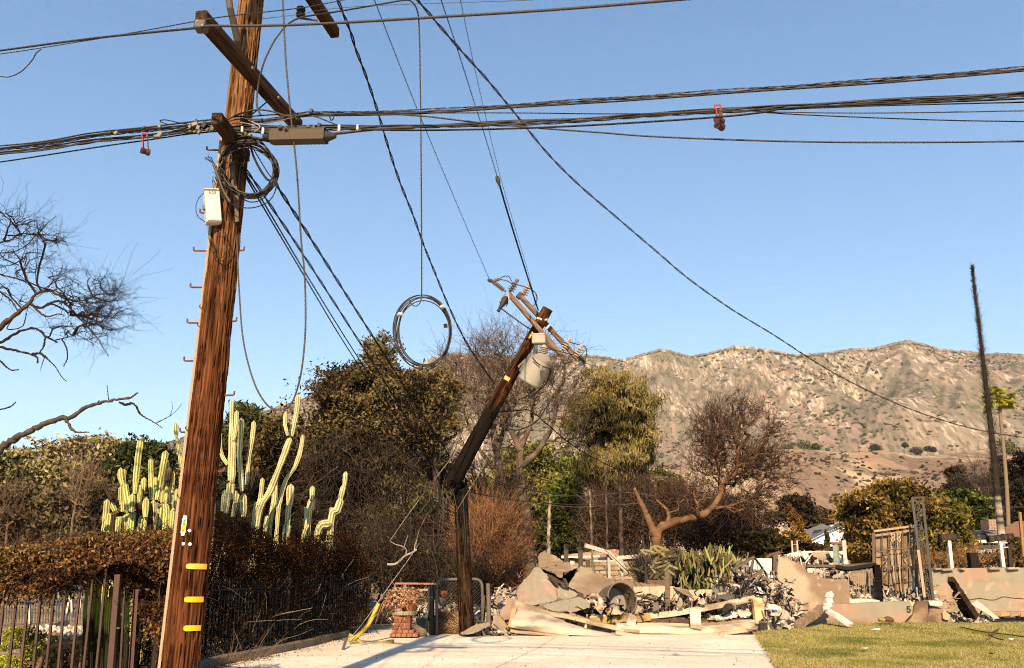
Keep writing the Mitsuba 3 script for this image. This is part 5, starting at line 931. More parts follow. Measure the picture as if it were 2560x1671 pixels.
# cedar with level sprays
rc = np.random.default_rng(8); ce = thing('cedar_tree', 'dark green cedar with level sprays behind the right cactus', 'tree'); YC = 33.0; sp = []
mb = MB(); tb_ = P(640, 1400, YC); tb_[2] = -.1; tt_ = P(618, 1018, YC); mb.tube([tb_, P(632, 1250, YC), P(624, 1120, YC), tt_], [.34, .26, .14, .03], 9, (.09, .065, .045))
for i in range(46):
    t = (i + .5) / 46; py = 1022 + 300 * t; half = 26 + 130 * min(1, t * 1.6) * rc.uniform(.55, 1.1); sgn = 1 if i % 2 else -1
    if i < 3: half = 22
    base = P(618 + 14 * t, py + 6, YC); end = P(618 + 14 * t + sgn * half * rc.uniform(.7, 1.0), py + rc.uniform(-12, 10), YC + rc.uniform(-1.6, 1.6)); mb.tube([base, (base + end) / 2 + [0, 0, .12], end], [.06, .045, .02], 5, (.08, .06, .04))
    n = int(70 + 3.2 * half); s = rc.uniform(.15, 1.02, n) ** .7; L = np.linalg.norm(end - base); c = base + (end - base) * s[:, None]
    sp.append(c + rc.normal(size=(n, 3)) * [.20 * L * .3 + .12, .35 + .12 * L, .085] + np.array([0, 0, 1]) * (.10 * np.sin(s * 3.14))[:, None])
sp = np.vstack(sp); v, f, c = leaf_cloud(sp, .26, palette(sp, [(.018, .026, .014), (.04, .052, .022), (.075, .085, .035), (.13, .12, .05), (.10, .08, .035)], rc, .8), rc, .3); put(ce + '__crown', (v, f, c), 'leafy'); put(ce + '__trunk', mb, 'matte', True)
leaf_tree('burnt_shrub', 'scorched shrubbery between the right cactus and the big oak', [(720, 1120, 60, 70), (760, 1220, 60, 90), (690, 1250, 60, 60), (800, 1290, 80, 50)], 31, 12000, .2, [(.02, .016, .011), (.05, .034, .02), (.11, .08, .035), (.15, .11, .045), (.05, .05, .02)], seed=9, gap=.3, hang=600, depth=1.5)
ot = [[(1055, 1490), (1052, 1420), (1062, 1330), (1040, 1250), (1000, 1150), (965, 1050), (955, 960)], [(1060, 1340), (1090, 1240), (1085, 1120)], [(1040, 1270), (960, 1330), (880, 1350), (830, 1330)], [(1010, 1180), (900, 1130), (850, 1050)]]
ok_ = leaf_tree('oak_tree', 'huge scorched oak with rust and olive leaves left of the broken pole', [(959, 885, 46, 38), (935, 930, 60, 35), (845, 965, 42, 32), (950, 985, 150, 52), (1085, 985, 62, 52), (905, 1070, 145, 80), (810, 1085, 40, 85), (1062, 1060, 70, 70), (1000, 1120, 90, 60)], 28, 52000, .125,
    [(.024, .018, .013), (.062, .045, .026), (.12, .09, .042), (.20, .145, .066), (.145, .125, .055), (.10, .066, .038)], ot, [[.50, .42, .14], [.2, .07], [.25, .08], [.2, .06]], gap=.30, shell=.5, limbs=420, col=(.06, .042, .032), seed=10, gscale=.9, scale=.5)
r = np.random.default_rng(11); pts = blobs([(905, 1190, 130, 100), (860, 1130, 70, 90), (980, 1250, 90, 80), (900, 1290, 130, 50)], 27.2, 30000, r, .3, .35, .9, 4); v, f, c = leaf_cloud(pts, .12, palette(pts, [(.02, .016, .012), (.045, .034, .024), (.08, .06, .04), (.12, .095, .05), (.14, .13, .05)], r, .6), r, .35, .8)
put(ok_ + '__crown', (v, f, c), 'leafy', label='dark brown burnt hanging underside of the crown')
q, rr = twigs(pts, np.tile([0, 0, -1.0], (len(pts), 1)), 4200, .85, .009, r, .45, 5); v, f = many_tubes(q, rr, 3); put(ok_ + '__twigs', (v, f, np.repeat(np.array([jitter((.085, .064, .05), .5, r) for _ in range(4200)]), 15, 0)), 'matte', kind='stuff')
# bare trees in the middle
GB = (.13, .092, .068)
bare_tree('bare_tree', 'tall bare grey tree with two stems behind the broken pole', [[(1328, 1415), (1320, 1340), (1312, 1260), (1300, 1180), (1302, 1120)], [(1302, 1130), (1268, 1050), (1262, 960)], [(1300, 1170), (1350, 1120), (1385, 1050), (1392, 980)], [(1303, 1120), (1330, 1040), (1320, 940)]],
    [[19, 15, 12, 9], [9, 3], [9, 3], [7, 3]], [(1290, 950, 120, 95), (1390, 980, 70, 95), (1225, 900, 60, 60), (1290, 870, 90, 40), (1410, 1070, 50, 50), (1240, 1010, 90, 60)], 34, 420, 2300, .85, (.125, .085, .064), (.15, .11, .08), seed=12, r_tip=.011, twr=.009)
bare_tree('bare_tree', 'bare grey tree leaning left beside the two stemmed one', [[(1300, 1425), (1282, 1340), (1258, 1230), (1243, 1140), (1232, 1060)], [(1250, 1190), (1190, 1110), (1160, 1030)], [(1240, 1130), (1262, 1060), (1250, 980)]], [[15, 12, 8], [7, 2.5], [7, 2.5]], [(1200, 960, 100, 80), (1180, 1040, 90, 70), (1130, 940, 50, 50), (1240, 1080, 70, 60)], 36, 300, 1700, .8, (.115, .08, .06), (.15, .11, .085), seed=13, r_tip=.011, twr=.009)
bare_tree('bare_tree', 'small dark bare tree low behind the stump', [[(1240, 1440), (1230, 1340), (1215, 1270), (1225, 1220)], [(1215, 1280), (1175, 1250), (1165, 1200)]], [[10, 6], [6, 3]], [(1210, 1210, 90, 50), (1270, 1230, 50, 50)], 31, 120, 900, .6, (.06, .045, .035), seed=14)
YG = [(.085, .09, .024), (.17, .17, .045), (.25, .235, .06), (.23, .185, .045)]
leaf_tree('bright_tree', 'bright yellow green tree seen between the bare trunks', [(1340, 1155, 75, 42), (1280, 1175, 40, 45), (1400, 1180, 45, 50), (1330, 1220, 80, 50), (1290, 1290, 60, 70)], 52, 16000, .26, YG, seed=15, gap=.22, depth=3)
leaf_tree('dark_green_tree', 'dense mid green tree low behind the rubble, right of the bare trunks', [(1430, 1335, 58, 50), (1400, 1290, 45, 40), (1385, 1350, 40, 50), (1420, 1240, 45, 50)], 47, 14000, .25, [(.035, .045, .012), (.09, .11, .025), (.15, .17, .035), (.20, .19, .045)], seed=16, gap=.22, depth=2.5)
leaf_tree('amber_tree', 'thin tree with amber leaves behind the twiggy thicket', [(1225, 1300, 40, 60), (1200, 1240, 30, 40), (1250, 1370, 40, 40)], 44, 4200, .24, [(.35, .20, .03), (.28, .22, .04), (.2, .13, .04)], seed=17, gap=.3, depth=2)
EU = [(.035, .03, .014), (.09, .08, .03), (.17, .145, .052), (.25, .20, .075), (.32, .24, .10), (.14, .135, .05)]
leaf_tree('eucalyptus_tree', 'tall drooping eucalyptus with golden olive leaves right of the transformer', [(1506, 935, 13, 18), (1470, 960, 22, 24), (1513, 975, 50, 32), (1588, 990, 17, 30), (1524, 1020, 92, 42), (1577, 1048, 46, 50), (1468, 1070, 50, 48), (1510, 1085, 60, 40), (1541, 1133, 68, 46), (1590, 1120, 36, 50), (1490, 1160, 45, 45), (1525, 1195, 45, 40), (1600, 1070, 20, 40)],
    40, 46000, .24, EU, [[(1512, 1410), (1508, 1250), (1500, 1100), (1505, 980)], [(1550, 1410), (1545, 1250), (1540, 1100), (1530, 1000)], [(1508, 1180), (1580, 1080), (1588, 1010)]], [[.34, .25, .08], [.30, .2, .07], [.14, .05]], gap=.36, aspect=.2, droop=1.1, limbs=160, seed=18, gscale=.75, scale=.6, hang=500, hcol=(.09, .065, .04), depth=2.4)
leaf_tree('purple_shrub', 'small mauve burnt shrub at the right foot of the eucalyptus crown', [(1612, 1135, 16, 26), (1600, 1160, 20, 24)], 41, 1500, .2, [(.10, .06, .065), (.26, .16, .16), (.05, .035, .035)], seed=19, depth=.8)
leaf_tree('round_green_tree', 'round green tree in the distance behind the two small poles', [(1642, 1215, 42, 42), (1605, 1225, 34, 40), (1660, 1245, 28, 30)], 75, 9000, .36, [(.03, .042, .012), (.085, .11, .025), (.16, .18, .04)], seed=20, gap=.15, depth=3)
bare_tree('thorn_tree', 'wide bare thorn tree with orange brown limbs sprawling to the right', [[(1632, 1440), (1640, 1390), (1642, 1340), (1660, 1315), (1712, 1298), (1747, 1290), (1780, 1270), (1802, 1235), (1818, 1195), (1845, 1165), (1872, 1145)], [(1642, 1345), (1622, 1300), (1606, 1265), (1585, 1220)], [(1668, 1318), (1670, 1280), (1640, 1250)], [(1785, 1272), (1835, 1262), (1890, 1240)], [(1800, 1240), (1795, 1160), (1788, 1090)], [(1815, 1200), (1880, 1190), (1930, 1165)]],
    [[22, 17, 12, 10, 8, 6, 3], [11, 4], [6, 2.5], [4, 1], [4, 1.5], [4, 1]], [(1842, 1112, 110, 85), (1775, 1075, 48, 52), (1905, 1190, 70, 65), (1772, 1165, 46, 60), (1850, 1045, 70, 40), (1730, 1240, 40, 40), (1860, 1250, 70, 30)], 30, 900, 3400, .55, (.085, .052, .038), (.185, .105, .06), seed=21, r_tip=.0125, twr=.0075, shell=.25, tdir=(.2, 0, .3), curl=.55)
def thicket(label, spec, Y, n, L, rad, col, seed, d=(0, 0, .9), name='burnt_thicket', leaves=0, lcol=None, lsize=.15):
    r = np.random.default_rng(seed); k = thing(name, label, 'shrub'); pts = blobs(spec, Y, max(400, n // 2), r, .2, 0, 1, seed, .9)
    q, rr = twigs(pts, np.tile(d, (len(pts), 1)), n, L, rad, r, .4, 5); v, f = many_tubes(q, rr, 3)
    put(k + '__twigs', (v, f, np.repeat(np.array([jitter(col, .5, r) for _ in range(n)]), 15, 0)), 'matte', kind='stuff')
    mb = MB()
    for i in range(14): q = pts[r.integers(0, len(pts))]; mb.tube(spline([[q[0] + r.normal() * .3, q[1], -.05], [q[0] + r.normal() * .15, q[1], q[2] * .5], q], 6), np.linspace(.05, .02, 6), 5, jitter(col, .3, r))
    put(k + '__stems', mb, 'matte', kind='stuff')
    if leaves: pl = pts[r.integers(0, len(pts), leaves)] + r.normal(size=(leaves, 3)) * .25; v, f, c = leaf_cloud(pl, lsize, palette(pl, lcol, r, .8), r); put(k + '__leaves', (v, f, c), 'leafy')
    return k
thicket('tall rust brown twiggy thicket right of the stump', [(1225, 1345, 50, 55), (1215, 1420, 60, 60), (1180, 1380, 20, 60), (1265, 1430, 40, 50)], 26.5, 3600, .9, .009, (.23, .115, .06), 22)
thicket('dark burnt brush behind the thorn tree limbs', [(1760, 1320, 130, 60), (1700, 1280, 60, 50), (1820, 1290, 50, 36)], 37, 5200, .8, .012, (.085, .055, .042), 23, leaves=7000, lcol=[(.04, .028, .022), (.08, .052, .04), (.06, .05, .03)])
thicket('brown burnt brush below the eucalyptus', [(1560, 1300, 60, 90), (1500, 1330, 50, 70), (1600, 1260, 40, 60), (1580, 1370, 30, 30)], 38, 4200, .8, .011, (.10, .065, .048), 24, leaves=5000, lcol=[(.05, .034, .025), (.10, .065, .04), (.13, .10, .05)])
thicket('dark burnt brush behind the wire gate', [(1010, 1430, 70, 60), (1100, 1450, 60, 50), (1180, 1480, 50, 60), (960, 1400, 60, 60)], 25, 3600, .7, .009, (.06, .045, .036), 25, leaves=4500, lcol=[(.03, .022, .018), (.07, .048, .03), (.12, .11, .04)], lsize=.10)
thicket('brown burnt brush between the big oak and the stump', [(1105, 1290, 50, 70), (1090, 1200, 35, 60), (1130, 1380, 50, 50)], 30, 2600, .8, .010, (.085, .06, .045), 28, leaves=4000, lcol=[(.04, .03, .022), (.09, .06, .038), (.15, .13, .05)], lsize=.12)
thicket('charred brush behind the hedge at the foot of the right cactus', [(545, 1335, 50, 30), (620, 1345, 60, 26), (700, 1355, 60, 24), (500, 1320, 40, 30)], 20.5, 2200, .45, .008, (.035, .025, .02), 29, leaves=4500, lcol=[(.012, .01, .008), (.03, .02, .014), (.06, .03, .015)], lsize=.07)
thicket('dry brown weeds along the back of the pink wall', [(2390, 1408, 60, 12), (2470, 1404, 60, 16), (2540, 1406, 40, 14), (2300, 1410, 40, 8)], 27.5, 2600, .30, .007, (.26, .15, .07), 26, leaves=2600, lcol=[(.2, .1, .04), (.3, .17, .07), (.12, .08, .04)], lsize=.09)
# burnt slim trunks
for i, (pts, rr, lab, Y, c) in enumerate((([(1371, 1440), (1372, 1350), (1375, 1255)], (6, 4), 'slim scorched pale trunk right of the bare trees', 30, (.30, .24, .19)), ([(1484, 1435), (1478, 1320), (1474, 1225)], (3.4, 2.4), 'slim spotted burnt trunk left of the utility poles', 29, (.22, .17, .13)), ([(1519, 1400), (1516, 1260), (1514, 1130)], (3.2, 2.2), 'slim dark burnt trunk just left of the wooden utility pole', 29, (.12, .09, .07)), ([(1555, 1400), (1552, 1300), (1549, 1180)], (7, 4.5), 'thick dark burnt trunk touching the wooden utility pole', 34, (.085, .062, .05)))):
    k = thing('burnt_tree', lab, 'tree'); p = spline([P(x, y, Y) if j else P(x, y, Y) * [1, 1, 0] for j, (x, y) in enumerate(pts)], 40); rc2 = np.random.default_rng(i)
    put(k + '__trunk', MB().tube(p + rc2.normal(size=p.shape) * .012, np.linspace(*rr, 40) * mpp(Y, 2) * (1 + .1 * rc2.normal(size=40)), 8, np.array([jitter(c, .5, rc2) for _ in p])), 'matte', True)
    q, r_ = twigs(p[10:], np.tile([0, 0, .5], (30, 1)), 60, .4, .008, rc2, .4, 5); v, f = many_tubes(q, r_, 3); put(k + '__twigs', (v, f, np.tile(np.array(c) * .6, (len(v), 1))), 'matte', kind='stuff')
# the tall burnt cypress and the palm at the right
cy = thing('burnt_cypress', 'very tall thin burnt cypress spire standing above everything at the right', 'tree'); rc2 = np.random.default_rng(40); YK = 44.0
p = spline([P(2512, 1400, YK) * [1, 1, 0], P(2502, 1320, YK), P(2492, 1220, YK), P(2478, 1080, YK), P(2462, 940, YK), P(2446, 800, YK), P(2436, 720, YK), P(2431, 664, YK)], 120); zt = np.linspace(0, 1, 120)[:, None]
put(cy + '__trunk', MB().tube(p, np.interp(zt[:, 0], [0, .2, .6, 1], [.22, .17, .10, .03]), 8, np.array([jitter((.34, .28, .23) if t < .3 and rc2.uniform() < .7 else (.05, .04, .034), .3, rc2) for t in zt[:, 0]])), 'matte', True)
m_ = rc2.integers(24, 120, 5200); w = np.interp(m_ / 119, [.2, .3, .5, .7, .9, 1], [.5, 1, 1.05, .8, .42, .3]); q, r_ = twigs(p[m_], rc2.normal(size=(5200, 3)) * [1, 1, .3] + [0, 0, 1.1], 5200, 1, .008, rc2, .2, 4)
base_ = q[:, :1]; k_ = rc2.integers(24, 119, 5200); 
d = rc2.normal(size=(5200, 3)) * [.32, .32, .25] + [0, 0, 1.0]; L = np.interp(k_ / 119, [.2, .35, .55, .8, 1], [.3, .5, .55, .36, .2])[:, None] * rc2.uniform(.5, 1.2, (5200, 1)); t = np.linspace(0, 1, 4)[None, :, None]
q = p[k_][:, None] + d[:, None] * L[:, None] * t + rc2.normal(size=(5200, 4, 3)) * .025; v, f = many_tubes(q, .0055 * (1 - .5 * np.linspace(0, 1, 4))[None].repeat(5200, 0), 3)
put(cy + '__twigs', (v, f, np.repeat(np.array([jitter((.058, .049, .043), .4, rc2) for _ in range(5200)]), 12, 0)), 'matte', kind='stuff')
kk = MB(); [kk.rock(P(2431 + rc2.normal(0, 1.5), 680 + rc2.normal(0, 10), YK), rc2.uniform(.06, .22, 3) * [1, 1, 2], (.02, .017, .016), int(rc2.integers(1e6))) for _ in range(10)]; put(cy + '__cones', kk, 'matte', kind='stuff')
def palm(label, px, top, base, Y, R, n, col, tcol, trr, seed):
    k = thing('palm_tree', label, 'palm tree'); r = np.random.default_rng(seed); a, b = P(*base, Y) * [1, 1, 0], P(px, top, Y)
    put(k + '__trunk', MB().tube(spline([a, (a + b) / 2 + [.15, 0, 0], b], 24), np.linspace(trr * 1.4, trr, 24), 9, tcol), 'matte', True)
    put(k + '__skirt', MB().lathe(b - [0, 0, R * .35], b + [0, 0, R * .1], [(0, trr), (.3, trr * 2), (.8, trr * 1.7), (1, 0)], 10, (.17, .07, .035)), 'matte')
    for i in range(n):
        w = r.uniform(0, 2 * math.pi); el = r.uniform(-.55, 1.25); L = R * r.uniform(.75, 1.1); mb = MB(); d0 = np.array([math.cos(w) * math.cos(el), math.sin(w) * math.cos(el), math.sin(el)]); st = spline([b, b + d0 * L * .5, b + d0 * L * .85 - [0, 0, L * .10]], 6); cc = jitter(col, .35, r)
        mb.tube(st, .02 * R, 4, cc); e1, e2 = frame(d0); o = st[3]
        for j in range(15):
            t = (j / 14 - .5) * 2.3; dd = unit(d0 * math.cos(t) + e1 * math.sin(t)); tip = o + dd * L * .48 * (1 - .12 * abs(t)) - np.array([0, 0, L * (.10 + .10 * r.uniform())]); mid = o + dd * L * .27; s_ = np.cross(dd, e2) * L * .035
            mb.raw([o, mid + s_, tip, mid - s_], [[0, 1, 2], [0, 2, 3]], cc * r.uniform(.7, 1.2))
        put(k + '__frond', mb, 'leafy')
palm('tall palm with a yellow green crown beside the burnt cypress', 2498, 1000, (2516, 1400), 56, 1.15, 44, (.40, .40, .05), (.24, .18, .125), .10, 3)
palm('tiny far palm left of the golden shrub', 2090, 1247, (2092, 1345), 130, 1.15, 26, (.10, .10, .03), (.2, .14, .1), .09, 4)
GD = [(.055, .038, .014), (.13, .09, .028), (.23, .155, .045), (.33, .22, .07), (.39, .27, .10)]
leaf_tree('golden_tree', 'big golden brown bushy tree behind the leaning security door', [(2205, 1270, 85, 40), (2255, 1240, 32, 32), (2172, 1290, 28, 36), (2200, 1335, 80, 50), (2175, 1372, 46, 36), (2280, 1300, 45, 50), (2230, 1390, 80, 30), (2150, 1255, 12, 26), (2200, 1225, 16, 20)], 32, 34000, .17, GD, seed=51, gap=.3, scale=.7, depth=1.6)
leaf_tree('golden_tree', 'smaller olive gold bush right of the ornate iron column', [(2360, 1300, 42, 42), (2345, 1350, 50, 50), (2372, 1350, 22, 44), (2335, 1390, 50, 28)], 31, 17000, .16, [(.05, .045, .015), (.13, .12, .03), (.23, .185, .045), (.34, .24, .065)], seed=52, gap=.3, scale=.7, depth=1.3)
leaf_tree('green_tree', 'fresh green tree behind the olive gold bush', [(2385, 1255, 45, 26), (2415, 1280, 36, 30), (2360, 1275, 30, 24), (2430, 1310, 26, 26)], 50, 9000, .28, [(.035, .045, .014), (.10, .125, .032), (.18, .20, .055), (.24, .24, .075)], seed=53, gap=.25, depth=2)
leaf_tree('burnt_conifer', 'dark scorched conifer against the pale foothill at the right', [(2392, 1180, 10, 16), (2390, 1205, 22, 16), (2395, 1230, 36, 20), (2420, 1245, 30, 22)], 70, 4500, .3, [(.03, .025, .016), (.07, .05, .03), (.10, .07, .035)], seed=54, gap=.3, depth=1.5)
leaf_tree('burnt_conifer', 'large blackened conifer at the right edge', [(2548, 1165, 26, 34), (2540, 1215, 40, 40), (2555, 1265, 45, 40), (2520, 1300, 50, 30)], 60, 12000, .28, [(.012, .011, .009), (.035, .028, .02), (.075, .055, .035)], seed=55, gap=.35, depth=2.5)
bare_tree('bare_tree', 'grey bare burnt trees left of the tall cypress', [[(2462, 1400), (2460, 1320), (2462, 1230)], [(2440, 1400), (2438, 1310), (2436, 1250)]], [[4, 2], [3, 1.5]], [(2455, 1235, 36, 45), (2440, 1280, 40, 40), (2475, 1290, 30, 40)], 58, 240, 2200, 1.0, (.085, .066, .054), seed=56, twr=.014)
leaf_tree('shrub', 'dark green rounded shrub cut by the right edge above the pink wall', [(2562, 1395, 24, 30), (2575, 1370, 25, 30)], 27, 4500, .11, [(.03, .035, .012), (.08, .085, .02), (.22, .15, .03)], seed=57, depth=.7)
leaf_tree('hedge_shrub', 'mottled brown and green hedge left of the staked young tree', [(1900, 1355, 60, 24), (1950, 1360, 50, 24), (1880, 1380, 50, 20), (1860, 1350, 30, 20)], 34, 9000, .17, [(.02, .016, .011), (.06, .04, .022), (.13, .085, .04), (.09, .09, .03)], seed=58, gap=.2, depth=1)
leaf_tree('hedge_shrub', 'mottled brown hedge in front of the white gabled house', [(2000, 1355, 36, 18), (2010, 1375, 50, 16), (2050, 1382, 28, 14), (2095, 1384, 24, 10)], 34, 8000, .17, [(.025, .018, .012), (.07, .045, .025), (.15, .10, .05), (.08, .08, .03)], seed=59, gap=.2, depth=1)
leaf_tree('burnt_tree', 'dark burnt tree behind the double headed street lamp', [(1985, 1265, 30, 26), (2010, 1290, 50, 26), (1960, 1300, 40, 26), (2030, 1310, 40, 18)], 60, 8000, .28, [(.03, .024, .018), (.065, .046, .034), (.09, .07, .035)], seed=60, gap=.35, depth=2)
leaf_tree('slim_cypress', 'small slim cypress sapling in front of the white ruin', [(2068, 1345, 3, 16), (2069, 1370, 5, 20), (2070, 1395, 6, 22)], 28, 2600, .09, [(.05, .055, .02), (.11, .11, .035), (.16, .13, .05)], seed=61, gap=.1, depth=.08)
# staked young tree
sy = leaf_tree('young_tree', 'scorched young tree tied between two pale stakes', [(1989, 1325, 10, 30), (1980, 1290, 7, 22), (1995, 1300, 8, 26), (1968, 1338, 8, 8), (2006, 1345, 14, 8)], 29, 1500, .16, [(.12, .06, .02), (.30, .18, .05), (.38, .24, .08), (.10, .085, .03)], [[(1990, 1430), (1990, 1380), (1989, 1330), (1986, 1290)]], [[.10, .08, .02]], seed=62, gap=.2, depth=.2)
for q in ((1979, 1352, 1984, 1405), (1992, 1352, 1996, 1408)): put(sy + '__stake', MB().bar(P(q[2], q[3] + 30, 28.9) * [1, 1, 0], P(q[0], q[1], 28.9), .06, .05, (.5, .4, .31)), 'matte')
put(sy + '__tie', MB().tube([P(1979, 1361, 28.9), P(1993, 1362, 28.9)], .012, 5, (.45, .4, .33)), 'matte')
# far little trees on the foothill crest
for i, (x, y, s, c, w_) in enumerate(((2010, 1115, 17, 0, 'second from the left'), (2040, 1117, 10, 0, 'third from the left'), (2188, 1120, 12, 1, 'fourth from the left, dark'), (2262, 1113, 6, 1, 'slim and alone, fifth from the left'), (2290, 1127, 12, 2, 'brown, sixth from the left'), (2318, 1122, 7, 1, 'seventh from the left'), (2332, 1124, 7, 1, 'eighth from the left'), (2510, 1113, 26, 0, 'largest, right of the palm trunk'), (1970, 1122, 10, 0, 'leftmost'))):
    leaf_tree('far_tree', 'tiny distant tree on the pale foothill crest, ' + w_, [(x, y, s, s * .75), (x + s * .5, y + s * .3, s * .7, s * .5)], 1110 if x < 2400 else 900, 500, 2.6, [[(.07, .08, .03), (.13, .14, .05)], [(.04, .05, .03), (.07, .08, .04)], [(.09, .07, .06), (.13, .1, .085)]][c], [[(x, 1399), (x, y)]], [[.4, .3]], seed=70 + i, gap=.15, limbs=6, group='tiny trees on the foothill crest')
# ---------------------------------------------------------------- ruins of the house
r5 = np.random.default_rng(91)
za = lambda *q: [zq(x, y, 1180, 1360, .1609) for x, y in q]          # read off enlargements of the photo
zb = lambda *q: [zq(x, y, 1540, 1360, .17647) for x, y in q]
zc_ = lambda *q: [zq(x, y, 1900, 1220, .22527) for x, y in q]
zd = lambda *q: [zq(x, y, 2300, 1280, .19302) for x, y in q]
zg = lambda *q: [zq(x, y, 940, 1420, .13445) for x, y in q]
PK, GR, TN, WH, BK_ = (.43, .30, .235), (.36, .33, .27), (.46, .34, .24), (.70, .65, .58), (.035, .03, .027)
def slab(label, px, Ys, th=.12, mat='pink_stucco', jag=1.2, seed=0, name='stucco_slab', cat='rubble slab', col=PK):
    return solo(name, MB().plate(px, Ys, th, col, jag, seed), mat, label, cat)
slab('largest pink stucco slab of the collapsed wall, leaning behind the garage door', za((670, 750), (760, 620), (880, 490), (970, 370), (1030, 355), (1110, 440), (1210, 500), (1300, 640), (1310, 800), (1330, 830), (1250, 900), (1080, 930), (900, 960), (700, 930), (700, 800)), [21.6, 22.0, 22.3, 22.5, 22.5, 22.3, 22.1, 21.9, 21.6, 21.5, 21.4, 21.3, 21.3, 21.3, 21.5], .14, seed=1)
slab('grey green stucco slab cracked off the right side of the big pink slab', za((1300, 640), (1480, 660), (1640, 790), (1560, 830), (1410, 860), (1330, 830), (1312, 720)), [21.95, 22.0, 21.8, 21.7, 21.6, 21.55, 21.75], .12, seed=2)
slab('pink stucco slab lying low below the grey green one', za((1420, 880), (1660, 815), (1790, 880), (1835, 940), (1820, 1000), (1560, 1060), (1390, 1050), (1250, 1040), (1080, 960), (1280, 905)), [21.4, 21.7, 21.6, 21.4, 21.2, 21.0, 21.0, 21.0, 21.2, 21.4], .12, seed=3)
slab('small pink stucco slab standing at the left foot of the heap', za((690, 830), (700, 930), (650, 1000), (600, 1180), (500, 1190), (420, 1120), (480, 980), (590, 860)), [21.7, 21.4, 21.2, 21.0, 21.0, 21.0, 21.3, 21.6], .10, seed=4)
slab('pale green stucco shard upright at the far left of the heap', za((325, 1130), (380, 1095), (490, 1190), (580, 1320), (575, 1355), (315, 1350), (318, 1220)), [20.95, 20.95, 20.9, 20.85, 20.8, 20.8, 20.9], .10, seed=5)
slab('crumpled tan slab crowning the heap', za((1035, 180), (1100, 130), (1130, 105), (1170, 150), (1250, 160), (1330, 215), (1440, 280), (1400, 300), (1370, 340), (1200, 350), (1090, 370), (1030, 350)), [22.9, 23, 23, 23, 23, 22.9, 22.8, 22.6, 22.5, 22.5, 22.5, 22.7], .2, 'tan_stucco', 1.6, 6)
slab('tan broken slab overhanging the dark hollow in the heap', za((1440, 285), (1560, 320), (1650, 365), (1560, 400), (1490, 430), (1420, 440), (1410, 520), (1370, 530), (1300, 480), (1290, 430), (1180, 420), (1100, 370), (1370, 335)), [22.7, 22.7, 22.6, 22.4, 22.2, 22.1, 22.0, 22.0, 22.0, 22.1, 22.3, 22.5, 22.5], .16, 'tan_stucco', 1.5, 7)
slab('broad soot stained tan wall piece sloping down to the right of the heap', za((1490, 660), (1560, 540), (1650, 400), (1690, 350), (1850, 380), (1880, 440), (2050, 500), (2160, 545), (2380, 560), (2380, 700), (2150, 760), (1980, 800), (1760, 790), (1640, 740)), [22.0, 22.3, 22.6, 22.8, 23, 23, 23.1, 23.2, 23.3, 22.6, 22.2, 22.0, 21.8, 21.9], .16, 'tan_stucco', 1.4, 8)
mb = MB(); mb.plate(za((1040, 370), (1400, 520), (1640, 380), (1560, 560), (1480, 660), (1280, 620), (1180, 500)), [22.9] * 7, .3, (.03, .026, .023), 1, 9); solo('charred_boards', mb, 'gritty', 'black charred boards in the hollow under the overhanging slab', 'charred wood')
mb = MB()
for a, b, w in (((1220, 500), (1440, 640), .05), ((1260, 560), (1320, 620), .06), ((1430, 560), (1480, 650), .07), ((1180, 480), (1290, 600), .04)): q = za(a, b); mb.bar(P(*q[0], 22), P(*q[1], 21.7), w, w, (.16, .12, .09))
solo('broken_laths', mb, 'gritty', 'broken laths sticking out of the hollow in the heap', 'laths', kind='stuff')
slab('tan slab on the right end of the low tan wall', zb((0, 500), (180, 520), (420, 560), (700, 590), (860, 640), (700, 640), (430, 610), (200, 610), (0, 600)), 22.9, .3, 'tan_stucco', 1.0, 10, 'broken_wall', 'wall')
# low rear wall of the garage in rendered blocks
k = thing('garden_wall', 'low cream block wall stub behind the drum and rubble', 'wall')
for i in range(9):
    x0, x1 = 1583 + i * 20, 1603 + i * 20 - .6; t0, t1 = np.interp([x0, x1], [1583, 1690, 1720, 1760, 1770], [1468, 1466, 1484, 1496, 1500])
    if x0 > 1745: break
    put(k + '__panel', MB().plate([(x0, t0), (x1, t1), (x1, 1535), (x0, 1535)], 22.4, .18, jitter((.58, .46, .34), .08, r5), .3, i), 'gritty')
k = thing('garden_wall', 'cream block wall stub with a slanting broken top in front of the cactus bush', 'wall')
for i in range(7):
    x0 = 1716 + i * 16; t0, t1 = np.interp([x0, x0 + 15.4], [1710, 1770, 1830], [1476, 1474, 1475]); put(k + '__panel', MB().plate([(x0, t0), (x0 + 15.4, t1), (x0 + 15.4, 1525), (x0, 1525)], 23.2, .18, jitter((.60, .48, .36), .08, r5), .4, i + 20), 'gritty')
slab('pinkish cracked slab slanting down between the two cream wall stubs', zb((820, 620), (1000, 640), (1060, 710), (1110, 760), (1000, 750), (900, 680)), [22.3, 22.2, 22, 21.9, 22, 22.2], .10, seed=11)
slab('pink board lying along the foot of the cactus bush', zb((420, 515), (790, 510), (798, 590), (600, 580), (400, 555)), 24.0, .08, 'gritty', .4, 12, 'board', 'board', (.24, .16, .13))
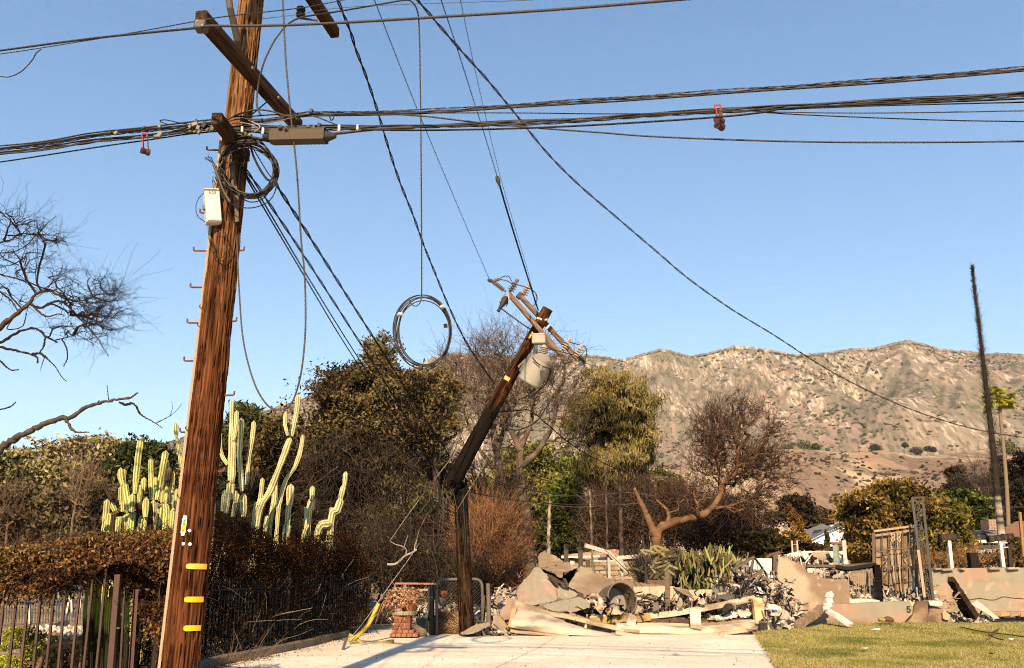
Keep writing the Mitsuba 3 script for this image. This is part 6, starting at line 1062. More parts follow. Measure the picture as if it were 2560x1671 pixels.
# block boundary wall far behind, block by block
k = thing('block_wall', 'tan concrete block boundary wall behind the rubble at the centre', 'wall')
for row in range(6):
    for c_ in range(7):
        x0 = 1456 + c_ * 24.4 + (12.2 if row % 2 else 0) - 6; y0 = 1404 + row * 11.6
        if x0 > 1606 or (row == 0 and c_ > 5): continue
        a, b = P(x0, y0, 30.0), P(min(x0 + 24.0, 1618), y0 + 11.2, 30.0); put(k + '__block', MB().box([(a[0] + b[0]) / 2, 30.1, (a[2] + b[2]) / 2], (b[0] - a[0] - .012, .2, a[2] - b[2] - .012), None, jitter((.44, .34, .24), .12, r5), .008), 'gritty')
a, b = P(1452, 1404, 30.14), P(1620, 1476, 30.14); put(k + '__mortar_core', MB().box([(a[0] + b[0]) / 2, 30.14, a[2] / 2], (b[0] - a[0], .16, a[2] * 1.0), None, (.33, .27, .21)), 'gritty')
# fallen garage door
gd = thing('garage_door', 'buckled cream sheet metal garage door fallen flat across the driveway', 'garage door')
CR = (.56, .485, .40); YEL = (.52, .37, .13)
n_ = 46; tx = np.linspace(0, 1, n_); tpx = np.interp(tx, [0, .2, .45, .7, 1], [1285, 1341, 1421, 1486, 1562]); tpy = np.interp(tx, [0, .2, .45, .7, 1], [1513, 1526, 1558, 1576, 1589]); bpy = np.interp(tx, [0, .05, .28, .5, .75, 1], [1568, 1572, 1581, 1588, 1590.5, 1591.5]); bpx = np.interp(tx, [0, 1], [1276, 1562])
rows = 10; V = []
for j in range(rows):
    s = j / (rows - 1)
    for i in range(n_):
        sc_ = min(.92, max(.12, .98 - 1.5 * tx[i])); fo = s / sc_ if s < sc_ else (1 - s) / (1 - sc_); bulge = .75 * fo * (1 - .75 * tx[i]) * min(1, tx[i] * 5 + .15) + .04 * math.sin(tx[i] * 9 + s * 3) * (1 - tx[i])
        V.append(P(tpx[i] * (1 - s) + bpx[i] * s, tpy[i] * (1 - s) + bpy[i] * s, 20.9 - .42 * s - bulge * .5))
V = np.array(V); i, j = np.meshgrid(np.arange(n_ - 1), np.arange(rows - 1), indexing='xy'); qd = np.stack([j * n_ + i, j * n_ + i + 1, (j + 1) * n_ + i + 1, (j + 1) * n_ + i], -1).reshape(-1, 4)
cc = np.array([np.array(CR) * (1 - .35 * max(0, meshkit.fbm(p_ * np.array([1.2, 1, 4]), 3, 3) - .45) * 2) for p_ in V])
put(gd + '__skin', MB().raw(V, qd, cc).raw(V + [0, .02, 0], qd[:, ::-1], cc * .6), 'grimy', True, label='buckled cream skin of the left door section')
def rail(pts, Y, w, h, col, part='rail', mat='grimy'):
    mb = MB(); q = spline([P(x, y, yy) for (x, y), yy in zip(pts, np.interp(np.linspace(0, 1, len(pts)), np.linspace(0, 1, len(Y)), Y))], 5 * len(pts))
    d = np.diff(q, axis=0)
    for a, b in zip(q[:-1], q[1:]): mb.bar(a - unit(b - a) * .004, b + unit(b - a) * .004, w, h, jitter(col, .03, r5), up=(0, 1, .2))
    return put(gd + '__' + part, mb, mat)
rail(za((660, 975), (640, 1060), (610, 1200), (590, 1300)), [20.75, 20.55], .10, .10, (.50, .35, .19), 'end_stile')
rail(za((680, 915), (980, 1010), (1220, 1085), (1500, 1130)) + za((1800, 1205), (2100, 1275), (2362, 1335)), [21.2, 20.7], .09, .07, (.55, .45, .31))
rail(za((700, 950), (1100, 1080), (1500, 1170), (1620, 1190)), [21.3, 20.9], .05, .05, (.24, .17, .11))
rail(za((1520, 1080), (1900, 1215), (2362, 1340)) + zb((100, 1225), (330, 1240)), [21.0, 20.6], .05, .045, (.42, .33, .23))
rail(za((1640, 1205), (1950, 1190), (2362, 1155)) + zb((300, 1060), (480, 1035)), [21.1, 21.2], .13, .10, YEL)
rail(za((1780, 1140), (2362, 1120)) + zb((250, 1030), (700, 1000), (1200, 920), (1600, 845), (1960, 770)), [21.2, 21.4], .10, .12, (.66, .55, .42), 'top_rail')
rail(zb((1990, 790), (2015, 950), (2030, 1130)), [21.4, 21.0], .22, .14, (.63, .48, .26), 'end_stile')
rail(zb((2020, 1120), (1850, 1165), (1500, 1205), (1100, 1225), (700, 1212), (300, 1205), (0, 1165)), [21.0, 20.75], .13, .17, (.68, .58, .47), 'bottom_rail')
rail(zb((2050, 1180), (1650, 1250), (1300, 1290), (1000, 1305), (500, 1310), (200, 1290), (0, 1255)), [20.9, 20.6], .07, .06, (.55, .46, .34), 'bottom_rail')
rail(zb((2045, 1172), (1650, 1238), (1200, 1275), (700, 1285)), [21.2, 20.9], .05, .04, (.40, .29, .13))
for q in (((240, 1020), (215, 1110), (200, 1200)), ((1120, 935), (1125, 1080), (1130, 1205))): rail(zb(*q), [21.0, 20.75], .24 if q[0][0] > 300 else .20, .05, (.60, .53, .46), 'stile')
rail(zb((290, 1085), (700, 1105), (1250, 1115), (1500, 1105), (1800, 1098)), [21.3, 21.4], .14, .10, (.19, .115, .085), 'track')
rail(zb((0, 1140), (400, 1150), (900, 1160), (1050, 1175)), [21.2, 21.2], .10, .05, (.62, .53, .42), 'slat'); rail(zb((300, 1180), (700, 1190), (1050, 1200)), [21.1, 21.0], .09, .05, (.66, .57, .46), 'slat'); rail(zb((1180, 1160), (1600, 1130), (1990, 1100)), [21.3, 21.3], .11, .05, (.60, .49, .34), 'slat'); rail(zb((0, 1105), (180, 1110)), [21.2, 21.2], .12, .05, (.62, .54, .43), 'slat')
rail(za((600, 1345), (900, 1380), (1240, 1400), (1500, 1415)), [20.6, 20.5], .07, .05, (.50, .40, .29), 'bottom_rail')
rail(za((60, 1400), (350, 1395), (660, 1395)), [20.9, 20.8], .06, .05, (.40, .32, .24), 'bottom_rail')
solo('bent_wire', MB().tube(cable(zb((1480, 1130), (1520, 1210), (1525, 1300), (1495, 1340), (1400, 1362), (1250, 1352), (1100, 1340)), [20.4, 20.0], 30, False), .012, 5, (.42, .34, .24)), 'rubber', 'bent wire curling off the garage door onto the driveway', 'wire')
# steel drum
dr_ = thing('steel_drum', 'rusty open steel drum lying on its side on the rubble', 'drum'); c0 = P(1556, 1498, 21.2); ax = unit([.40, -.88, .22]); Rd = .37
put(dr_ + '__shell', MB().lathe(c0 - ax * .50, c0, [(0, Rd), (.08, Rd * 1.02), (.3, Rd), (.34, Rd * 1.03), (.38, Rd), (.65, Rd), (.69, Rd * 1.03), (.73, Rd), (1, Rd), (1.0, Rd * 1.03), (.99, Rd * .97), (.72, Rd * .965), (.3, Rd * .965), (.05, Rd * .965)], 44, (.20, .155, .12)), 'gritty', 40)
put(dr_ + '__bottom', MB().lathe(c0 - ax * .48, c0 - ax * .455, [(0, Rd * .97), (1, Rd * .95), (1, Rd * .6), (.6, Rd * .58), (.6, 0)], 36, (.33, .30, .27)), 'gritty')
put(dr_ + '__rim', MB().tube([c0 + (frame(ax)[0] * math.cos(t) + frame(ax)[1] * math.sin(t)) * Rd for t in np.linspace(0, 2 * math.pi, 49)], .016, 6, (.26, .21, .17), cap=False), 'gritty')
# twisted steel frames, chair, bent sheets
def rods(name, label, segs, Y, w, col, cat='metal frame', mat='gritty', flat=.35):
    k = thing(name, label, cat)
    for q in segs:
        for a, b in zip(q[:-1], q[1:]): put(k + '__bar', MB().bar(P(*a, Y + r5.uniform(-.1, .1)), P(*b, Y + r5.uniform(-.1, .1)), w, w * flat, jitter(col, .12, r5)), mat)
    return k
rods('shelf_frame', 'grey folded steel shelf frame tipped up on the rubble', [zb((1645, 370), (1950, 185)), zb((1945, 195), (1915, 405)), zb((1690, 385), (1905, 452)), zb((1870, 520), (2085, 365)), zb((1860, 520), (1790, 660), (1720, 795)), zb((2075, 395), (1980, 560)), zb((2070, 460), (2140, 580))], 22.3, .15, (.22, .19, .16))
rods('shelf_frame', 'thin perforated uprights hanging beside the tipped shelf frame', [zb((1650, 380), (1700, 450), (1760, 540)), zb((1960, 195), (2040, 300), (2130, 430), (2140, 500)), zb((1905, 330), (1895, 410))], 22.5, .06, (.18, .155, .135))
ch = thing('folding_chair', 'burnt grey folding chair half buried in the rubble', 'chair')
pl_ = Polygon([(0, 0), (1, 0), (1, 1), (0, 1)]).buffer(-.22).buffer(.22)
q0 = np.array(zb((1380, 705), (1580, 680), (1590, 585), (1400, 565))); xs = np.array(pl_.exterior.coords)[:-1]
pp = [q0[0] * (1 - a) * (1 - b) + q0[1] * a * (1 - b) + q0[2] * a * b + q0[3] * (1 - a) * b for a, b in xs]
put(ch + '__backrest', MB().plate(pp, 21.9, .05, (.21, .185, .15), 0, 1), 'metal', 30)
put(ch + '__frame', MB().tube(cable(zb((1385, 760), (1375, 640), (1410, 575), (1500, 560), (1590, 570)), [21.85], 30, False), .028, 7, (.19, .165, .14)), 'metal', True)
put(ch + '__seat', MB().plate(zb((1430, 735), (1580, 700), (1640, 780), (1590, 800), (1440, 770)), [21.8, 21.9, 21.5, 21.4, 21.5], .03, (.19, .165, .14), .3, 2), 'metal')
for q in (zb((1380, 760), (1500, 860)), zb((1465, 755), (1570, 830)), zb((1620, 690), (1660, 800))): put(ch + '__leg', MB().bar(P(*q[0], 21.7), P(*q[1], 21.5), .035, .035, (.16, .14, .12)), 'metal')
solo('wheel_rim', MB().tube([P(1782 + 6.5 * math.cos(t), 1491 + 12 * math.sin(t), 21.7 + .15 * math.cos(t)) for t in np.linspace(0, 2 * math.pi, 25)], .022, 6, (.40, .35, .29), cap=False), 'metal', 'small pale wheel rim standing left of the burnt folding chair', 'wheel')
def crumple(label, px, Y, col, seed, amp=.14, name='bent_sheet', cat='sheet metal'):
    poly = np.array(px); lo, hi = poly.min(0), poly.max(0); pg = Polygon(poly).buffer(0); r = np.random.default_rng(seed); n, m = max(6, int((hi[0] - lo[0]) / 2.4)), max(6, int((hi[1] - lo[1]) / 2.4)); X, Yy = np.meshgrid(np.linspace(lo[0], hi[0], n), np.linspace(lo[1], hi[1], m))
    from shapely.geometry import Point
    d = ridged(X * .05 + seed, Yy * .07, seed, 3); V = np.array([P(x + .7 * r.normal(), y + .7 * r.normal(), Y - amp * 3 * dd + (hi[1] - y) * .012) for x, y, dd in zip(X.ravel(), Yy.ravel(), d.ravel())])
    F = []
    for b in range(m - 1):
        for a in range(n - 1):
            if pg.contains(Point((X[b, a] + X[b, a + 1]) / 2, (Yy[b, a] + Yy[b + 1, a]) / 2)): F.append([b * n + a, b * n + a + 1, (b + 1) * n + a + 1, (b + 1) * n + a])
    F = np.array(F if F else [[0, 1, n + 1, n]]); mb = MB().raw(V, F, col); mb.raw(V + [0, .015, -.005], F[:, ::-1], np.array(col) * .8)
    return solo(name, mb, 'grimy', label, cat)
crumple('large white crumpled sheet below the tipped shelf frame', zb((1700, 930), (1780, 760), (1840, 850), (1920, 990), (1870, 1030), (1760, 1040), (1720, 1000)), 21.6, WH, 1)
crumple('white crumpled sheet left of the largest crumpled one', zb((1290, 1070), (1400, 1010), (1520, 1030), (1640, 930), (1720, 920), (1730, 1030), (1500, 1090)), 21.5, WH, 2)
crumple('tall white torn panel right of the tipped shelf frame', zb((1950, 590), (2040, 620), (2130, 740), (2210, 900), (2160, 940), (2050, 900), (1990, 760)), 22.0, (.68, .62, .55), 3)
crumple('white strip crumpled at the right foot of the rubble', zb((2060, 1150), (2200, 1130), (2340, 1100), (2380, 1130), (2300, 1190), (2100, 1210)), 21.2, WH, 4)
crumple('thin white flake lying in the middle of the rubble', zb((620, 1040), (780, 1010), (960, 1050), (980, 1075), (760, 1065)), 21.5, WH, 5, .08)
crumple('white torn sheets heaped by the tan wall', zb((2080, 860), (2230, 800), (2270, 900), (2380, 1000), (2300, 1100), (2200, 1020)), 21.9, WH, 6)
crumple('bleached crumpled heap left of the drum', za((1840, 780), (1980, 770), (2080, 850), (2090, 980), (2000, 1090), (1900, 1000), (1830, 900)), 21.3, (.55, .42, .31), 7, .22)
crumple('crushed tan panel below the drum', za((2060, 990), (2250, 980), (2362, 1100), (2100, 1100)), 21.1, (.58, .45, .35), 8, .1)
slab('grey wooden board splintered in front of the wire gate', zg((1560, 1215), (1720, 1130), (1860, 1050), (2110, 1010), (2125, 1060), (1950, 1160), (1800, 1225), (1600, 1245)), [20.2, 20.4, 20.6, 20.6, 20.5, 20.35, 20.2, 20.1], .04, 'gritty', .5, 77, 'wooden_board', 'board', (.40, .31, .23))
k = thing('bed_springs', 'charred wire bed frame lying right of the drum', 'bed frame')
for q in (((260, 740), (520, 735), (640, 790)), ((280, 770), (290, 850)), ((250, 800), (640, 850), (720, 880)), ((300, 840), (560, 880)), ((360, 760), (700, 830), (980, 870)), ((280, 735), (620, 800), (760, 860)), ((740, 850), (1000, 905)), ((900, 830), (1020, 790)), ((1010, 790), (1020, 900)), ((450, 880), (430, 960)), ((640, 850), (720, 940)), ((380, 890), (470, 860))):
    put(k + '__bar', MB().tube(cable(zb(*q), [21.6, 21.4], 10, False), .022, 5, jitter((.17, .12, .09), .3, r5)), 'metal')
solo('steel_post', MB().bar(P(*zb((735, 960))[0], 21.4), P(*zb((728, 395))[0], 21.6), .11, .05, (.22, .17, .13)), 'gritty', 'slim brown steel post standing in the middle of the rubble', 'post')
# fallen white pipes behind
rods('fallen_pipe', 'pale fallen awning pipe slanting over the block wall', [za((1755, 25), (2130, 140), (2362, 390)), zb((0, 215), (155, 385))], 26, .11, (.52, .46, .39), 'pipe', flat=1)
rods('fallen_pipe', 'pale pipe lying level across two posts above the block wall', [za((1960, 240), (2362, 210)), zb((0, 200), (365, 175))], 26.3, .10, (.60, .54, .46), 'pipe', flat=1)
for x, lab in ((2120, 'left pale post under the fallen awning pipe'), (2320, 'right pale post under the fallen awning pipe')): q = za((x, 160 if x < 2200 else 230), (x + 20, 540)); solo('awning_post', MB().bar(P(*q[1], 26.2) * [1, 1, 0], P(*q[0], 26.2), .10, .08, (.47, .46, .41)), 'gritty', lab, 'post')
solo('block', MB().box(P(1614, 1395, 28), (.3, .25, .36), None, (.6, .56, .5), .02), 'gritty', 'small white block on the right end of the block wall', 'block')
for x, y0, y1, lab in ((1459, 10, 270, 'left dark wooden post behind the top of the heap'), (1684, 100, 355, 'right dark wooden post behind the top of the heap'), (1800, 250, 375, 'thin dark post right of the two dark wooden ones')):
    q = za((x, y0), (x + 4, y1)) if x > 1500 or True else None; solo('wooden_post', MB().bar(P(*q[1], 25) * [1, 1, 0], P(*q[0], 25), .12 if y0 < 200 else .05, .12, (.17, .13, .10)), 'gritty', lab, 'post')
# rubble: pieces one can pick out, then the crumbs
PAL = [(.70, .64, .57), (.54, .45, .36), (.44, .37, .30), (.26, .20, .16), (.10, .08, .07), (.44, .34, .27), (.50, .44, .37), (.04, .034, .03), (.32, .26, .21)]
def crumbs(label, zones, n, sz, seed, name='rubble'):
    r = np.random.default_rng(seed); mb = MB(); A = np.array([(z[2] - z[0]) * (z[3] - z[1]) for z in zones], float); A /= A.sum()
    for i in range(n):
        z = zones[r.choice(len(zones), p=A)]; x, y = r.uniform(z[0], z[2]), r.uniform(z[1], z[3]); Y = z[4] + (z[5] - z[4]) * (z[3] - y) / (z[3] - z[1]); s = r.uniform(*sz) * np.array([1, r.uniform(.4, 1), r.uniform(.25, .8)])
        if r.uniform() < .28: d = r.normal(size=3) * [1, .5, .6]; c = P(x, y, Y); mb.bar(c - unit(d) * s[0] * 1.4, c + unit(d) * s[0] * 1.4, .03, .02, jitter(PAL[r.integers(len(PAL))], .2, r))
        else: mb.rock(P(x, y, Y), s * 1.3, jitter(PAL[r.integers(len(PAL))], .2, r), int(r.integers(1e9)))
    return solo(name, mb, 'gritty', label, 'rubble', kind='stuff')
crumbs('mixed rubble packed inside and behind the fallen garage door', [(1430, 1520, 1560, 1560, 21.7, 21.9), (1600, 1505, 1760, 1565, 21.9, 22.4), (1770, 1490, 1900, 1560, 21.9, 22.8)], 900, (.06, .34), 1)
crumbs('mixed white and brown rubble between the garage door and the lawn', [(1900, 1500, 1990, 1570, 21.4, 22.8), (1840, 1450, 1960, 1510, 22.3, 23.0), (1905, 1555, 1975, 1585, 20.6, 20.9)], 620, (.06, .36), 2)
crumbs('crumbs of plaster at the left foot of the stucco heap', [(1240, 1470, 1300, 1575, 20.9, 22.0), (1180, 1572, 1300, 1588, 20.6, 20.9), (1460, 1490, 1500, 1520, 21.6, 22.0)], 420, (.03, .15), 3)
crumbs('white plaster rubble in front of the leaning security door', [(2115, 1470, 2330, 1508, 23.6, 25.0)], 1000, (.05, .26), 4)
crumbs('dark ash and char along the edge of the lawn', [(2300, 1535, 2480, 1560, 24.0, 24.6), (2240, 1550, 2380, 1560, 23.6, 23.8)], 500, (.03, .12), 5)
crumbs('white plaster rubble behind the broken tan wall', [(1930, 1395, 2120, 1450, 24.5, 27), (1780, 1400, 1900, 1470, 24.5, 26)], 500, (.06, .3), 6)
crumbs('burnt rubble behind the wire gate', [(985, 1500, 1300, 1575, 21.8, 25)], 800, (.04, .2), 7)
mb = MB(); rt2 = np.random.default_rng(12)
for i in range(150):
    z = ((1440, 1500, 1560, 1550, 21.3), (1570, 1480, 1770, 1550, 21.7), (1770, 1440, 1980, 1560, 21.9))[int(rt2.choice(3, p=[.15, .4, .45]))]; x, y = rt2.uniform(z[0], z[2]), rt2.uniform(z[1], z[3]); a_ = rt2.uniform(0, 6.3); L_ = rt2.uniform(8, 34)
    p = spline([P(x + L_ * t * math.cos(a_) + 4 * rt2.normal(), y + .55 * L_ * t * math.sin(a_) + 3 * rt2.normal(), z[4] - .1 + .25 * rt2.normal()) for t in np.linspace(-.5, .5, 4)], 10); mb.tube(p, rt2.uniform(.010, .024), 4, jitter((.055, .045, .038) if rt2.uniform() < .6 else (.24, .17, .12), .4, rt2))
solo('twisted_metal', mb, 'gritty', 'bent rods and twisted strips of metal tangled through the rubble', 'scrap metal', kind='stuff')
for i, (x, y, s, c, lab) in enumerate(((1497, 1508, .34, 0, 'pale lump left of the drum mouth'), (1640, 1520, .3, 3, 'brown lump under the bed frame'), (1598, 1528, .32, 5, 'terracotta coloured lump below the drum'), (1700, 1510, .3, 2, 'tan lump right of the steel post'), (1760, 1505, .3, 1, 'tan lump by the small wheel rim'), (1820, 1520, .36, 4, 'black lump below the folding chair'),
        (1935, 1520, .4, 0, 'white lump right of the yellow stile'), (1960, 1545, .36, 6, 'white lump next to the leaning tan beam'), (1930, 1560, .3, 5, 'brown lump at the corner of the lawn'), (1250, 1500, .3, 2, 'grey lump left of the pink slab'), (1245, 1560, .24, 1, 'tan lump right of the gate post'), (2160, 1495, .34, 0, 'white lump at the foot of the security door'), (2230, 1498, .3, 6, 'white lump under the security door'), (2290, 1497, .3, 1, 'tan lump at the foot of the ornate column'))):
    solo('rubble_lump', MB().rock(P(x, y, 21.2 if x < 2100 else 24.0), np.array([s, s * .8, s * .65]), PAL[c], i + 400), 'gritty', lab, 'rubble')
# ---------------------------------------------------------------- walls at the right
slab('large smoke stained tan wall fragment with a jagged top, right of the rubble', zc_((205, 760), (300, 785), (410, 830), (500, 880), (515, 935), (600, 970), (660, 960), (680, 1000), (760, 1005), (850, 1020), (970, 1012), (985, 1150), (995, 1295), (900, 1300), (800, 1295), (640, 1320), (560, 1420), (400, 1450), (350, 1400), (250, 1260), (190, 1150), (195, 900)), [23.4, 23.4, 23.4, 23.4, 23.4, 23.4, 23.4, 23.4, 23.4, 23.4, 23.4, 23.3, 23.2, 23.2, 23.2, 23.1, 22.8, 22.7, 22.8, 23.1, 23.3, 23.4], .16, 'tan_stucco', 1.0, 30, 'wall_fragment', 'wall')
slab('charred post on the left edge of the smoke stained wall fragment', zc_((150, 740), (200, 735), (195, 900), (190, 1140), (150, 1120)), 23.6, .15, 'gritty', .6, 31, 'wall_fragment', 'wall', (.22, .16, .125))
slab('bright white plastered wall left of the smoke stained fragment', zc_((-120, 790), (0, 780), (145, 782), (150, 1030), (60, 1040), (-120, 1000)), 25.4, .15, 'gritty', .4, 32, 'wall_fragment', 'wall', (.72, .68, .62))
slab('white ruined wall far behind with a torn roof edge', zc_((270, 745), (430, 705), (560, 700), (720, 700), (960, 705), (975, 860), (700, 905), (420, 830), (290, 780)), 27.0, .15, 'gritty', .5, 33, 'wall_fragment', 'wall', (.70, .66, .60))
slab('tan torn stucco piece leaning on the white ruined wall', zc_((560, 720), (640, 705), (760, 708), (850, 870), (700, 880)), 26.6, .1, 'tan_stucco', .8, 34)
slab('curled red brown roofing scrap lying on the ruined wall', zc_((60, 770), (110, 735), (200, 705), (265, 715), (230, 725), (140, 750), (90, 780)), 26.0, .12, 'gritty', .8, 35, 'roofing_scrap', 'roofing', (.26, .13, .10))
slab('soot streak board on the white ruined wall', zc_((540, 730), (570, 725), (650, 840), (670, 870), (600, 830)), 26.5, .08, 'gritty', .8, 36, 'charred_board', 'charred wood', (.07, .05, .04))
fw_ = thing('garden_wall', 'low stucco wall in faded green and pink, cracked and sooty at its right end, along the lawn', 'wall')
LW = zc_((610, 1430), (640, 1345), (720, 1310), (790, 1296), (1000, 1285), (1330, 1270), (1600, 1262), (1660, 1262))
YW = 22.4
put(fw_ + '__panel', MB().plate(LW + zc_((1700, 1330), (1690, 1400), (1610, 1480), (1580, 1530), (1200, 1545), (900, 1545), (640, 1535), (612, 1500)), YW, .22, PK, .4, 40), 'pink_stucco')
put(fw_ + '__panel', MB().plate(zc_((1745, 1262), (1820, 1255), (1870, 1260), (1862, 1400), (1850, 1500), (1850, 1530), (1620, 1530), (1650, 1480), (1700, 1400), (1705, 1340)), YW + .06, .22, (.13, .085, .055), .5, 41), 'sooty', label='soot blackened panel of the cracked wall')
put(fw_ + '__panel', MB().plate(zc_((1890, 1310), (1960, 1320), (2020, 1335), (2060, 1400), (2130, 1450), (2140, 1500), (2100, 1530), (1860, 1530), (1862, 1440)), YW + .12, .22, (.12, .08, .05), .5, 42), 'sooty', label='soot blackened end panel with a chipped corner')
scene['sooty'] = two({'type': 'bumpmap', 'scale': 1.0, 'bsdf': {'type': 'diffuse', 'reflectance': proc(lambda p, n, uv: mix((.115, .075, .05), (.30, .215, .14), smoothstep(.48, .75, fbm(p.x * 1.3, p.y, p.z * 2.2, 4)) * smoothstep(.75, .2, p.z)))}, 'tex': proc(lambda p, n, uv: .01 * fbm(p.x * 14, p.y * 14, p.z * 14, 3), 4e-3)})
put(fw_ + '__crack', MB().plate(zc_((1655, 1262), (1745, 1262), (1705, 1345), (1705, 1400), (1650, 1480), (1600, 1525), (1580, 1525), (1640, 1460), (1690, 1395), (1690, 1330)), YW + .16, .1, (.62, .47, .33), .6, 43), 'gritty', label='pale crack showing raw plaster')
put(fw_ + '__chip', MB().plate(zd((290, 1310), (350, 1300), (395, 1340), (370, 1400), (300, 1385)), YW + .02, .1, (.60, .42, .26), .5, 44), 'gritty')
put(fw_ + '__coping', MB().plate(zc_((1870, 1255), (1990, 1252), (2030, 1270), (2022, 1312), (1890, 1308)), YW + .0, .3, (.58, .55, .50), .3, 45), 'gritty')
t = meshkit.text_mesh('5', .14, .02); v = np.array(t.vertices); v[:, 0] -= v[:, 0].mean(); c_ = P(2272, 1531, YW - .012); put(fw_ + '__house_number', MB().raw(c_ + np.stack([v[:, 0], -v[:, 2], v[:, 1]], 1), t.faces, (.06, .042, .032)), 'matte', label='dark house number digit on the sooty wall')
solo('path_light', MB().lathe(P(2205, 1556, 21.8), P(2205, 1543, 21.8), [(0, .02), (0, .07), (.4, .10), (.8, .08), (1, .02)], 14, (.42, .32, .13)), 'gritty', 'small brass dome on the lawn before the low wall', 'dome')
solo('path_light', MB().lathe(P(2221, 1556, 21.8), P(2221, 1541, 21.8), [(0, .02), (0, .10), (.4, .13), (.8, .09), (1, .02)], 14, (.24, .13, .08)), 'gritty', 'small rust brown dome right of the brass one', 'dome')
# pink wall along the back
pw_ = thing('garden_wall', 'long pink and grey green stucco wall at the right edge', 'wall')
put(pw_ + '__panel', MB().plate(zd((150, 735), (400, 738), (700, 728), (1100, 728), (1700, 722), (1700, 1290), (1347, 1292), (1000, 1292), (600, 1300), (180, 1300)), 25.0, .22, PK, .25, 50), 'pink_stucco')
for i in range(9):
    x0 = 520 + i * 130; put(pw_ + '__footing', MB().plate(zd((x0, 1298), (x0 + 125, 1297), (x0 + 128, 1350 + 8 * math.sin(i)), (x0 + 4, 1360)), 24.9, .22, jitter((.46, .33, .22), .12, r5), .4, 51 + i), 'gritty')
put(pw_ + '__crack', MB().tube(cable(zd((600, 1145), (760, 1120), (840, 1130), (960, 1140), (1080, 1100), (1200, 1115), (1347, 1125)), [24.985], 40, False), .010, 4, (.12, .09, .06)), 'matte')
mb = MB()
for a, b in (((250, 750), (390, 745)), ((480, 738), (530, 742)), ((150, 738), (240, 742)), ((860, 735), (1000, 732)), ((1100, 733), (1240, 730))): q = zd(a, b); mb.bar(P(*q[0], 25), P(*q[1], 25.05), .3, .05, jitter((.50, .38, .28), .2, r5))
put(pw_ + '__loose_coping', mb, 'gritty', kind='stuff')
def timber(label, pts, Y, w, col=BK_, name='charred_timber', jt=.25):
    p = spline([P(*q, y) for q, y in zip(pts, np.linspace(*Y, len(pts)))], 26); r = np.random.default_rng(int(w * 1e4)); mb = MB()
    for a, b in zip(p[:-1], p[1:]): mb.bar(a, b, w * (1 + r.uniform(-.12, .12)), w * (1 + r.uniform(-.12, .12)), jitter(col, jt, r))
    return solo(name, mb, 'gritty', label, 'timber')
timber('charred timber leaning before the pink wall, longest of the two', zd((392, 870), (470, 990), (720, 1365)), (23.3, 23.7), .15, (.09, .07, .055))
timber('shorter charred timber lying behind the leaning one', zd((450, 1060), (500, 1130), (560, 1270), (640, 1350)), (23.6, 23.9), .12)
solo('white_board', MB().plate(zd((655, 1195), (740, 1148), (790, 1180), (1030, 1380), (960, 1388), (900, 1340)), [24.4, 24.5, 24.4, 23.8, 23.8, 24.0], .03, (.52, .50, .44), .2, 60), 'gritty', 'pale board leaning against the pink wall', 'board')
rods('table_frame', 'rusty white table frame by the end of the sooty wall', [zd((190, 1118), (520, 1122)), zd((325, 1125), (335, 1250)), zd((440, 1115), (510, 1040)), zd((350, 1160), (420, 1170)), zd((370, 1245), (480, 1140)), zd((240, 1070), (245, 1125))], 23.4, .05, (.42, .31, .22))
rods('charred_sticks', 'charred sticks beneath the table frame', [zd((300, 1165), (500, 1175)), zd((360, 1250), (480, 1150)), zd((380, 1195), (450, 1205)), zd((560, 1280), (620, 1240))], 23.6, .06, (.03, .025, .02), 'sticks')
# posts with burnt beams above the pink wall
def tpost(label, post, beam, Y):
    k = thing('carport_post', label, 'post'); q = zd(*post); put(k + '__post', MB().bar(P(*q[1], Y) - [0, 0, .8], P(*q[0], Y), .085, .085, (.66, .62, .56), .006), 'paint')
    b = zd(*beam); p = np.linspace(P(*b[0], Y), P(*b[1], Y), 14); mb = MB()
    for a, c in zip(p[:-1], p[1:]): mb.bar(a, c, .17 * r5.uniform(.85, 1.2), .15 * r5.uniform(.8, 1.2), jitter((.11, .085, .07), .35, r5))
    put(k + '__charred_beam', mb, 'gritty'); return k
tpost('white carport post with a charred stub of beam on top, left of two', ((372, 350), (406, 725)), ((248, 330), (492, 320)), 25.8)
k = tpost('white carport post with a longer charred beam, in front of the cypress trunk', ((1036, 365), (1080, 725)), ((875, 358), (1200, 312)), 25.8)
put(k + '__tie_rod', MB().tube([P(*zd((1050, 405))[0], 25.8), P(*zd((1130, 400))[0], 25.8)], .02, 5, (.5, .45, .4)), 'paint'); put(k + '__tie_rod', MB().tube([P(*zd((1055, 465))[0], 25.8), P(*zd((1140, 460))[0], 25.8)], .02, 5, (.5, .45, .4)), 'paint')
for a, b, w, c, lab in (((1140, 395), (1172, 725), .10, (.10, .08, .065), 'charred upright beside the white carport post'), ((672, 530), (702, 725), .22, (.06, .05, .045), 'thick charred stump of post on the pink wall'), ((1290, 5), (1322, 440), .07, (.42, .24, .12), 'slim orange brown pole at the right edge')):
    q = zd(a, b); solo('burnt_post', MB().bar(P(*q[1], 26) - [0, 0, .3], P(*q[0], 26), w, w, c), 'gritty', lab, 'post')
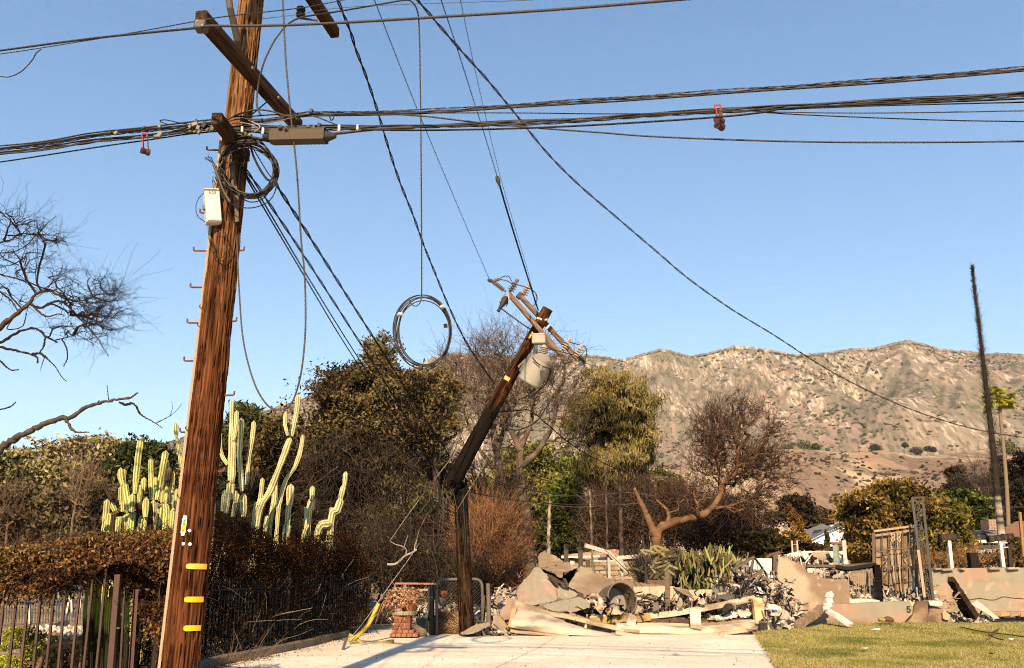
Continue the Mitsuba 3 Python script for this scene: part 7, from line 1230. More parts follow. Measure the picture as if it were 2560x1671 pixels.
# leaning security door
sd_ = thing('security_door', 'leaning wrought iron security door with scrolls over a tan mesh sheet', 'door')
D = zc_((1262, 505), (1735, 440), (1742, 1185), (1275, 1150)); Yd = [24.4, 24.3, 24.0, 24.1]
put(sd_ + '__backing_sheet', MB().plate(zc_((1275, 520), (1725, 460), (1690, 1060), (1600, 1150), (1350, 1130), (1285, 1000)), [24.55, 24.45, 24.2, 24.15, 24.15, 24.3], .02, (.36, .26, .165), .3, 70), 'tan_mesh')
scene['tan_mesh'] = two({'type': 'bumpmap', 'scale': 1.0, 'bsdf': {'type': 'diffuse', 'reflectance': proc(lambda p, n, uv: mix((.24, .175, .115), (.12, .085, .055), smoothstep(.42, .66, fbm(p.x * 1.6, p.y, p.z * 1.9, 3))))}, 'tex': proc(lambda p, n, uv: .12 * noise(p.x * 2.2, p.y, p.z * 3.2), 6e-3)})
DB = (.16, .10, .065)
pD = [P(*a, y) for a, y in zip(D, Yd)]
for a, b in ((0, 3), (1, 2)): put(sd_ + '__stile', MB().bar(pD[a], pD[b], .075, .06, DB), 'metal')
put(sd_ + '__top_rail', MB().bar(pD[0] + [0, 0, .05], pD[1] + [0, 0, .05], .06, .05, (.42, .30, .2)), 'metal'); put(sd_ + '__top_rail', MB().bar(pD[0] - [0, 0, .06], pD[1] - [0, 0, .06], .05, .05, (.34, .24, .16)), 'metal')
for s in (.18, .34, .49, .66, .82):
    a, b = pD[0] * (1 - s) + pD[1] * s, pD[3] * (1 - s) + pD[2] * s; put(sd_ + '__bar', MB().bar(a - [0, .04, .05], b - [0, .04, 0], .022, .022, DB), 'metal')
for q in (((1450, 600), (1500, 1060)), ((1525, 600), (1570, 1160))): q = zc_(*q); put(sd_ + '__bar', MB().bar(P(*q[0], 24.2), P(*q[1], 24.0), .025, .025, (.36, .26, .17)), 'metal')
def scroll(host, cx, cy, rx, ry, turns, Y, w, col, flip=1, a0=0.0, part='scroll'):
    t = np.linspace(0, 1, 34); a = a0 + flip * turns * 2 * math.pi * t; rr = (1 - .8 * t); pts = [P(*zc_((cx + rx * r_ * math.cos(q), cy + ry * r_ * math.sin(q)))[0], Y) for q, r_ in zip(a, rr)]
    put(host + '__' + part, MB().tube(pts, w, 5, col), 'metal', True)
SC = (.20, .135, .09)
for sx, fl in ((1480, -1), (1535, 1)):
    for sy, f2 in ((530, 1), (575, -1)): scroll(sd_, sx, sy, 27, 30, 1.2, 24.2, .018, (.46, .36, .25), fl * f2, -1.57 * f2, 'rosette_scroll')
for x, y, fl in ((1390, 725, 1), (1625, 705, -1), (1395, 870, -1), (1620, 870, 1), (1380, 1030, -1), (1610, 1025, 1), (1460, 880, 1), (1535, 875, -1), (1460, 1165, 1), (1520, 1160, -1)): scroll(sd_, x, y, 34, 30, 1.3, 24.15, .016, SC, fl, 0 if fl > 0 else 3.14)
for q in (((1430, 730), (1400, 800), (1355, 860)), ((1590, 720), (1620, 790), (1655, 850)), ((1430, 880), (1400, 950), (1350, 1020)), ((1660, 860), (1620, 940), (1580, 1010)), ((1285, 690), (1340, 715), (1400, 690), (1490, 680), (1560, 680), (1640, 660), (1720, 660)), ((1345, 1045), (1440, 1080), (1520, 1050), (1620, 1050), (1690, 1040)), ((1360, 870), (1440, 905), (1500, 870), (1560, 890), (1640, 860))):
    put(sd_ + '__scroll', MB().tube(cable(zc_(*q), [24.16], 16, False), .018, 5, SC), 'metal', True)
# ornate column
oc = thing('iron_column', 'tall ornate wrought iron porch column with curled scrolls', 'column'); OC = (.075, .065, .055)
ends = [zc_((1688, 112), (1755, 700), (1825, 1215)), zc_((1806, 108), (1862, 600), (1922, 1245))]
for e in ends: put(oc + '__upright', MB().bar(P(*e[2], 23.6), P(*e[0], 23.9), .06, .05, OC), 'metal')
q = zc_((1845, 900), (1905, 1240)); put(oc + '__upright', MB().bar(P(*q[1], 23.75), P(*q[0], 23.8), .10, .05, (.03, .027, .024)), 'metal')
q = zc_((1755, 690), (1825, 1215)); put(oc + '__upright', MB().bar(P(*q[1], 23.5), P(*q[0], 23.6), .07, .03, (.40, .30, .19)), 'metal')
q = zc_((1680, 112), (1812, 108)); put(oc + '__cap', MB().bar(P(*q[0], 23.9), P(*q[1], 23.9), .05, .05, OC), 'metal'); q = zc_((1690, 150), (1815, 148)); put(oc + '__cap', MB().bar(P(*q[0], 23.9), P(*q[1], 23.9), .03, .03, OC), 'metal')
for i in range(11):
    t = (i + .5) / 11; cx = 1747 + (1868 - 1747) * t + (12 if i % 2 else -12); scroll(oc, cx, 160 + 1050 * t, 40, 46, 1.5, 23.85 - .25 * t, .017, (.10, .085, .07), 1 if i % 2 else -1, 1.2 if i % 2 else 2.4)
    scroll(oc, cx + (-26 if i % 2 else 26), 205 + 1050 * t, 22, 26, 1.1, 23.85 - .25 * t, .014, (.10, .085, .07), -1 if i % 2 else 1, 4.0)
for i in range(4): q = zc_((1822 + i * 17, 930), (1842 + i * 17, 1225)); put(oc + '__rod', MB().bar(P(*q[1], 23.75), P(*q[0], 23.8), .018, .018, (.05, .045, .04)), 'metal')
# porch railing
pr2 = thing('porch_railing', 'warped iron porch railing left of the security door', 'railing'); RL = (.12, .10, .085)
put(pr2 + '__top_rail', MB().tube(cable(zc_((520, 870), (700, 870), (880, 872), (1050, 862), (1180, 852), (1290, 850)), [24.0], 30, False), .045, 6, (.13, .11, .09)), 'metal')
put(pr2 + '__charred_cap', MB().tube(cable(zc_((840, 880), (980, 900), (1120, 880), (1290, 855)), [23.95], 16, False), .06, 6, (.06, .05, .045)), 'gritty')
put(pr2 + '__bottom_rail', MB().bar(P(*zc_((985, 1228))[0], 23.9), P(*zc_((1235, 1222))[0], 23.9), .04, .03, (.05, .045, .04)), 'metal')
for x in (610, 710, 850, 910, 980, 1090, 1150, 1215): put(pr2 + '__baluster', MB().bar(P(*zc_((x + 10, 1225 if x > 960 else 1010))[0], 23.9), P(*zc_((x, 875))[0], 24.0), .022, .022, (.34, .27, .2)), 'metal')
for x, y in ((745, 955), (1035, 960), (1050, 1010), (1010, 1120)): scroll(pr2, x, y, 36, 40, 1.4, 23.95, .014, (.3, .24, .18), 1, 3.0)
timber('black charred porch post at the right end of the warped railing', zc_((1285, 865), (1310, 1000), (1330, 1260)), (23.6, 23.4), .16, (.03, .027, .026))
slab('small tan fireplace block standing behind the warped railing', zc_((995, 960), (1190, 935), (1205, 1000), (1195, 1110), (1060, 1100), (1000, 1020)), 25.0, .3, 'gritty', .4, 75, 'masonry_block', 'block', (.42, .31, .22))
slab('pale step under the warped railing', zc_((985, 1240), (1230, 1235), (1330, 1250), (1330, 1280), (985, 1295)), 23.3, .5, 'gritty', .4, 76, 'porch_step', 'step', (.62, .57, .5))
timber('white beam slanting beside the ornate column', zc_((1590, 1190), (1680, 1090), (1770, 960)), (24.2, 24.6), .12, (.62, .56, .48), 'white_beam', .08)
rods('porch_pipe', 'pale green pipe standing behind the railing', [zc_((840, 630), (855, 870))], 26, .13, (.36, .40, .35), 'pipe', flat=1); rods('porch_pipe', 'white pipe standing right of the pale green one', [zc_((930, 585), (952, 855))], 26, .10, (.70, .66, .60), 'pipe', flat=1)
put('porch_pipe__red_cap', MB().box(P(*zc_((838, 615))[0], 26), (.3, .2, .06), None, (.35, .16, .13), .01), 'gritty')
# bent downspout and beam at the lawn corner
ds = thing('downspout', 'bent white downspout lying against the low stucco wall', 'downspout'); DW = (.64, .56, .49)
def strip(q, Y, w): 
    p = [P(*a, y) for a, y in zip(zc_(*q), np.linspace(*Y, len(q)))]; mb = MB()
    for a, b in zip(p[:-1], p[1:]): mb.bar(a, b, w, w * .6, jitter(DW, .08, r5), .008)
    return mb
put(ds + '__upper_piece', strip(((785, 1170), (755, 1225), (775, 1285), (720, 1325), (740, 1360)), (21.9, 21.7), .16), 'paint'); put(ds + '__elbow', MB().rock(P(*zc_((785, 1185))[0], 21.9), (.2, .17, .16), DW, 5), 'paint'); put(ds + '__lower_piece', strip(((750, 1365), (860, 1425), (1005, 1525)), (21.8, 21.3), .16), 'paint')
timber('splintered tan beam slanting down to the corner of the lawn', zc_((700, 1315), (620, 1390), (520, 1460), (390, 1545)), (21.9, 21.0), .15, (.40, .28, .19), 'broken_beam', .15)
# ---------------------------------------------------------------- gate, pedestal, pots
gt2 = thing('wire_gate', 'small chain link gate with a round cornered pipe frame', 'gate'); YG_ = 20.75; GC = (.15, .12, .10)
fp = [P(x, y, YG_) for x, y in zg((1132, 1235), (1128, 330), (1150, 265), (1200, 228), (1300, 218), (1850, 208), (1920, 235), (1965, 300), (1975, 400), (1990, 1180))]
put(gt2 + '__frame', MB().tube(np.vstack([np.linspace(fp[0], fp[1], 6)[:-1], spline(fp[1:5], 12)[:-1], np.linspace(fp[4], fp[5], 6)[:-1], spline(fp[5:9], 12)[:-1], np.linspace(fp[8], fp[9], 6)]), .035, 8, GC), 'metal', True)
mb = MB(); x0, x1, z0, z1 = P(1093, 1500, YG_)[0], P(1203, 1500, YG_)[0], .06, P(1150, 1452, YG_)[2]; s = .085
for k_ in np.arange(-(z1 - z0), x1 - x0, s):
    for sg in (1, -1):
        a = np.array([x0 + k_, z0]); b = np.array([x0 + k_ + (z1 - z0), z1]); t0_, t1_ = max(0, (x0 - a[0]) / (z1 - z0)), min(1, (x1 - a[0]) / (z1 - z0))
        if t1_ > t0_:
            p0, p1 = a + (b - a) * t0_, a + (b - a) * t1_
            if sg < 0: p0, p1 = np.array([x0 + x1 - p0[0], p0[1]]), np.array([x0 + x1 - p1[0], p1[1]])
            mb.tube([[p0[0], YG_ + .006 * sg, p0[1]], [p1[0], YG_ + .006 * sg, p1[1]]], .0035, 3, (.10, .085, .075), cap=False)
put(gt2 + '__chain_link', mb, 'metal', kind='stuff')
for z_ in (.35, 1.0): put(gt2 + '__hinge', MB().box([P(1086, 1500, YG_)[0], YG_ - .02, z_], (.12, .05, .05), None, (.02, .018, .016), .008), 'metal')
gp1 = P(1079, 1590, 20.8); solo('gate_post', MB().lathe(gp1 * [1, 1, 0], P(1080, 1462, 20.8), [(0, 0), (0, .055), (.97, .055), (1, .035), (1, 0)], 14, (.014, .012, .011)), 'metal', 'black round gate post left of the wire gate', 'post')
solo('gate_post', MB().lathe(P(1223, 1590, 20.9) * [1, 1, 0], P(1220, 1459, 20.9), [(0, 0), (0, .05), (1, .05), (1, 0)], 12, (.17, .135, .11)), 'metal', 'grey brown gate post right of the wire gate', 'post')
solo('gate_plank', MB().bar(P(1205, 1556, 20.7), P(1211, 1489, 20.7), .11, .04, (.18, .13, .10)), 'gritty', 'dark plank propped against the right side of the gate', 'board')
lf2 = thing('wire_fence', 'short wire fence with a pale top rail behind the brick pedestal', 'fence')
put(lf2 + '__rail', MB().tube([P(1015, 1478, 21.2), P(1076, 1475, 21.2)], .03, 6, (.42, .36, .29)), 'metal'); put(lf2 + '__post', MB().bar(P(1074, 1590, 21.2) * [1, 1, 0], P(1073, 1468, 21.2), .06, .06, (.015, .013, .012)), 'metal')
put(lf2 + '__top_bar', MB().bar(P(988, 1459, 22), P(1090, 1460, 22), .05, .04, (.42, .17, .12)), 'metal')
mb = MB()
for k_ in np.arange(1000, 1076, 4.2): mb.tube([P(k_, 1478, 21.2), P(k_ + 40, 1575, 21.2)], .004, 3, (.09, .075, .065), cap=False); mb.tube([P(k_ + 20, 1478, 21.21), P(k_ - 20, 1575, 21.21)], .004, 3, (.09, .075, .065), cap=False)
put(lf2 + '__chain_link', mb, 'metal', kind='stuff')
pd = thing('brick_pedestal', 'small brick pedestal with a flared base and stone top left of the gate', 'pedestal'); YP = 20.1
xa, xb_ = P(984, 1560, YP)[0], P(1026, 1560, YP)[0]; zt_ = P(1000, 1540, YP)[2]; W_ = xb_ - xa; cx = (xa + xb_) / 2; zb0 = P(1000, 1578, YP)[2]
rows = 4; hh = (zt_ - zb0) / rows; rb = np.random.default_rng(3)
for j in range(rows):
    for side in range(2):
        L = W_ * (.62 if (j + side) % 2 else .36); c = cx + (-W_ / 2 + L / 2 if side == 0 else W_ / 2 - L / 2)
        put(pd + '__brick', MB().box([c, YP + W_ / 2, zb0 + (j + .5) * hh], (L - .012, W_, hh - .014), None, jitter((.36, .14, .09), .2, rb), .008), 'gritty')
put(pd + '__mortar', MB().box([cx, YP + W_ / 2 + .012, (zt_ + 0) / 2], (W_ - .02, W_ - .02, zt_), None, (.42, .33, .25)), 'gritty')
for j, (ya, yb, x0, x1) in enumerate(((1577, 1585, 977, 1034), (1585, 1594.5, 973, 1044))):
    for i in range(4 if j == 0 else 5):
        nb = 4 if j == 0 else 5; a, b = P(x0 + (x1 - x0) * i / nb, ya, YP - .1 - .08 * j), P(x0 + (x1 - x0) * (i + 1) / nb, yb, YP - .1 - .08 * j)
        put(pd + '__brick', MB().box([(a[0] + b[0]) / 2, YP + .1 - .08 * j + .12, (a[2] + max(b[2], 0)) / 2], (b[0] - a[0] - .01, .5, a[2] - max(b[2], .0)), None, jitter((.44, .19, .125), .15, rb), .014), 'gritty')
put(pd + '__stone_top', MB().lathe([cx, YP + W_ / 2, zt_], [cx, YP + W_ / 2, P(1000, 1529, YP)[2]], [(0, 0), (0, W_ * .62), (.2, W_ * .70), (.8, W_ * .74), (1, W_ * .70), (1, 0)], 24, (.44, .38, .28)), 'gritty')
pot = thing('flower_pot', 'orange terracotta pot of withered succulents on the brick pedestal', 'flower pot'); pb = np.array([P(1021, 1529, 20.2)[0], YP + W_ / 2, P(1000, 1529, 20.2)[2]])
put(pot + '__bowl', MB().lathe(pb, pb + [0, 0, .36], [(0, 0), (0, .10), (.25, .165), (.55, .175), (.8, .14), (.85, .155), (1, .155), (1, .13), (.9, .12), (.9, 0)], 24, (.50, .17, .07)), 'gritty', 40)
rw = np.random.default_rng(6); n_ = 150; b0 = np.tile(pb + [-.1, -.05, .24], (n_, 1)) + rw.normal(size=(n_, 3)) * [.22, .10, .10]; q, rr = twigs(b0, rw.normal(size=(n_, 3)) * [1, .5, .5] + [0, -.3, .2], n_, .17, .009, rw, .9, 6, .6); v, f = many_tubes(q, rr, 4)
put(pot + '__withered_stems', (v, f, np.repeat(np.array([jitter((.42, .25, .15), .35, rw) for _ in range(n_)]), 24, 0)), 'matte', kind='stuff')
pts = blobs([(1000, 1497, 30, 22), (980, 1500, 16, 18), (1035, 1490, 16, 16)], 20.2, 1500, rw, .5, .2, 3, 1, .25); v, f, c = leaf_cloud(pts, .065, palette(pts, [(.28, .15, .10), (.46, .29, .19), (.5, .30, .17)], rw, 4), rw, .6); put(pot + '__withered_leaves', (v, f, c), 'leafy')
solo('flower_pot', MB().lathe(P(1111, 1492, 22.6), P(1111, 1477, 22.6), [(0, 0), (0, .06), (.5, .095), (.85, .09), (1, .06), (1, 0)], 16, (.52, .16, .06)), 'gritty', 'small orange pot seen through the wire gate', 'flower pot')
solo('flower_pot', MB().lathe(P(1110, 1510, 22.5), P(1110, 1495, 22.5), [(0, 0), (0, .07), (.5, .10), (.85, .10), (1, .08), (1, 0)], 16, (.20, .19, .18)), 'gritty', 'grey pot below the small orange one behind the gate', 'flower pot')
lp = thing('flower_pot', 'large dark terracotta pot tipped on its side behind the gate post', 'flower pot'); a, b = P(1092, 1566, 21.3), P(1110, 1564, 21.0)
put(lp + '__bowl', MB().lathe(a, b, [(0, 0), (0, .16), (.9, .27), (.9, .30), (1.1, .30), (1.1, .26), (.5, .2), (.5, 0)], 26, (.20, .075, .05)), 'gritty', 40)
solo('flower_pot', MB().lathe(P(1089, 1585, 21.4) * [1, 1, 0], P(1088, 1546, 21.4), [(0, 0), (0, .07), (.85, .085), (.86, .10), (1, .10), (1, 0)], 16, (.42, .17, .11)), 'gritty', 'narrow red clay pot right behind the black gate post', 'flower pot')
solo('blue_pot', MB().lathe(P(1064, 1572, 21.6), P(1062, 1542, 21.6), [(0, 0), (0, .12), (.5, .2), (.9, .21), (1, .17), (1, 0)], 18, (.26, .33, .34)), 'gritty', 'pale blue grey pot behind the wire fence by the pedestal', 'flower pot')
solo('boulder', MB().rock(P(1052, 1583, 20.5), (.42, .35, .34), (.34, .26, .18), 44), 'gritty', 'rounded tan stone at the foot of the pedestal', 'stone')
pts = blobs([(1146, 1563, 19, 20), (1158, 1556, 12, 14)], 21.2, 1500, rw, .6, 0, 1, 2, .3); n_ = 1500; q, rr = twigs(pts, rw.normal(size=(len(pts), 3)), n_, .16, .007, rw, .5, 4); v, f = many_tubes(q, rr, 3)
solo('straw_clump', (v, f, np.repeat(np.array([jitter((.42, .29, .12), .4, rw) for _ in range(n_)]), 12, 0)), 'matte', 'clump of dry straw behind the wire gate', 'straw', kind='stuff')
solo('pale_pole', MB().bar(P(1168, 1548, 20.9), P(1200, 1526, 20.9), .03, .03, (.6, .55, .48)), 'matte', 'short pale stick slanting behind the wire gate', 'stick')
db = thing('dead_branch', 'bleached bare branch hanging in the wires left of the gate', 'branch'); mb = MB()
for q, a, b in (([(968, 1412), (990, 1410), (1010, 1392), (1030, 1382), (1042, 1374)], .045, .03), ([(1014, 1388), (1016, 1375), (1005, 1366), (990, 1362), (976, 1354)], .03, .012), ([(1010, 1368), (1016, 1350), (1020, 1338)], .016, .006), ([(1036, 1378), (1038, 1360), (1043, 1350)], .025, .012)): p = cable(q, [20], 14, False); mb.tube(p, np.linspace(a, b, 14) * .62, 6, jitter((.36, .30, .25), .1, rw))
put(db + '__wood', mb, 'matte', True)
wire('dead_wire', 'pale wire running up from the bleached branch to the snapped pole', [(967, 1268), (972, 1240), (985, 1210), (1000, 1185), (1010, 1160), (1015, 1130)], [20, 20.2], .008, (.22, .18, .14))
# light rubbish and yellow post far behind the gate
solo('marker_post', MB().lathe(P(1081, 1457, 32), P(1082, 1431, 32), [(0, .09), (.7, .085), (.72, .05), (1, .03), (1, 0)], 10, (.50, .42, .2)), 'gritty', 'pale yellow post in the garden behind the gate', 'post')
solo('burnt_grill', MB().box(P(1118, 1442, 30), (.8, .5, .28), None, (.05, .045, .04), .08).box(P(1120, 1449, 29.7), (.9, .3, .06), None, (.6, .5, .42)).rock(P(1112, 1427, 30), (.3, .3, .2), (.5, .33, .22), 3), 'gritty', 'burnt out grill in the garden behind the gate', 'grill')
# ---------------------------------------------------------------- cactus bush
cb_ = thing('cactus_bush', 'dense bush of slender yellow green cactus arms behind the rubble', 'cactus'); rb = np.random.default_rng(15)
for i in range(300):
    x = rb.uniform(1672, 1840); y = rb.uniform(1376, 1470) if x > 1700 else rb.uniform(1385, 1470); Y = 25.2 + rb.uniform(-.9, .9); h = rb.uniform(16, 46); ln = rb.normal(0, 9); p = np.array([P(x, y + h * .5, Y), P(x + ln * .5 + rb.normal(0, 2), y, Y), P(x + ln, y - h * .5, Y)])
    if p[0][2] < .1: p[0][2] = .1
    if y - h * .5 < np.interp(x, [1672, 1700, 1740, 1770, 1800, 1840], [1385, 1368, 1372, 1355, 1350, 1375]): continue
    r_ = rb.uniform(.016, .032); tt = np.linspace(0, 1, 7); mb = MB().tube(spline(p, 7), r_ * np.array([.8, 1, 1, 1, .95, .8, .3]), 6, jitter((.27, .26, .105) if rb.uniform() < .45 else ((.16, .165, .06) if rb.uniform() < .6 else (.14, .10, .06)), .35, rb))
    put(cb_ + '__arm', mb, 'leafy', True)
mb = MB()
for i in range(1300):
    x, y = rb.uniform(1670, 1845), rb.uniform(1395, 1490); Y = 25.8 + rb.uniform(-.6, .9); h = rb.uniform(10, 40); mb.tube([P(x, y + h * .5, Y), P(x + rb.normal(0, 9), y - h * .5, Y)], .022, 4, jitter((.10, .095, .03) if rb.uniform() < .5 else (.05, .04, .025), .4, rb), cap=False)
put(cb_ + '__inner_arms', mb, 'leafy', kind='stuff')
dc = thing('cactus_bush', 'grey burnt drooping cactus arms at the foot of the thorn tree', 'cactus')
for i in range(46):
    x0, y0 = rb.uniform(1625, 1680), rb.uniform(1375, 1450); p = [P(x0, y0 + rb.uniform(10, 40), 24.4), P(x0 + rb.normal(0, 8), y0, 24.2), P(x0 + rb.normal(0, 14), y0 - rb.uniform(5, 22), 24.2), P(x0 + rb.normal(0, 18), y0 + rb.uniform(-10, 20), 24.1)]
    put(dc + '__arm', MB().tube(spline(p, 12), np.linspace(.06, .035, 12), 6, jitter((.085, .07, .045) if i % 3 else (.24, .20, .11), .3, rb)), 'leafy', True)
thicket('dark wiry burnt shrub before the block wall', [(1612, 1430, 22, 26)], 25, 900, .4, .010, (.07, .055, .045), 41)
# ---------------------------------------------------------------- houses
def house(label, quads, cat='house', name='house'):
    k = thing(name, label, cat)
    for part, px, Y, col, th in quads: put(k + '__' + part, MB().plate(px, Y, th, col, 0, 1), 'gritty' if 'glass' not in part else 'metal')
    return k
h = house('low house with an orange pink roof and white eaves behind the block wall', [('roof', [(1404, 1388), (1500, 1377), (1535, 1373), (1552, 1376), (1552, 1400), (1490, 1402), (1404, 1392)], 36.6, (.52, .32, .22), .15), ('fascia', [(1403, 1391), (1500, 1389), (1500, 1393.5), (1403, 1396)], 35.9, (.72, .68, .62), .1),
    ('wall', [(1412, 1395), (1552, 1400), (1552, 1440), (1412, 1440)], 36.9, (.40, .31, .23), .2), ('fascia', [(1470, 1401), (1556, 1400), (1556, 1405), (1470, 1406)], 35.5, (.72, .68, .62), .1), ('gable_roof', [(1478, 1400), (1518, 1379), (1556, 1398)], [35.6, 37, 35.6], (.50, .29, .20), .12), ('window', [(1425, 1401), (1436, 1401), (1436, 1412), (1425, 1412)], 36.8, (.62, .58, .50), .05)])
h = house('white gabled house with a blue grey roof edge behind the golden tree', [('gable_wall', [(2026, 1345), (2060, 1329), (2125, 1303), (2155, 1318), (2155, 1385), (2026, 1385)], 44, (.80, .80, .80), .3), ('roof_edge', [(2022, 1345), (2060, 1326), (2127, 1299), (2127, 1303), (2060, 1330.5), (2024, 1349)], 43.7, (.16, .20, .27), .3), ('fascia', [(2026, 1348), (2061, 1330.8), (2127, 1303.2), (2127, 1306), (2061, 1334), (2028, 1351)], 43.8, (.75, .76, .78), .1),
    ('rear_roof', [(2006, 1333), (2020, 1324), (2056, 1310), (2078, 1317), (2040, 1336), (2010, 1345)], [52, 53, 54, 53, 50, 50], (.27, .255, .235), .2), ('solar_panel', [(2036, 1326), (2056, 1323.5), (2050, 1332), (2030, 1335)], [50.2, 50.6, 50, 49.8], (.07, .09, .15), .05), ('vent', [(2076, 1313), (2083, 1313), (2083, 1318), (2076, 1318)], 44.2, (.6, .62, .65), .3), ('vent', [(2096, 1304), (2098, 1304), (2098, 1311), (2096, 1311)], 44.2, (.6, .62, .65), .1)])
for i in range(4): put(h + '__battens', MB().plate([(2036 + i * 32, 1345 - i * 6), (2036.5 + i * 32, 1345 - i * 6), (2036.5 + i * 32, 1385), (2036 + i * 32, 1385)], 43.985, .01, (.66, .66, .66), 0, 1), 'gritty')
house('pale tan roofed house behind the mottled hedge', [('roof', [(1900, 1348), (1926, 1335), (1953, 1320), (1975, 1326), (1986, 1340), (1986, 1348)], [50, 52, 54, 54, 52, 50], (.52, .42, .30), .2), ('wall', [(1860, 1346), (1990, 1347), (1990, 1395), (1860, 1395)], 51, (.6, .54, .46), .2), ('white_roof', [(1858, 1346), (1872, 1338), (1930, 1339), (1930, 1347)], [48, 49, 49, 48], (.70, .67, .62), .2)])
h = house('low grey roofed house with solar panels and a white wall at the right', [('roof', [(2395, 1351), (2404, 1327), (2492, 1325), (2500, 1350)], [44, 48, 48, 44], (.30, .28, .26), .2), ('fascia', [(2402, 1351.5), (2498, 1350.5), (2498, 1357), (2402, 1358)], 43.9, (.76, .74, .70), .1), ('wall', [(2408, 1358), (2500, 1357), (2500, 1420), (2408, 1420)], 44.4, (.62, .66, .70), .2), ('window', [(2416, 1359.5), (2490, 1359), (2490, 1363), (2416, 1363)], 44.3, (.06, .055, .05), .05),
    ('solar_panel', [(2412, 1334), (2417, 1332.5), (2428, 1348), (2421, 1349)], [46.3, 46.5, 44.3, 44.2], (.10, .105, .12), .05), ('solar_panel', [(2419, 1333), (2464, 1332.5), (2476, 1348.5), (2430, 1349.5)], [46.4, 46.5, 44.2, 44.1], (.085, .09, .105), .05)])
ck2 = put(h + '__chimney', MB().plate([(2471, 1299), (2490, 1298.5), (2493, 1326), (2473, 1326)], 46.2, .8, (.42, .27, .23), 0, 1), 'gritty', label='pale pink brick chimney')
for j in range(7):
    for i in range(3): put(ck2 + '__brick', MB().plate([(2471.5 + j * .28 + i * 6.3 + (1.5 if j % 2 else 0), 1300 + j * 3.7), (2477 + j * .28 + i * 6.2 + (1.5 if j % 2 else 0), 1300 + j * 3.7), (2477 + j * .28 + i * 6.2 + (1.5 if j % 2 else 0), 1303 + j * 3.7), (2471.5 + j * .28 + i * 6.3 + (1.5 if j % 2 else 0), 1303 + j * 3.7)], 46.17, .04, jitter((.55, .34, .28), .12, rb), 0, 1), 'gritty')
h = house('house with a red brown hipped roof at the far right edge', [('roof', [(2512, 1343), (2516, 1318), (2545, 1303), (2585, 1303), (2600, 1341)], [50, 52, 55, 55, 50], (.36, .20, .135), .2), ('wall', [(2520, 1343), (2600, 1341), (2600, 1365), (2520, 1365)], 50.6, (.42, .30, .17), .2), ('window', [(2528, 1351), (2545, 1350), (2545, 1358), (2528, 1359)], 50.5, (.05, .06, .07), .05), ('fascia', [(2512, 1342.5), (2600, 1340.5), (2600, 1344), (2512, 1346)], 49.9, (.40, .18, .12), .1)])
rl = thing('balcony_rail', 'dark lattice rail in front of the red brown roofed house', 'railing')
for y in (1357.5, 1365, 1369): put(rl + '__rail', MB().bar(P(2520, y, 49), P(2600, y - 1, 49), .06, .05, (.03, .025, .02)), 'metal')
for i in range(9): put(rl + '__baluster', MB().bar(P(2521 + i * 8, 1369, 49), P(2521 + i * 8, 1357, 49), .05, .05, (.03, .025, .02)), 'metal')
# ---------------------------------------------------------------- far poles and lamps
UW = (.20, .145, .10)
def upole(label, x, top, base, Y, r_, arms, col=UW):
    k = thing('utility_pole', label, 'utility pole'); a, b = P(x, base, Y) * [1, 1, 0], P(x, top, Y); put(k + '__shaft', MB().tube([a, (a + b) / 2, b], [r_ * 1.25, r_ * 1.1, r_], 10, col), 'gritty', 40)
    for (x0, x1, y, w) in arms: put(k + '__crossarm', MB().bar(P(x0, y, Y - .15), P(x1, y - (.5 if x1 > x0 else 0), Y - .15), w, w, (.24, .16, .09)), 'gritty')
    return k
k = upole('brown wooden utility pole with one crossarm before the eucalyptus', 1566, 1090, 1440, 52, .105, [(1521, 1613, 1099, .16)])
for x in (1535, 1545, 1585, 1598): put(k + '__insulator', MB().lathe(P(x, 1098, 51.8), P(x, 1092, 51.8), [(0, .03), (.5, .05), (1, .02), (1, 0)], 8, (.3, .27, .24)), 'paint')
k = upole('short looking far utility pole with a light crossarm and V brace', 1637, 1193, 1400, 62, .16, [(1602, 1669, 1194.5, .16)], (.23, .13, .085))
for s in (-1, 1): put(k + '__brace', MB().bar(P(1637, 1206, 61.8), P(1637 + s * 13, 1196, 61.8), .06, .04, (.3, .25, .2)), 'metal')
k = upole('farther utility pole with a dark transformer rack behind the thorn tree limbs', 1669, 1240, 1400, 75, .16, [(1659, 1688, 1240, .2)]); put(k + '__transformer', MB().lathe(P(1668, 1266, 74.5), P(1668, 1248, 74.5), [(0, 0), (0, .30), (1, .30), (1, 0)], 12, (.4, .36, .32)), 'paint')
upole('pale steel pole standing far off on the hillside', 1731, 1122, 1142, 600, .9, [(1727, 1735, 1127, .6)], (.4, .36, .3))
k = thing('street_lamp', 'double headed street lamp with a transformer on its pole at the right', 'street lamp'); Y_ = 62
put(k + '__pole', MB().tube([P(1991, 1400, Y_) * [1, 1, 0], P(1991, 1247, Y_)], [.16, .12], 8, (.12, .09, .07)), 'gritty')
for s in (-1, 1): put(k + '__lamp_head', MB().lathe(P(1991 + s * 12, 1248, Y_), P(1991 + s * 24, 1250.5 if s > 0 else 1252, Y_), [(0, 0), (.05, .08), (.4, .16), (.8, .12), (1, 0)], 10, (.66, .66, .66)), 'paint'); put(k + '__arm', MB().bar(P(1991, 1250, Y_), P(1991 + s * 13, 1248, Y_), .07, .05, (.2, .18, .16)), 'metal')
put(k + '__crossarm', MB().bar(P(1983, 1263, Y_), P(2000, 1262, Y_), .1, .1, (.2, .17, .14)), 'gritty'); put(k + '__transformer', MB().lathe(P(1999, 1284, Y_ - .4), P(1999, 1269, Y_ - .4), [(0, 0), (0, .22), (.9, .22), (1, .1), (1, 0)], 14, (.66, .66, .64)), 'paint')
k = thing('street_lamp', 'single street lamp head on a dark arm right of the palm trunk', 'street lamp'); Y_ = 62
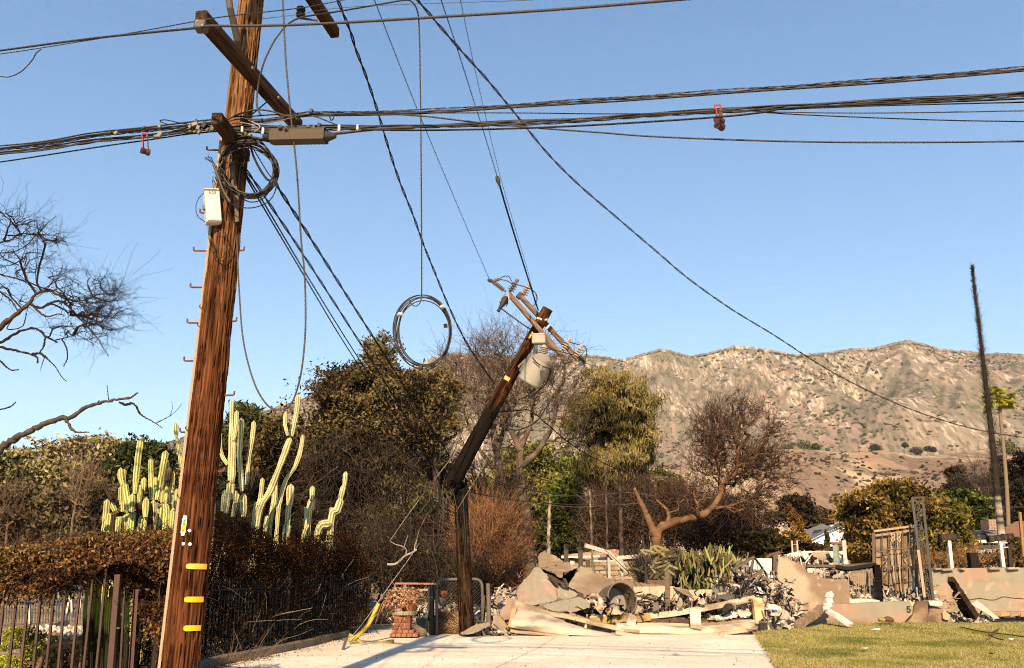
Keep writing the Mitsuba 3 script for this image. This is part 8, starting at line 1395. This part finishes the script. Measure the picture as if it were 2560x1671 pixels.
put(k + '__pole', MB().tube([P(2505, 1400, Y_) * [1, 1, 0], P(2504, 1246, Y_)], [.10, .08], 8, (.2, .17, .14)), 'metal'); put(k + '__arm', MB().bar(P(2504, 1246, Y_), P(2520, 1245, Y_), .06, .05, (.3, .27, .24)), 'metal'); put(k + '__lamp_head', MB().lathe(P(2512, 1246, Y_), P(2528, 1246, Y_), [(0, 0), (.1, .07), (.6, .12), (1, 0)], 10, (.7, .7, .7)), 'paint')
for i, (pts, lab) in enumerate((([(1300, 1235), (1400, 1240), (1480, 1240), (1560, 1232), (1640, 1240)], 'thin far wire crossing low behind the bare trees'), ([(1360, 1262), (1440, 1268), (1520, 1264), (1600, 1258)], 'thin far wire just below the other low one'), ([(2400, 1290), (2480, 1270), (2560, 1268)], 'thin wire crossing the dark trees at the right edge'), ([(1990, 1322), (2040, 1312), (2120, 1300)], 'thin wire rising to the white gabled house'))):
    solo('far_wire', MB().tube(cable(pts, [36 if i < 2 else 48], 20, False), .016, 4, (.10, .08, .07)), 'rubber', lab, 'wire')
# ---------------------------------------------------------------- lawn
def lawn_z(x, y): return .055 + .10 * np.clip((y - 19) / 4, 0, 1) + .012 * np.sin(x * 1.7 + y * .8)
rg = np.random.default_rng(64)
ylin = np.r_[np.linspace(6, 13, 8), np.linspace(13.2, 22.6, 60)]; V = []; nx = 60
for y in ylin:
    x0 = xr(y) + .02 + .04 * math.sin(y * 5.1) + (max(0, y - 20.3) * .9)
    for t in np.linspace(0, 1, nx): x = x0 + (24 - x0) * t ** 1.6; V.append([x, y, lawn_z(x, y) - (.07 if t == 0 else 0)])
V = np.array(V); i, j = np.meshgrid(np.arange(nx - 1), np.arange(len(ylin) - 1), indexing='xy'); qd = np.stack([j * nx + i, j * nx + i + 1, (j + 1) * nx + i + 1, (j + 1) * nx + i], -1).reshape(-1, 4)
put('lawn', MB().raw(V, qd, (.2, .2, .05)), 'turf', True, kind='structure')
scene['turf'] = two({'type': 'diffuse', 'reflectance': proc(lambda p, n, uv: mix(mix((.28, .22, .08), (.20, .18, .06), smoothstep(.35, .65, fbm(p.x * .5, p.y * .5, 0, 3))), (.13, .10, .03), smoothstep(.5, .75, fbm(p.x * 12, p.y * 12, 3, 3)) * .7))})
ng = 150000; yy = 13.6 + (22.5 - 13.6) * rg.uniform(size=ng) ** .9; xe = xr(yy) + .02 + np.maximum(0, yy - 20.3) * .9; xx = xe + rg.uniform(-.03, 1, ng) * (.62 * yy - xe + .4)
L = rg.uniform(.018, .05, ng) * (.7 + .6 * meshkit.noise(np.stack([xx * 2, yy * 2, xx * 0], -1))); a = rg.uniform(0, 2 * math.pi, ng); w = .0045; base = np.stack([xx, yy, lawn_z(xx, yy)], 1); bend = rg.normal(size=(ng, 2)) * .5
tip = base + np.stack([bend[:, 0] * L, bend[:, 1] * L, L], 1); sd = np.stack([np.cos(a), np.sin(a), 0 * a], 1) * w
v = np.stack([base - sd, base + sd, tip], 1).reshape(-1, 3); cg = palette(base, [(.13, .145, .042), (.205, .21, .06), (.30, .275, .09), (.40, .335, .15), (.17, .19, .052)], rg, .9, .3)
put('grass', (v, np.arange(3 * ng).reshape(-1, 3), np.repeat(cg, 3, 0)), 'leafy'); labels['grass'] = {'label': 'short yellowing lawn grass in the bottom right corner', 'category': 'grass', 'kind': 'stuff'}
ne = 1500; yy = rg.uniform(13.6, 20.6, ne); xx = xr(yy) + rg.normal(0, .06, ne); v, f, c = leaf_cloud(np.stack([xx, yy, np.full(ne, .02)], 1), .05, palette(np.stack([xx, yy, xx], 1), [(.28, .17, .09), (.4, .27, .15), (.2, .12, .06)], rg), rg); put('leaf_litter', (v, f, c), 'leafy'); labels['leaf_litter'] = {'label': 'dry brown leaves scattered along the edge of the lawn', 'category': 'leaves', 'kind': 'stuff'}
for i, (x, y, s, c, lab) in enumerate(((2190, 1574, .16, (.7, .66, .6), 'white scrap of paper on the lawn before the low wall'), (2165, 1621, .12, (.45, .40, .30), 'pale scrap on the lawn left of the twig'), (2474, 1564, .16, (.62, .56, .48), 'white scrap on the lawn near the right edge'), (2475, 1634, .10, (.03, .03, .02), 'dark scrap in the grass at the right'), (2528, 1598, .1, (.6, .55, .5), 'small pale scrap among the fallen twigs'))):
    c_ = G(x, y, .12); solo('scrap', MB().rock(c_, (s * 1.6, s, s * .35), c, i + 30, np.eye(3)), 'matte', lab, 'scrap')
tw_ = MB()
for q in (((2400, 1568), (2460, 1580), (2530, 1588), (2600, 1600)), ((2480, 1582), (2500, 1570)), ((2470, 1585), (2490, 1596), (2510, 1600)), ((2490, 1580), (2470, 1592))): tw_.tube(spline([G(x, y, .16) for x, y in q], 10), .012, 5, (.14, .09, .06))
solo('fallen_twig', tw_, 'matte', 'thin fallen twig lying across the lawn at the right edge', 'twig')
mb = MB(); rs = np.random.default_rng(8)
for i in range(260): y = rs.uniform(14, 20.5); x = rs.uniform(xl(y) + .02, xr(y)) if rs.uniform() < .35 else xl(y) + abs(rs.normal(0, .25)); mb.rock([x, y, .006], rs.uniform(.01, .04, 3), jitter((.3, .24, .18) if rs.uniform() < .7 else (.1, .07, .05), .3, rs), int(rs.integers(1e9)))
solo('grit', mb, 'matte', 'scattered grit and chips on the driveway along the kerb', 'grit', kind='stuff')
q, rr = twigs(np.stack([[xl(y) + .12, y, .03] for y in np.linspace(14.4, 16.2, 40)]), np.tile([.5, 0, .3], (40, 1)), 90, .35, .006, rs, .5, 5); v, f = many_tubes(q, rr, 3); solo('fallen_twigs', (v, f, np.tile((.2, .13, .09), (len(v), 1))), 'matte', 'dry twigs tangled at the near end of the kerb', 'twigs', kind='stuff')
# ---------------------------------------------------------------- the air between here and the hills
AIR = {'type': 'homogeneous', 'albedo': {'type': 'rgb', 'value': [.95, .95, .95]}, 'sigma_t': {'type': 'rgb', 'value': [.000022, .000026, .000031]}}
scene['air'] = AIR
scene['haze'] = {'type': 'cube', 'to_world': T().translate([0, 3900, 700]).scale([7600, 4400, 705]), 'bsdf': {'type': 'null'}, 'interior': {'type': 'ref', 'id': 'air'}}
labels['haze'] = {'label': 'thin haze between the garden and the hills', 'category': 'haze', 'kind': 'stuff'}
scene['camera']['medium'] = {'type': 'ref', 'id': 'air'}
